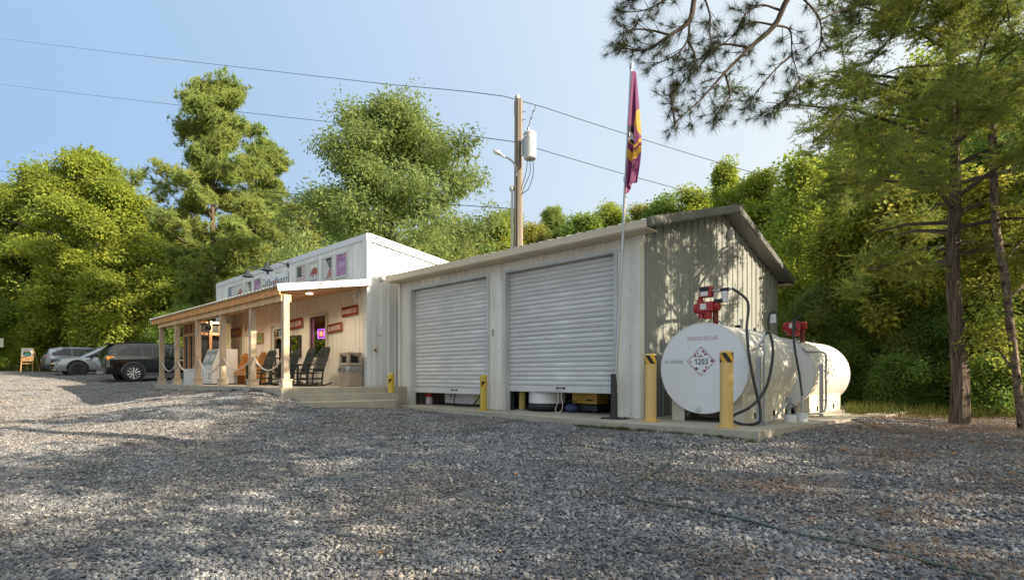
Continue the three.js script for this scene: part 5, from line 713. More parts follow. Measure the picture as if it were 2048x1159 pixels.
// ---------- cars ----------
function car(name, label, o) {
  const t = thing(name, label, 'suv', o.p, o.turn), B = o.paint, L = o.st;   // stations [s, top, half width at roof, half width, belt, bottom]
  const ring = ([s, top, wt, wb, belt, yb]) => [[0, yb], [wb * 0.9, yb], [wb * 0.985, yb + 0.16], [wb, 0.66], [wb * 0.985, belt - 0.16], [wb * 0.955, belt], [wt, top - 0.07], [wt * 0.86, top - 0.005], [0, top + 0.02]].map(([x, y]) => V(x, y, s));
  const fine = []; for (let i = 0; i + 1 < L.length; i++) for (let k = 0; k < 4; k++) { const tt = k / 4, u = L[i].map((v, j) => { const p0 = (L[i - 1] ?? L[i])[j], p1 = v, p2 = L[i + 1][j], p3 = (L[i + 2] ?? L[i + 1])[j]; if (j === 0) return p1 + (p2 - p1) * tt; const m1 = (p2 - p0) / 2 * 0.6, m2 = (p3 - p1) / 2 * 0.6; return (2 * p1 - 2 * p2 + m1 + m2) * tt ** 3 + (-3 * p1 + 3 * p2 - 2 * m1 - m2) * tt ** 2 + m1 * tt + p1; }); fine.push(u); } fine.push(L[L.length - 1]);
  const R = fine.map(ring), pos = [], n = 9; const tri = (a, b, c) => pos.push(...a, ...b, ...c).valueOf;
  const put = (a, b, c, d, flip) => { const A = [a, b, c, d].map((v) => [v.x, v.y, v.z]); const q = flip ? [0, 2, 1, 0, 3, 2] : [0, 1, 2, 0, 2, 3]; for (const i of q) pos.push(...A[i]); };
  const mir = (v) => V(-v.x, v.y, v.z);
  for (let i = 0; i + 1 < R.length; i++) for (let j = 0; j + 1 < n; j++) { const [a, b, c, d] = [R[i][j], R[i][j + 1], R[i + 1][j + 1], R[i + 1][j]]; put(a, b, c, d); put(mir(a), mir(b), mir(c), mir(d), true); }
  for (const [i, f] of [[0, false], [R.length - 1, true]]) for (let j = 0; j + 1 < n; j++) { put(R[i][j], V(0, R[i][j].y, R[i][j].z), V(0, R[i][j + 1].y, R[i][j].z), R[i][j + 1], f); put(mir(R[i][j]), V(0, R[i][j].y, R[i][j].z), V(0, R[i][j + 1].y, R[i][j].z), mir(R[i][j + 1]), !f); }
  const g = new THREE.BufferGeometry(); g.setAttribute('position', new THREE.Float32BufferAttribute(pos, 3)); const gi = smooth(g, 0.9); mesh('body', gi, B, t);
  const at_ = (s) => { let i = 0; while (i + 2 < fine.length && fine[i + 1][0] < s) i++; const a = fine[i], b = fine[i + 1], k = Math.max(0, Math.min(1, (s - a[0]) / (b[0] - a[0]))); return ring(a.map((v, j) => v + (b[j] - v) * k)); };
  const G = mat(o.glass ?? [0.02, 0.024, 0.028], 0.04, { metalness: 0.0 });
  for (const sd of [1, -1]) for (const [s0, s1, cut0, cut1] of o.windows) { const v = []; const N = 6; for (let k = 0; k < N; k++) { const P = [k, k + 1].map((kk) => { const s = s0 + (s1 - s0) * kk / N, r = at_(s), lo = r[5].clone().lerp(r[6], 0.08), hi = r[5].clone().lerp(r[6], 0.9 - (cut0 ?? 0) * Math.max(0, 1 - kk / N * 1.6) - (cut1 ?? 0) * Math.max(0, kk / N * 1.6 - 0.6)); return [lo, hi].map((p) => V((p.x + 0.007) * sd, p.y, p.z)); }); const q = sd > 0 ? [P[0][0], P[0][1], P[1][1], P[0][0], P[1][1], P[1][0]] : [P[0][0], P[1][1], P[0][1], P[0][0], P[1][0], P[1][1]]; q.forEach((p) => v.push(p.x, p.y, p.z)); } const w = new THREE.BufferGeometry(); w.setAttribute('position', new THREE.Float32BufferAttribute(v, 3)); mesh('window', [w], G, t); }
  for (const [nm, s0, s1] of [['windscreen', ...o.screen], ['rear_window', ...o.rear]]) { const v = [], N = 4; for (let k = 0; k < N; k++) for (const sd of [1, -1]) { const P = [k, k + 1].map((kk) => { const r = at_(s0 + (s1 - s0) * kk / N); const m = r[7].clone().lerp(r[6], 0.75); return [V(0, r[8].y + 0.008, r[8].z), V(sd * r[7].x, r[7].y + 0.008, r[7].z), V(sd * (m.x + 0.006), m.y + 0.006, m.z)]; }); const q = [P[0][0], P[0][1], P[1][1], P[0][0], P[1][1], P[1][0], P[0][1], P[0][2], P[1][2], P[0][1], P[1][2], P[1][1]]; (sd > 0 ? q.reverse() : q).forEach((p) => v.push(p.x, p.y + (nm === 'rear_window' ? 0 : 0), p.z + (nm === 'rear_window' ? -0.012 : 0))); } const w = new THREE.BufferGeometry(); w.setAttribute('position', new THREE.Float32BufferAttribute(v, 3)); mesh(nm, [w], G, t); }
  const wb = o.w;
  for (const s of o.axles) for (const sd of [1, -1]) {
    mesh('wheel_arch', [new THREE.CylinderGeometry(0.46, 0.46, 0.02, 36).rotateZ(PI / 2).translate(sd * (wb + 0.0), 0.40, s)], M.black, t);
    if (o.cladding) mesh('arch_trim', [new THREE.TorusGeometry(0.46, 0.035, 8, 36, PI).rotateY(PI / 2).translate(sd * (wb + 0.012), 0.42, s)], o.cladding, t);
    const w = mesh('wheel', [lathe([[0.27, -0.13], [0.36, -0.13], [0.385, -0.1], [0.39, 0], [0.385, 0.1], [0.36, 0.13], [0.27, 0.13]], 40).rotateZ(-PI / 2 * sd).translate(sd * (wb - 0.06), 0.39, s)], M.rubber, t);
    const rim = [cyl(0.27, 0.27, 0.02, sd * (wb + 0.02), 0.39, s, 'x', 36), cyl(0.06, 0.06, 0.03, sd * (wb + 0.055), 0.39, s, 'x')]; mesh('hub_disc', [rim[0]], M.black, w);
    const sp = [rim[1], new THREE.TorusGeometry(0.262, 0.014, 6, 36).rotateY(PI / 2).translate(sd * (wb + 0.05), 0.39, s)]; for (let k = 0; k < o.spokes; k++) for (const e of [-0.1, 0.1]) { const a = k / o.spokes * 2 * PI + e; sp.push(rod(V(sd * (wb + 0.05), 0.39 + 0.05 * Math.cos(a), s + 0.05 * Math.sin(a)), V(sd * (wb + 0.045), 0.39 + 0.26 * Math.cos(a - e * 0.4), s + 0.26 * Math.sin(a - e * 0.4)), 0.018, 0.024, 5)); } mesh('rim', sp, o.rim, w);
  }
  return { t, at_ };
}
function smooth(g, angle) { // normals averaged where faces meet gently
  const p = g.attributes.position, n = p.count, fn = [], map = new Map(); const k = (i) => p.getX(i).toFixed(3) + ',' + p.getY(i).toFixed(3) + ',' + p.getZ(i).toFixed(3);
  for (let i = 0; i < n; i += 3) { const a = V().fromBufferAttribute(p, i), b = V().fromBufferAttribute(p, i + 1), c = V().fromBufferAttribute(p, i + 2); const f = b.sub(a).cross(c.sub(a)); fn.push(f); for (let j = 0; j < 3; j++) { const key = k(i + j); (map.get(key) ?? map.set(key, []).get(key)).push(f); } }
  const nn = new Float32Array(n * 3); for (let i = 0; i < n; i++) { const f = fn[Math.floor(i / 3)], fu = f.clone().normalize(), s = V(0, 0, 0); for (const q of map.get(k(i))) if (q.lengthSq() > 0 && q.clone().normalize().dot(fu) > Math.cos(angle)) s.add(q); s.normalize(); nn.set([s.x, s.y, s.z], i * 3); }
  g.setAttribute('normal', new THREE.BufferAttribute(nn, 3)); return g;
}
{
  const paintB = mat([0.012, 0.012, 0.014], 0.12, { phys: true, clearcoat: 1, clearcoatRoughness: 0.03 }), paintS = mat([0.36, 0.39, 0.43], 0.3, { phys: true, metalness: 0.35, clearcoat: 1, clearcoatRoughness: 0.05 }), paintG = mat([0.12, 0.145, 0.19], 0.3, { phys: true, metalness: 0.4, clearcoat: 1, clearcoatRoughness: 0.05 });
  const clad = mat([0.10, 0.105, 0.11], 0.6), amber = mat([0.6, 0.22, 0.04], 0.25), tail = mat([0.35, 0.02, 0.02], 0.2);
  const big = [[-2.58, 1.08, 0.78, 0.86, 1.02, 0.42], [-2.52, 1.2, 0.79, 0.95, 1.12, 0.36], [-2.40, 1.52, 0.76, 0.975, 1.17, 0.33], [-2.22, 1.70, 0.72, 0.985, 1.17, 0.31], [-1.6, 1.78, 0.72, 1.0, 1.16, 0.28], [-0.4, 1.80, 0.72, 1.0, 1.14, 0.27], [0.45, 1.76, 0.71, 1.0, 1.12, 0.27], [0.95, 1.5, 0.74, 1.0, 1.11, 0.27], [1.4, 1.2, 0.82, 0.99, 1.1, 0.27], [1.9, 1.14, 0.82, 0.98, 1.06, 0.28], [2.35, 1.04, 0.78, 0.92, 0.95, 0.3], [2.55, 0.86, 0.7, 0.82, 0.78, 0.36]];
  const face = Math.PI; // heads towards -z
  const rw = at(266, 762, 25.4), yb = 0.51; const cB = car('parked_suv', 'black suv with amber tail lamp parked beyond the porch posts', { p: [rw.x - 0.95, yb, rw.z - 1.5], turn: face, st: big, paint: paintB, windows: [[-2.15, -1.15, 0.45, 0], [-1.1, -0.72, 0, 0], [-0.68, 0.06], [0.12, 0.95, 0, 0.6]], screen: [0.5, 1.35], rear: [-2.50, -2.26], axles: [-1.5, 1.57], spokes: 10, rim: M.chrome, cladding: clad, w: 0.99 });
  const t = cB.t; for (const s of [1, -1]) { mesh('tail_lamp', [bx(0.1, 0.2, 0.34, s * 0.90, 1.06, -2.36, { b: 0.03 })], amber, t); mesh('roof_rail', [tube([[s * 0.66, 1.76, -1.9], [s * 0.66, 1.84, -1.7], [s * 0.66, 1.86, -0.6], [s * 0.66, 1.82, 0.3], [s * 0.66, 1.75, 0.45]], 0.022, 30)], M.black, t); mesh('exhaust', [cyl(0.06, 0.06, 0.14, s * 0.62, 0.42, -2.58, 'z')], M.chrome, t); mesh('door_handle', [bx(0.03, 0.035, 0.22, s * 0.99, 0.98, -0.95, { b: 0.01 }), bx(0.03, 0.035, 0.22, s * 0.99, 0.97, 0.1, { b: 0.01 })], M.black, t); mesh('wing_mirror', [bx(0.2, 0.15, 0.14, s * 1.08, 1.18, 0.92, { b: 0.04 })], M.black, t); mesh('sill', [bx(0.06, 0.14, 2.2, s * 0.97, 0.34, 0.03, { b: 0.02 })], clad, t); }
  mesh('rear_bumper', [bx(1.7, 0.3, 0.18, 0, 0.50, -2.54, { b: 0.06 })], clad, t); mesh('skid_plate', [bx(1.5, 0.14, 0.1, 0, 0.40, -2.6, { b: 0.03 })], M.galv, t); mesh('spoiler', [bx(1.3, 0.05, 0.3, 0, 1.75, -2.28, { b: 0.02 })], M.black, t); mesh('reflector', [bx(0.3, 0.05, 0.02, 0.7, 0.62, -2.632), bx(0.3, 0.05, 0.02, -0.7, 0.62, -2.632)], tail, t);
  const mid = [[-2.38, 1.02, 0.75, 0.82, 0.96, 0.42], [-2.30, 1.2, 0.74, 0.91, 1.08, 0.36], [-2.1, 1.55, 0.70, 0.94, 1.12, 0.32], [-1.6, 1.68, 0.66, 0.945, 1.11, 0.29], [-0.4, 1.71, 0.66, 0.95, 1.07, 0.28], [0.4, 1.66, 0.65, 0.95, 1.04, 0.28], [0.95, 1.36, 0.70, 0.95, 1.02, 0.28], [1.35, 1.12, 0.78, 0.94, 1.01, 0.28], [1.85, 1.06, 0.78, 0.93, 0.97, 0.29], [2.22, 0.97, 0.72, 0.87, 0.88, 0.31], [2.4, 0.80, 0.62, 0.76, 0.72, 0.36]];
  const fw = at(150, 753, 29.6); const cS = car('parked_suv', 'silver suv with black wheels facing out beside the black one', { p: [fw.x - 0.2, 0.73, fw.z - 1.45], turn: 0, st: mid, paint: paintS, windows: [[-2.0, -1.1, 0.4, 0], [-1.05, -0.25], [-0.2, 1.12, 0, 0.55]], screen: [0.40, 1.36], rear: [-2.28, -2.12], axles: [-1.4, 1.45], spokes: 5, rim: mat([0.05, 0.05, 0.055], 0.3, { metalness: 0.6 }), cladding: M.black, w: 0.94 });
  const u = cS.t; for (const s of [1, -1]) { mesh('headlamp', [bx(0.36, 0.12, 0.26, s * 0.66, 0.86, 2.2, { b: 0.03, ry: s * 0.5 })], mat([0.15, 0.16, 0.17], 0.1), u); mesh('headlamp_lens', [0, 1, 2].map((k) => bx(0.05, 0.05, 0.03, s * (0.58 + k * 0.09), 0.87, 2.355 - k * 0.05)), M.white, u); mesh('side_marker', [bx(0.03, 0.07, 0.12, s * 0.865, 0.66, 2.02)], tail, u); mesh('wing_mirror', [bx(0.2, 0.15, 0.14, s * 1.03, 1.1, 0.85, { b: 0.04 })], M.black, u); mesh('intake', [bx(0.05, 0.34, 0.1, s * 0.74, 0.52, 2.28, { b: 0.02 })], M.black, u); mesh('sill', [bx(0.06, 0.12, 2.1, s * 0.92, 0.33, 0.02, { b: 0.02 })], M.black, u); mesh('door_handle', [bx(0.03, 0.035, 0.2, s * 0.935, 0.92, -0.15, { b: 0.01 })], M.chrome, u); mesh('fender_badge', [bx(0.02, 0.04, 0.3, s * 0.945, 0.88, 0.98)], M.black, u); }
  mesh('grille', [bx(1.0, 0.2, 0.12, 0, 0.82, 2.34, { b: 0.03 })], M.black, u); mesh('lower_grille', [bx(1.1, 0.2, 0.1, 0, 0.48, 2.36, { b: 0.03 })], M.black, u); mesh('front_bumper', [bx(1.4, 0.1, 0.12, 0, 0.35, 2.33, { b: 0.03 })], paintS, u);
  const gw = at(146, 748, 33.5); const cG = car('parked_suv', 'slate grey suv, mostly hidden behind the silver one', { p: [gw.x, 0.85, gw.z - 0.9], turn: face, st: mid, paint: paintG, windows: [[-2.0, -1.1, 0.4, 0], [-1.05, -0.25], [-0.2, 1.12, 0, 0.55]], screen: [0.40, 1.36], rear: [-2.28, -2.12], axles: [-1.4, 1.45], spokes: 5, rim: M.galv, cladding: M.black, w: 0.94 });
  for (const s of [1, -1]) { mesh('tail_lamp', [bx(0.34, 0.1, 0.2, s * 0.72, 1.02, -2.24, { b: 0.02 })], tail, cG.t); mesh('wing_mirror', [bx(0.2, 0.15, 0.14, s * 1.03, 1.1, 0.85, { b: 0.04 })], M.black, cG.t); } mesh('rear_bumper', [bx(1.6, 0.3, 0.16, 0, 0.52, -2.34, { b: 0.05 })], M.black, cG.t); mesh('number_plate', [bx(0.32, 0.16, 0.01, 0, 0.86, -2.42)], M.white, cG.t);
}
// sandwich board and the small sign at the wood's edge
{
  const p = at(55, 742, 33), y = ground(p.x, p.z), yb = p.y; const s = thing('sandwich_board', 'wooden easel sign with a round landscape emblem by the trees', 'sign', [p.x, Math.min(y, yb), p.z], 0.76); GC.length;
  for (const d of [1, -1]) mesh('leg', [rod(V(d * 0.36, 0, 0.1), V(d * 0.34, 1.42, 0), 0.03, 0.03, 4), rod(V(d * 0.34, 0, -0.45), V(d * 0.33, 1.35, -0.02), 0.025, 0.025, 4)], M.easel, s); mesh('rail', [bx(0.72, 0.05, 0.04, 0, 0.5, 0.06), bx(0.72, 0.06, 0.04, 0, 0.66, 0.055)], M.easel, s);
  mesh('board', [bx(0.76, 0.8, 0.03, 0, 1.06, 0.04, { rx: -0.06, b: 0.005 })], M.easel, s); mesh('face_print', [plate(0.7, 0.74, 0, 1.06, 0.0).rotateX(0).translate(0, 0, 0.0605)], mat([1, 1, 1], 0.6, { map: canvasTex(256, 256, (c) => { c.fillStyle = '#dcdde0'; c.fillRect(0, 0, 256, 256); c.fillStyle = '#222b22'; c.beginPath(); c.ellipse(128, 118, 92, 58, 0, 0, 7); c.fill(); c.fillStyle = '#c9a531'; c.beginPath(); c.moveTo(60, 100); c.lineTo(110, 56); c.lineTo(190, 96); c.fill(); c.fillStyle = '#3e6b3a'; c.fillRect(50, 90, 160, 20); c.fillStyle = '#3f8a9c'; c.beginPath(); c.ellipse(132, 134, 76, 30, 0, 0, 7); c.fill(); c.fillStyle = '#5a5a55'; for (let k = 0; k < 5; k++) c.fillRect(60, 190 + k * 11, 60 + (k * 37) % 60, 4); c.fillRect(60, 26, 130, 6); }) }), s);
  const q = at(-7, 688, 36), yq = ground(q.x, q.z); const n = thing('notice_board', 'small pale notice board at the wood edge beside the drive', 'sign', [q.x, yq, q.z], 0.76); mesh('post', [rod(V(0, 0, -0.03), V(0, q.y - yq, -0.03), 0.04)], M.poleWood, n); mesh('board', [bx(0.9, 0.6, 0.03, 0, q.y - yq + 0.1, 0.02)], mat([0.66, 0.67, 0.62], 0.6), n);
}

// ---------- foliage ----------
function leafCluster(seed, n, len, wid, R, droop = 0.25) {
  const r = rng(seed), pos = [];
  for (let i = 0; i < n; i++) {
    const d = V(r() - 0.5, r() - 0.5, r() - 0.5).normalize(), rad = R * Math.pow(r(), 0.5), o = d.clone().multiplyScalar(rad); o.y *= 0.75;
    const dir = d.clone().add(V((r() - 0.5) * 1.4, -droop + (r() - 0.5) * 0.8, (r() - 0.5) * 1.4)).normalize(), up = V((r() - 0.5) * 1.1, 1, (r() - 0.5) * 1.1).add(d.clone().multiplyScalar(0.5)).normalize();
    const side = dir.clone().cross(up).normalize(), nrm = side.clone().cross(dir).normalize(), L = len * (0.65 + 0.6 * r()), W = wid * (0.7 + 0.5 * r());
    const tip = o.clone().addScaledVector(dir, L).addScaledVector(nrm, -0.12 * L), m = o.clone().addScaledVector(dir, L * 0.45), a = m.clone().addScaledVector(side, W / 2).addScaledVector(nrm, 0.14 * W), b = m.clone().addScaledVector(side, -W / 2).addScaledVector(nrm, 0.14 * W);
    for (const p of [o, a, tip, o, tip, b]) pos.push(p.x, p.y, p.z);
  }
  const g = new THREE.BufferGeometry(); g.setAttribute('position', new THREE.Float32BufferAttribute(pos, 3)); g.computeVertexNormals(); return g;
}
function needles(r, pos, o, axis, n, len, w, spread) {
  for (let i = 0; i < n; i++) { const d = axis.clone().multiplyScalar(0.15 + 0.9 * r()).add(V(r() - 0.5, r() - 0.5, r() - 0.5).normalize().multiplyScalar(spread)).normalize(), s = d.clone().cross(V(r() - 0.5, r() - 0.5, r() - 0.5)).normalize().multiplyScalar(w / 2), L = len * (0.7 + 0.5 * r()), b = o.clone().addScaledVector(axis, -len * 0.35 * r()), t = b.clone().addScaledVector(d, L).add(V(0, -0.06 * L, 0)); const a = b.clone().add(s), c = b.clone().sub(s); for (const p of [a, c, t]) pos.push(p.x, p.y, p.z); }
}
function pineCluster(seed, tufts, n, len, w, R) {
  const r = rng(seed), pos = []; for (let k = 0; k < tufts; k++) { const d = V(r() - 0.5, 0.15 + r() * 0.6, r() - 0.5).normalize(), o = V((r() - 0.5) * 2, (r() - 0.5) * 0.9, (r() - 0.5) * 2).multiplyScalar(R); needles(r, pos, o, d, n, len, w, 0.75); }
  const g = new THREE.BufferGeometry(); g.setAttribute('position', new THREE.Float32BufferAttribute(pos, 3)); g.computeVertexNormals(); return g;
}
function cedarCluster(seed, n, len, w, R) { // feathery sprays along short twigs
  const r = rng(seed), pos = []; for (let k = 0; k < n; k++) { const d = V(r() - 0.5, r() * 0.7 - 0.25, r() - 0.5).normalize(), L = R * (0.6 + 0.6 * r()); for (let j = 0; j < 9; j++) { const o = d.clone().multiplyScalar(L * (j + 1) / 9).add(V(0, -0.1 * L * (j / 9) ** 2, 0)); needles(r, pos, o, d, 3, len, w, 0.8); } }
  const g = new THREE.BufferGeometry(); g.setAttribute('position', new THREE.Float32BufferAttribute(pos, 3)); g.computeVertexNormals(); return g;
}
const leafMat = (c, t = 0.52) => mat(c, 1, { phys: true, transmission: t, thickness: 0, ior: 1.3, specularIntensity: 0.25, side: THREE.DoubleSide });
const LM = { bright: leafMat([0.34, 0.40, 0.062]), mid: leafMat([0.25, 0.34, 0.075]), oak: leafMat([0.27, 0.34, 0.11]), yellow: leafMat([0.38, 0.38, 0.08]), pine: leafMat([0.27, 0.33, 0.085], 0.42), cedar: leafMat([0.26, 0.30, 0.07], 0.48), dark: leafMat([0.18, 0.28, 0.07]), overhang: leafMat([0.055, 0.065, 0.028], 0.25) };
const CL = { maple: [1, 2, 3].map((s) => leafCluster(s, 44, 0.16, 0.12, 0.62)), oak: [4, 5, 6].map((s) => leafCluster(s, 44, 0.17, 0.085, 0.6, 0.35)), small: [7, 8, 9].map((s) => leafCluster(s, 60, 0.095, 0.062, 0.55)), pine: [10, 11, 12].map((s) => pineCluster(s, 8, 16, 0.26, 0.028, 0.34)), cedar: [13, 14, 15].map((s) => cedarCluster(s, 12, 0.06, 0.013, 0.36)) };
function tree(o) {
  const r = rng(o.seed), y0 = ground(o.x, o.z) - 0.05, t = thing(o.name ?? 'tree', o.label, o.cat ?? 'tree', [o.x, y0, o.z], 0, o.group), h = o.h, B = o.base ?? 0.2, shape = o.shape ?? 'round';
  const lean = V((r() - 0.5) * (o.lean ?? 0.06), 0, (r() - 0.5) * (o.lean ?? 0.06)), bend = V((r() - 0.5) * 0.05 * h, 0, (r() - 0.5) * 0.05 * h), axis = (k) => V(lean.x * h * k + bend.x * Math.sin(k * 3), h * k, lean.z * h * k + bend.z * Math.sin(k * 3));
  const wood = []; const tr = o.trunkR ?? h * 0.013, S = 8; for (let k = 0; k < S; k++) wood.push(rod(axis(k / S * 0.96), axis((k + 1) / S * 0.96), Math.max(0.015, tr * (1 - 0.88 * k / S)) * (k ? 1 : 1.12), Math.max(0.012, tr * (1 - 0.88 * (k + 1) / S)), 9));
  const prof = (u) => shape === 'dome' ? Math.pow(Math.max(0.02, 1 - Math.pow(u, 3.4)), 0.6) * (0.8 + 0.2 * Math.min(1, u * 4)) : shape === 'cone' ? Math.pow(1 - u, 0.85) * 0.98 + 0.06 : shape === 'pine' ? (0.5 + 0.5 * Math.sin(u * 2.9 + 0.3)) * (1 - 0.45 * u * u) * (0.55 + 0.65 * r()) : Math.sqrt(Math.max(0.06, 1 - Math.pow((u - 0.34) / 0.69, 2)));
  const blobs = []; const nL = o.limbs ?? 20; let az = r() * 6.28;
  for (let i = 0; i < nL; i++) {
    const u = (i + 0.3 + 0.6 * r()) / nL, k = B + (0.97 - B) * u; az += 2.39996 + (r() - 0.5) * 0.7; const len = o.rad * prof(u) * (0.72 - 0.3 * (o.rag ?? 0) + (0.42 + 0.6 * (o.rag ?? 0)) * r()), rise = shape === 'pine' ? 0.05 + 0.5 * u + (r() - 0.5) * 0.3 : shape === 'cone' ? 0.1 + 0.4 * u : shape === 'dome' ? 0.08 + 0.5 * u + (r() - 0.5) * 0.25 : 0.05 + 0.85 * u + (r() - 0.5) * 0.25;
    const a = axis(Math.max(0.02, k - 0.10 * (1 - u))), dir = V(Math.cos(az) * Math.cos(rise), Math.sin(rise), Math.sin(az) * Math.cos(rise)), mid = a.clone().addScaledVector(dir, len * 0.55).add(V(0, -0.04 * len, 0)), end = a.clone().addScaledVector(dir, len).add(V(0, shape === 'pine' ? 0.06 * len : -0.1 * len, 0));
    const lr = Math.max(0.012, tr * (0.42 - 0.28 * u)); wood.push(rod(a, mid, lr, lr * 0.6, 6), rod(mid, end, lr * 0.6, lr * 0.15, 5));
    const nb = o.blobs ?? 4; for (let b = 0; b < nb; b++) { const f = 0.35 + 0.68 * (b + r()) / nb, p = a.clone().lerp(end, f), off = V(r() - 0.5, (r() - 0.5) * 0.7, r() - 0.5).multiplyScalar(len * 0.5 * (0.4 + 0.6 * f)); const c = p.clone().add(off); if (off.length() > 0.35) wood.push(rod(p, c, lr * 0.28, lr * 0.1, 4)); blobs.push([c, (0.55 + 0.75 * r()), o.rad * (o.blobR ?? 0.20) * (0.7 + 0.6 * r()), 0.62 + 0.62 * r()]); }
  }
  { const top = axis(0.99); blobs.push([top, 0.9, o.rad * 0.16, 1.1], [axis(0.93), 0.9, o.rad * 0.2, 1]); }
  mesh('trunk', wood, o.bark ?? M.barkGrey, t);
  const N = o.n, list = o.cluster, im = new THREE.InstancedMesh(list[o.seed % list.length], o.mat, N), m = new THREE.Matrix4(), c = new THREE.Color(); im.name = 'crown'; im.userData.kind = 'stuff'; let tot = 0; for (const b of blobs) tot += b[1]; const cum = []; let s = 0; for (const b of blobs) cum.push(s += b[1] / tot);
  const hv = o.hue ?? 0.25; let j = 0;
  for (let i = 0; i < N; i++) {
    const x = (i + r()) / N; while (j < cum.length - 1 && cum[j] < x) j++; const [p, , R, tone] = blobs[j]; const d = V(r() - 0.5, r() - 0.5, r() - 0.5).normalize().multiplyScalar(R * (0.15 + 1.45 * Math.pow(r(), 0.9))); d.y *= 0.62;
    const q = new THREE.Quaternion().setFromEuler(new THREE.Euler((r() - 0.5) * 0.9, r() * 6.28, (r() - 0.5) * 0.9)), k = o.size * (0.7 + 0.6 * r()); const pp = p.clone().add(d); if (pp.y < 0.1) pp.y = 0.1 + r() * 0.2; m.compose(pp, q, V(k, k, k)); im.setMatrixAt(i, m);
    const l = (0.72 + 0.35 * tone * (0.7 + 0.5 * r())), w = (r() - 0.5) * hv + (r() < (o.autumn ?? 0) ? 0.5 : 0); c.setRGB(l * (1 + w), l * (1 + 0.15 * w), l * (1 - 0.7 * w)); im.setColorAt(i, c);
  }
  im.castShadow = im.receiveShadow = true; t.add(im); return t;
}
// a tree given by where it shows in the picture and how far off it stands
function T(px, d, top, hw, o) { const p = at(px, HY, d), y = at(px, top, d).y; return tree({ ...o, x: p.x, z: p.z, h: Math.max(1, y - ground(p.x, p.z) + 0.05), rad: hw / F * d }); }
const G1 = 'leafy trees at the wood edge beyond the cars', G2 = 'trees rising behind the shed roof', G3 = 'wood behind the fuel tanks', G4 = 'shrubs along the wood edge beyond the cars', G5 = 'bushes at the foot of the wood behind the fuel tanks', G6 = 'trees standing along the open side of the drive';
// beyond the cars
const lf = { cluster: CL.maple, size: 1.25, mat: LM.bright, hue: 0.3 };
T(195, 41, 315, 125, { ...lf, seed: 101, shape: 'dome', n: 2600, limbs: 34, base: 0.14, blobs: 5, blobR: 0.14, label: 'tallest bright green broadleaf tree above the parked cars' });
T(95, 45, 350, 120, { ...lf, seed: 102, shape: 'dome', n: 2300, limbs: 30, base: 0.12, blobs: 5, blobR: 0.15, label: 'wide bright green tree rising behind the easel sign' });
T(5, 43, 385, 95, { ...lf, seed: 103, n: 1900, base: 0.1, mat: LM.mid, limbs: 28, blobR: 0.15, label: 'darker green tree at the wood edge near the small notice board' });
T(275, 43, 420, 85, { ...lf, seed: 104, n: 1900, base: 0.1, autumn: 0.01, label: 'bright green tree with pale bare stem behind the black suv' });
T(345, 44, 470, 70, { ...lf, seed: 105, n: 1300, base: 0.08, cluster: CL.pine, size: 1.5, mat: LM.pine, shape: 'pine', label: 'young yellow green pine left of the slender pole' });
T(330, 39, 560, 60, { ...lf, seed: 106, n: 1100, base: 0.06, autumn: 0.10, label: 'low tree with orange tinged leaves beside the porch end' });
T(395, 45, 520, 55, { ...lf, seed: 107, n: 800, cluster: CL.pine, size: 1.4, mat: LM.pine, shape: 'pine', base: 0.1, label: 'small pine beneath the tall pine behind the store' });
for (const [px, d, top, hw, sd] of [[-60, 48, 430, 110, 111], [50, 52, 400, 110, 112], [150, 52, 400, 110, 113], [245, 54, 470, 110, 114], [330, 52, 520, 100, 115]]) T(px, d, top, hw, { ...lf, seed: sd, n: 1300, size: 1.5, base: 0.03, mat: LM.mid, group: G1, label: 'green tree in the second row of the wood beyond the cars' });
for (const [px, d, top, hw, sd] of [[-20, 38, 610, 70, 121], [20, 40, 640, 50, 122], [110, 39.5, 600, 60, 123], [170, 40, 650, 45, 124], [240, 38.5, 640, 50, 125], [285, 38, 600, 60, 126], [345, 36, 640, 45, 127], [60, 38.5, 660, 40, 128]]) T(px, d, top, hw, { name: 'shrub', cat: 'shrub', ...lf, seed: sd, n: 620, limbs: 14, base: 0.02, size: 1.0, cluster: CL.small, mat: sd % 2 ? LM.mid : LM.bright, group: G4, label: (sd % 2 ? 'darker' : 'bright') + ' green shrub in the row along the wood edge beyond the cars', trunkR: 0.06 });
T(140, 38, 520, 55, { ...lf, seed: 131, n: 900, base: 0.42, trunkR: 0.24, label: 'tree with a stout bare trunk standing behind the silver suv' });
T(207, 37, 560, 50, { ...lf, seed: 132, n: 800, base: 0.4, trunkR: 0.2, bark: M.poleWood, label: 'tree with a pale straight trunk rising behind the black suv' });
// behind the store
T(436, 30, 163, 132, { seed: 201, n: 1650, limbs: 38, base: 0.24, shape: 'pine', cluster: CL.pine, size: 1.25, mat: LM.pine, bark: M.bark, trunkR: 0.24, blobs: 5, blobR: 0.10, label: 'tall full pine standing behind the far end of the store' });
T(545, 36, 285, 52, { seed: 202, n: 900, limbs: 24, base: 0.35, shape: 'pine', cluster: CL.pine, size: 1.45, mat: LM.pine, bark: M.bark, blobR: 0.24, label: 'slimmer pine between the tall pine and the broad round tree' });
T(768, 23, 218, 212, { seed: 203, shape: 'dome', n: 3900, limbs: 46, base: 0.14, cluster: CL.oak, size: 0.82, mat: LM.oak, blobR: 0.13, blobs: 6, hue: 0.2, autumn: 0.004, label: 'broad round tree behind the white store' });
T(500, 40, 400, 75, { seed: 204, n: 1200, base: 0.05, cluster: CL.small, size: 1.5, mat: LM.dark, hue: 0.6, label: 'dark green tree behind the store parapet below the pines' });
T(585, 39, 430, 80, { seed: 205, n: 1300, base: 0.05, cluster: CL.maple, size: 1.2, mat: LM.yellow, hue: 0.5, label: 'yellow green tree low behind the store parapet' });
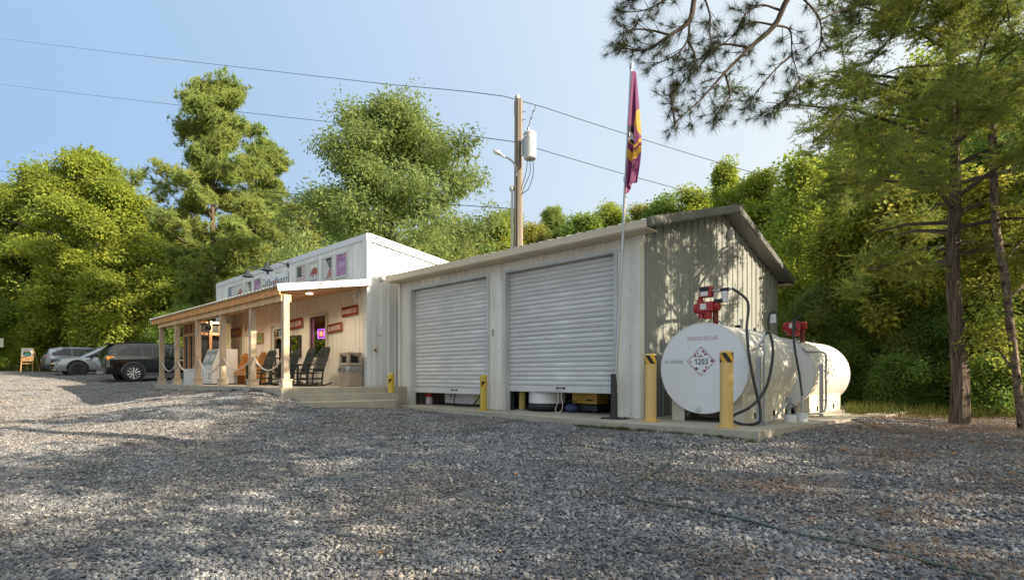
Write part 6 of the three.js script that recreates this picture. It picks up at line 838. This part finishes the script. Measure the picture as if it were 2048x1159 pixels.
T(660, 42, 400, 90, { seed: 206, n: 1300, base: 0.05, cluster: CL.oak, size: 1.3, mat: LM.dark, label: 'shaded green tree behind the middle of the parapet' });
T(440, 42, 470, 60, { seed: 207, n: 900, base: 0.05, cluster: CL.maple, size: 1.2, mat: LM.mid, label: 'green tree around the foot of the tall pine' });
T(905, 44, 470, 75, { seed: 208, n: 1000, base: 0.05, cluster: CL.maple, size: 1.3, mat: LM.yellow, hue: 0.5, label: 'yellowing tree between the store roof and the shed roof' });
// behind the shed
const sh = { cluster: CL.maple, size: 1.35, mat: LM.mid, hue: 0.5, base: 0.05 };
for (const [px, d, top, hw, sd] of [[948, 50, 462, 62, 301], [1005, 48, 440, 70, 302], [1062, 52, 462, 66, 303], [1165, 50, 445, 75, 304], [1220, 54, 428, 80, 305], [1280, 52, 422, 75, 306], [1335, 50, 404, 70, 307], [1385, 48, 396, 75, 308], [1430, 55, 405, 80, 309]]) T(px, d, top, hw, { ...sh, seed: sd, n: 900, mat: [LM.yellow, LM.mid, LM.bright][sd % 3], blobR: 0.15, limbs: 26, group: G2, label: ['yellowing', 'mid green', 'bright green'][sd % 3] + ' tree top showing above the shed roof' });
T(1112, 55, 418, 42, { seed: 311, n: 620, limbs: 22, base: 0.3, shape: 'pine', cluster: CL.pine, size: 1.7, mat: LM.pine, label: 'bushy pine top showing above the middle of the shed roof' });
T(1457, 36, 322, 62, { ...sh, seed: 312, n: 1500, limbs: 30, shape: 'cone', size: 1.0, blobR: 0.14, mat: LM.bright, label: 'pointed tree rising just behind the shed ridge' });
T(1530, 34, 366, 90, { ...sh, seed: 313, n: 1700, limbs: 32, blobR: 0.14, size: 1.0, mat: LM.bright, label: 'rounded sunlit tree beside the pointed tree behind the shed' });
// wood behind the tanks
for (const [px, d, top, hw, kind, sd] of [[1600, 30, 380, 90, 0, 401], [1690, 27, 330, 120, 1, 402], [1780, 30, 240, 150, 0, 403], [1880, 26, 180, 160, 1, 404], [1980, 28, 120, 180, 0, 405], [2080, 24, 100, 180, 2, 406], [1640, 22, 470, 110, 2, 407], [1740, 21, 430, 130, 0, 408], [1850, 20, 400, 150, 2, 409], [1960, 19, 330, 170, 1, 410], [2070, 18, 250, 190, 2, 411], [2180, 22, 60, 220, 0, 412], [1610, 18.5, 560, 100, 1, 413], [1720, 17, 560, 120, 2, 414], [1830, 16, 540, 130, 0, 415], [1990, 15, 520, 140, 1, 416], [2110, 14.5, 480, 160, 2, 417]])
  T(px, d, top, hw, { seed: sd, n: 900, limbs: 28, base: 0.06, rag: 0.7, blobR: 0.14, cluster: [CL.small, CL.maple, CL.oak][kind], size: d < 20 ? 0.85 : 1.15, mat: [LM.mid, LM.bright, LM.dark][kind], hue: 0.5, autumn: 0.03, group: G3, label: ['mid green small leaved tree', 'bright broad leaved tree', 'dark narrow leaved tree'][kind] + ' in the wood behind the fuel tanks' });
for (const [px, d, top, hw, sd] of [[1625, 15.5, 590, 55, 421], [1690, 14.8, 640, 50, 422], [1760, 14.4, 560, 60, 423], [1822, 13.6, 680, 50, 424], [1880, 13.4, 610, 55, 425], [1960, 12.8, 650, 60, 426], [2050, 12, 600, 80, 427], [1795, 12.9, 770, 45, 428], [1985, 11.4, 785, 40, 429], [2105, 11.4, 690, 80, 430], [1725, 14.6, 750, 50, 431]])
  T(px, d, top, hw, { name: 'shrub', cat: 'shrub', seed: sd, n: 480, limbs: 20, base: 0.02, rag: 1, blobR: 0.13, trunkR: 0.03, cluster: CL.small, size: 0.62, mat: [LM.mid, LM.oak, LM.dark][sd % 3], hue: 0.5, autumn: 0.05, group: G5, label: ['green', 'greyish green', 'dark green'][sd % 3] + ' leafy bush at the foot of the wood behind the fuel tanks' });
for (const [px, d, top, hw, sd] of [[1603, 17, 330, 60, 441], [1668, 15.4, 420, 50, 442], [1742, 14.9, 300, 60, 443], [1806, 14, 380, 50, 444], [1862, 13.8, 330, 55, 445], [2000, 12.6, 360, 60, 446]]) T(px, d, top, hw, { name: 'sapling', seed: sd, n: 260, limbs: 18, base: 0.42, rag: 1, blobR: 0.16, trunkR: 0.05, lean: 0.16, cluster: CL.maple, size: 0.72, mat: sd % 2 ? LM.bright : LM.yellow, hue: 0.4, bark: M.barkGrey, group: 'slim saplings at the wood edge behind the fuel tanks', label: (sd % 2 ? 'green' : 'yellow leaved') + ' slim sapling with bare lower stem at the wood edge by the tanks' });
// cedar with the straight trunk
{
  const p = at(1920, 850, 9.4), y0 = ground(p.x, p.z); const t = thing('cedar_tree', 'cedar with straight shaggy brown trunk at the edge of the gravel', 'tree', [p.x, y0 - 0.03, p.z]); const r = rng(77), h = 8.3, wood = [];
  const ax = (k) => V(-0.10 * Math.sin(k * 2.2) + 0.03 * Math.sin(k * 15), h * k, -0.05 * k + 0.03 * Math.cos(k * 13)); const tr = 0.138;
  { const pts = []; const nR = 40, nA = 18, pos = [], idx = [], uv = []; for (let i = 0; i <= nR; i++) { const k = i / nR, c = ax(k), R = tr * (1 - 0.8 * k) * (1 + 0.25 * Math.exp(-k * 40)); for (let a = 0; a <= nA; a++) { const an = a / nA * 2 * PI, q = R * (1 + 0.07 * Math.sin(an * 5 + k * 6) + 0.05 * Math.sin(an * 9 - k * 9) + 0.03 * (r() - 0.5)); pos.push(c.x + q * Math.cos(an), c.y, c.z + q * Math.sin(an)); uv.push(a / nA * 1.0, k * h); } } for (let i = 0; i < nR; i++) for (let a = 0; a < nA; a++) { const b = i * (nA + 1) + a; idx.push(b, b + nA + 1, b + 1, b + 1, b + nA + 1, b + nA + 2); } const g = new THREE.BufferGeometry(); g.setAttribute('position', new THREE.Float32BufferAttribute(pos, 3)); g.setAttribute('uv', new THREE.Float32BufferAttribute(uv, 2)); g.setIndex(idx); g.computeVertexNormals(); mesh('trunk', g, M.bark, t); }
  const knots = []; for (let k = 0; k < 9; k++) { const kk = 0.08 + 0.035 * k, a = r() * 6.28, c = ax(kk), R = tr * (1 - 0.8 * kk); knots.push(new THREE.SphereGeometry(0.03, 8, 6).scale(1, 1.3, 1).translate(c.x + R * Math.cos(a), c.y, c.z + R * Math.sin(a))); } mesh('knot', knots, M.barkGrey, t);
  const spots = []; let az = 0; const toX = RIGHT.clone(), nL = 52;
  for (let i = 0; i < nL; i++) {
    const u = (i + r()) / nL, k = 0.33 + 0.65 * u; az += 2.4 + (r() - 0.5) * 0.8; let len = (3.7 * Math.pow(1 - u, 0.42) * (0.6 + 0.5 * r())) + 0.3; const dead = u < 0.17; if (dead) len *= 0.5; const rise = (u < 0.3 ? 0.12 : 0.35) + 0.35 * u + (r() - 0.5) * 0.3, d = V(Math.cos(az) * Math.cos(rise), Math.sin(rise), Math.sin(az) * Math.cos(rise)), a = ax(k), m = a.clone().addScaledVector(d, len * 0.5), e = a.clone().addScaledVector(d, len).add(V(0, -0.12 * len, 0)), lr = 0.05 * (1 - 0.6 * u); wood.push(rod(a, m, lr, lr * 0.6, 6), rod(m, e, lr * 0.6, 0.006, 5)); if (dead && r() < 0.85) continue;
    const nb = 3 + Math.round(len * 2.4); for (let b = 0; b < nb; b++) { const f = 0.28 + 0.75 * (b + r()) / nb, q = a.clone().lerp(e, f).add(V(0, f < 0.5 ? 0.02 : 0, 0)), off = V(r() - 0.5, (r() - 0.65) * 0.7, r() - 0.5).multiplyScalar(0.30 * len + 0.3), c = q.clone().add(off); wood.push(rod(q, c, 0.008, 0.003, 4)); spots.push([q, c]); }
  }
  mesh('limb', wood, M.barkGrey, t);
  const N = 1850, im = new THREE.InstancedMesh(CL.cedar[0], LM.cedar, N), mm = new THREE.Matrix4(), c = new THREE.Color(); im.name = 'crown'; im.userData.kind = 'stuff'; for (let i = 0; i < N; i++) { const [q, e] = spots[Math.floor(r() * spots.length)], s = 0.55 + 0.5 * r(), p2 = q.clone().lerp(e, 0.3 + r() * 0.9).add(V(r() - 0.5, r() - 0.5, r() - 0.5).multiplyScalar(0.28)); mm.compose(p2, new THREE.Quaternion().setFromEuler(new THREE.Euler((r() - 0.5), r() * 6.28, (r() - 0.5))), V(s, s, s)); im.setMatrixAt(i, mm); const l = 0.75 + 0.6 * r(), w = (r() - 0.45) * 0.4; c.setRGB(l * (1 + w), l * (1 + 0.25 * w), l * (1 - 0.4 * w)); im.setColorAt(i, c); } t.add(im);
}
// leaning stem by the cedar
{
  const p = at(2045, 862, 8.6), y0 = ground(p.x, p.z); const t = thing('young_tree', 'thin leaning stem with side boughs beside the straight cedar trunk', 'tree', [p.x, y0 - 0.03, p.z]); const r = rng(91), D = (x, y, d) => at(x, y, d).sub(t.position);
  const pts = [V(0, 0, 0), D(2035, 760, 8.65), D(2020, 640, 8.7), D(2012, 560, 8.75), D(1995, 470, 8.8), D(1990, 400, 8.9), D(1985, 250, 9)]; mesh('trunk', [tube(pts, 0.055, 60, 8)], M.bark, t);
  const bl = [[D(2016, 600, 8.7), D(2060, 560, 8.9), D(2100, 530, 9.1)], [D(2010, 520, 8.75), D(2060, 470, 8.9), D(2110, 440, 9.1)], [D(2030, 740, 8.65), D(2000, 700, 8.9), D(1985, 640, 9.1)], [D(1998, 480, 8.8), D(2040, 500, 9.2), D(2080, 540, 9.6)], [D(1990, 430, 9.0), D(2020, 400, 9.0), D(2070, 370, 8.8)]]; mesh('limb', bl.map((b) => tube(b, 0.02, 20, 6)), M.barkGrey, t);
  const N = 130, im = new THREE.InstancedMesh(CL.maple[1], LM.mid, N), mm = new THREE.Matrix4(), c = new THREE.Color(); im.name = 'crown'; im.userData.kind = 'stuff'; for (let i = 0; i < N; i++) { const b = bl[i % bl.length], q = b[1].clone().lerp(b[2], r() * 1.3 - 0.1).add(V(r() - 0.5, r() - 0.5, r() - 0.5).multiplyScalar(0.55)), s = 0.4 + 0.2 * r(); mm.compose(q, new THREE.Quaternion().setFromEuler(new THREE.Euler(0, r() * 6.28, 0)), V(s, s, s)); im.setMatrixAt(i, mm); const l = 0.7 + 0.6 * r(); c.setRGB(l * (1 + 0.4 * r()), l, l * 0.8); im.setColorAt(i, c); } t.add(im);
}
// pine whose boughs hang over the drive
{
  const base = CAM.clone().addScaledVector(RIGHT, 8.0).addScaledVector(FWD, 3.6), y0 = ground(base.x, base.z); const t = thing('overhanging_pine', 'pine with long needled dark boughs hanging into the open sky', 'tree', [base.x, y0 - 0.05, base.z]); const r = rng(55), wood = [], tw = []; const D = (x, y, d) => at(x, y, d).sub(t.position);
  mesh('trunk', [rod(V(0, 0, 0), V(-0.1, 6, 0), 0.2, 0.15, 14), rod(V(-0.1, 6, 0), V(0.05, 10.2, 0.1), 0.15, 0.04, 12)], M.bark, t);
  const limbs = [ // in the picture: bough, then its side twigs
    [[2300, -260, 6.4], [1900, -160, 6.9], [1590, -20, 7.4], [1550, 50, 7.5], [1500, 95, 7.5], [1450, 145, 7.4], [1400, 200, 7.3], [1350, 245, 7.2]],
    [[1550, 50, 7.5], [1580, 60, 7.6], [1585, 110, 7.7], [1600, 160, 7.8]], [[1500, 95, 7.5], [1440, 90, 7.4], [1400, 130, 7.3], [1360, 170, 7.2], [1345, 185, 7.2]], [[1450, 145, 7.4], [1460, 190, 7.4], [1440, 220, 7.35], [1430, 240, 7.3]], [[1550, 50, 7.5], [1500, 45, 7.5], [1450, 85, 7.4], [1420, 100, 7.3]], [[1585, 110, 7.7], [1550, 140, 7.6], [1510, 190, 7.6], [1495, 215, 7.6]], [[1600, 160, 7.8], [1570, 200, 7.7], [1520, 230, 7.7]], [[1590, -20, 7.4], [1640, 40, 7.7], [1640, 90, 7.9], [1620, 120, 7.9]], [[1560, 20, 7.5], [1520, 10, 7.4], [1490, 30, 7.4], [1475, 60, 7.4]],
    [[2000, -330, 6.2], [1600, -150, 6.8], [1400, -30, 7.1], [1380, 40, 7.1], [1340, 70, 7.0], [1290, 100, 7.0], [1245, 95, 6.9]], [[1400, -30, 7.1], [1330, 0, 7.0], [1290, 20, 6.9], [1240, 25, 6.9]], [[1380, 40, 7.1], [1375, 80, 7.1], [1350, 110, 7.0], [1305, 130, 7.0]], [[1400, -30, 7.1], [1420, 30, 7.2], [1420, 70, 7.2], [1425, 95, 7.2]], [[1340, 70, 7.0], [1300, 60, 7.0], [1260, 60, 6.9], [1240, 70, 6.9]], [[1375, 80, 7.1], [1390, 115, 7.1], [1360, 140, 7.1]], [[1330, 0, 7.0], [1300, -10, 6.9], [1260, 0, 6.9]], [[1640, 40, 7.7], [1690, 20, 7.9], [1720, 30, 8.0]], [[1350, 245, 7.2], [1345, 215, 7.2], [1342, 200, 7.2]]];
  const tips = []; limbs.forEach((l, i) => { const pts = l.map((p) => D(...p)), c = new THREE.CatmullRomCurve3(pts), main = i === 0 || i === 9; const n = pts.length * 4; for (let k = 0; k < n; k++) { const a = c.getPoint(k / n), b = c.getPoint((k + 1) / n), R = main ? 0.06 * Math.pow(1 - k / n, 1.4) + 0.008 : 0.012 * (1 - k / n) + 0.004; wood.push(rod(a, b, R, R * 0.97, 6)); } const from = main ? 0.5 : 0.15; const cnt = main ? 34 : 16; for (let k = 0; k < cnt; k++) { const f = from + (1 - from) * (k + r()) / cnt, a = c.getPoint(f), tn = c.getTangent(f), side = V(r() - 0.5, (r() - 0.55) * 1.1, r() - 0.5).normalize(), e = a.clone().addScaledVector(tn, 0.07 + 0.1 * r()).addScaledVector(side, 0.06 + 0.16 * r()); tw.push(rod(a, e, 0.005, 0.003, 4)); tips.push([e, tn.clone().add(side).normalize()]); } tips.push([c.getPoint(1), c.getTangent(1)]); });
  const backlitBark = mat([0.13, 0.10, 0.085], 0.95, { map: mod(T_bark, 2, 0.8) }); mesh('bough', wood, backlitBark, t); mesh('twig', tw, backlitBark, t);  // bough and twig bark darkened in its colour to look backlit
  const pos = []; const rr = rng(60); needles(rr, pos, V(0, 0, 0), V(0, 1, 0), 74, 0.155, 0.0034, 0.75); const g = new THREE.BufferGeometry(); g.setAttribute('position', new THREE.Float32BufferAttribute(pos, 3)); g.computeVertexNormals();
  // more boughs above the frame
  for (let i = 0; i < 7; i++) { const a = i * 2.4, k = 7.0 + i * 0.42, L = 2.2 - i * 0.15, e = V(Math.cos(a) * L, k + 0.8, Math.sin(a) * L); for (let j = 0; j < 26; j++) { const f = 0.35 + 0.65 * r(), q = V(0, k, 0).lerp(e, f).add(V(r() - 0.5, r() - 0.5, r() - 0.5).multiplyScalar(1.0)); tips.push([q, V(r() - 0.5, 0.4, r() - 0.5).normalize()]); } }
  const im = new THREE.InstancedMesh(g, LM.overhang, tips.length), mm = new THREE.Matrix4(), c = new THREE.Color(); im.name = 'needles'; im.userData.kind = 'stuff'; tips.forEach(([p, d], i) => { const q = new THREE.Quaternion().setFromUnitVectors(V(0, 1, 0), d), s = 0.8 + 0.45 * r(); mm.compose(p, q.multiply(new THREE.Quaternion().setFromAxisAngle(V(0, 1, 0), r() * 6)), V(s, s, s)); im.setMatrixAt(i, mm); const l = 0.7 + 0.6 * r(); c.setRGB(l, l, l); im.setColorAt(i, c); }); t.add(im);
}
// trees of the open side: they shade the drive and stand in the windows' reflections
function C(u, d, h, rad, o) { const p = CAM.clone().addScaledVector(RIGHT, u).addScaledVector(FWD, d); return tree({ x: p.x, z: p.z, h, rad, n: 700, limbs: 22, base: 0.25, cluster: CL.maple, size: 1.2, mat: LM.mid, ...o }); }
[[13, 0.3, 8.6, 3.0], [12, -5, 10, 3.4], [15, 4.0, 9.0, 2.3], [19, -6, 11.5, 3.8], [25, -2, 13.5, 4]].forEach(([u, d, h, R], i) => C(u, d, h, R, { seed: 501 + i, n: [170, 200, 260, 200, 220][i], blobR: 0.08, group: 'trees standing on the sunny side of the drive', label: 'green tree on the sunny side of the gravel drive' }));
[[-42, 26, 12, 5], [-47, 31, 13, 5.5], [-40, 20, 12, 5], [-53, 36, 13, 5], [-36, 14, 12, 5]].forEach(([u, d, h, R], i) => C(u, d, h, R, { seed: 521 + i, size: 1.5, n: 900, base: 0.08, mat: LM.bright, group: G6, label: 'green tree along the open side of the gravel drive' }));
// ---------- small things on the ground ----------
{
  const path = [[1345, 903], [1346, 918], [1328, 938], [1285, 962], [1258, 980], [1254, 992], [1268, 1003], [1310, 1011], [1370, 1020], [1440, 1034], [1500, 1047], [1600, 1075], [1700, 1092], [1790, 1112], [1880, 1138], [1990, 1165]].map(([x, y]) => gp(x, y).add(V(0, 0.028, 0)));
  tag(mesh('garden_hose', [tube(path, 0.011, 260, 7)], mat([0.07, 0.10, 0.085], 0.5)), 'thin dark green hose snaking across the gravel', 'hose');
  const r = rng(33), pos = []; for (let i = 0; i < 70; i++) { const a = r() * 6.28, L = 0.1 + 0.1 * r(), o = V((r() - 0.5) * 0.7, 0.02 + 0.02 * r(), (r() - 0.5) * 0.7), d = V(Math.cos(a), (r() - 0.5) * 0.25, Math.sin(a)), s = V(-Math.sin(a), 0, Math.cos(a)).multiplyScalar(0.0022), e = o.clone().addScaledVector(d, L); for (const p of [o.clone().add(s), e, o.clone().sub(s)]) pos.push(p.x, p.y, p.z); } const g = new THREE.BufferGeometry(); g.setAttribute('position', new THREE.Float32BufferAttribute(pos, 3)); g.computeVertexNormals();
  const sp = []; for (let i = 0; i < 1700; i++) { const u = -1 + 12 * r(), d = 3.2 + 9 * r(), p = CAM.clone().addScaledVector(RIGHT, u).addScaledVector(FWD, d), w = Math.max(0, (u - 0.6) / 4) * (0.3 + 1.2 * Math.max(0, gn(p.x / 30, p.z / 30) - 0.3)); if (u > d * 1.02 + 0.5 || r() > w || (p.x < 2.75 && p.z < 1.1)) continue; sp.push(p); }
  const im = new THREE.InstancedMesh(g, mat([0.33, 0.19, 0.10], 0.8, { side: THREE.DoubleSide }), sp.length), mm = new THREE.Matrix4(); im.name = 'pine_needle_litter'; im.userData.kind = 'stuff'; sp.forEach((p, i) => { mm.compose(V(p.x, ground(p.x, p.z) + 0.012, p.z), new THREE.Quaternion().setFromAxisAngle(V(0, 1, 0), r() * 6), V(1, 1, 1)); im.setMatrixAt(i, mm); }); scene.add(im);
  // dead leaves
  const lg = leafCluster(61, 1, 0.09, 0.06, 0.001), n = 70, il = new THREE.InstancedMesh(lg, mat([0.42, 0.22, 0.10], 0.8, { side: THREE.DoubleSide }), n), c = new THREE.Color(); il.name = 'fallen_leaves'; il.userData.kind = 'stuff'; for (let i = 0; i < n; i++) { const u = -2 + 11 * Math.pow(r(), 0.7), d = 3.6 + 8 * r(), p = CAM.clone().addScaledVector(RIGHT, u).addScaledVector(FWD, d); if (p.x < 2.75 && p.z < 1.1) { p.x = 3 + r(); } mm.compose(V(p.x, ground(p.x, p.z) + 0.025, p.z), new THREE.Quaternion().setFromEuler(new THREE.Euler((r() - 0.5) * 0.6, r() * 6, (r() - 0.5) * 0.6)), V(1, 1, 1).multiplyScalar(0.6 + 0.6 * r())); il.setMatrixAt(i, mm); const l = 0.6 + 0.6 * r(); c.setRGB(l, l * (0.8 + 0.3 * r()), l * 0.9); il.setColorAt(i, c); } scene.add(il);
  // moss and weeds at the edge of the slab, grass along the wood
  const gpz = []; for (let i = 0; i < 26; i++) { const a = r() * 6.28, o = V((r() - 0.5) * 0.14, 0, (r() - 0.5) * 0.14), L = 0.05 + 0.09 * r(), e = o.clone().add(V(Math.cos(a) * 0.04, L, Math.sin(a) * 0.04)), s = V(-Math.sin(a), 0, Math.cos(a)).multiplyScalar(0.004); for (const p of [o.clone().add(s), e, o.clone().sub(s)]) gpz.push(p.x, p.y, p.z); } const gg = new THREE.BufferGeometry(); gg.setAttribute('position', new THREE.Float32BufferAttribute(gpz, 3)); gg.computeVertexNormals();
  const ws = []; for (let i = 0; i < 150; i++) { const t = r(), x = -0.6 + 2.9 * t; ws.push([x, 1.09 - 0.05 * Math.max(0, x) + 0.05 * r(), 0.35 + 0.3 * r()]); } for (let i = 0; i < 60; i++) ws.push([2.4 + r() * 0.9, 0.9 - 4.5 * r(), 0.4]).valueOf; for (let i = 0; i < 500; i++) { const p = at(-30 + 430 * r(), 752, 34 + 5 * r()); ws.push([p.x, p.z, 2 + 2 * r()]); } for (let i = 0; i < 420; i++) { const p = at(1700 + 420 * r(), 752, 10.6 + 3 * r()); ws.push([p.x, p.z, 1 + 1.4 * r()]); }
  const iw = new THREE.InstancedMesh(gg, leafMat([0.10, 0.11, 0.03], 0.3), ws.length); iw.name = 'weeds'; iw.userData.kind = 'stuff'; ws.forEach(([x, z, s], i) => { mm.compose(V(x, ground(x, z) - 0.005, z), new THREE.Quaternion().setFromAxisAngle(V(0, 1, 0), r() * 6), V(s, s, s)); iw.setMatrixAt(i, mm); }); scene.add(iw);
}
renderer.render(scene, camera);
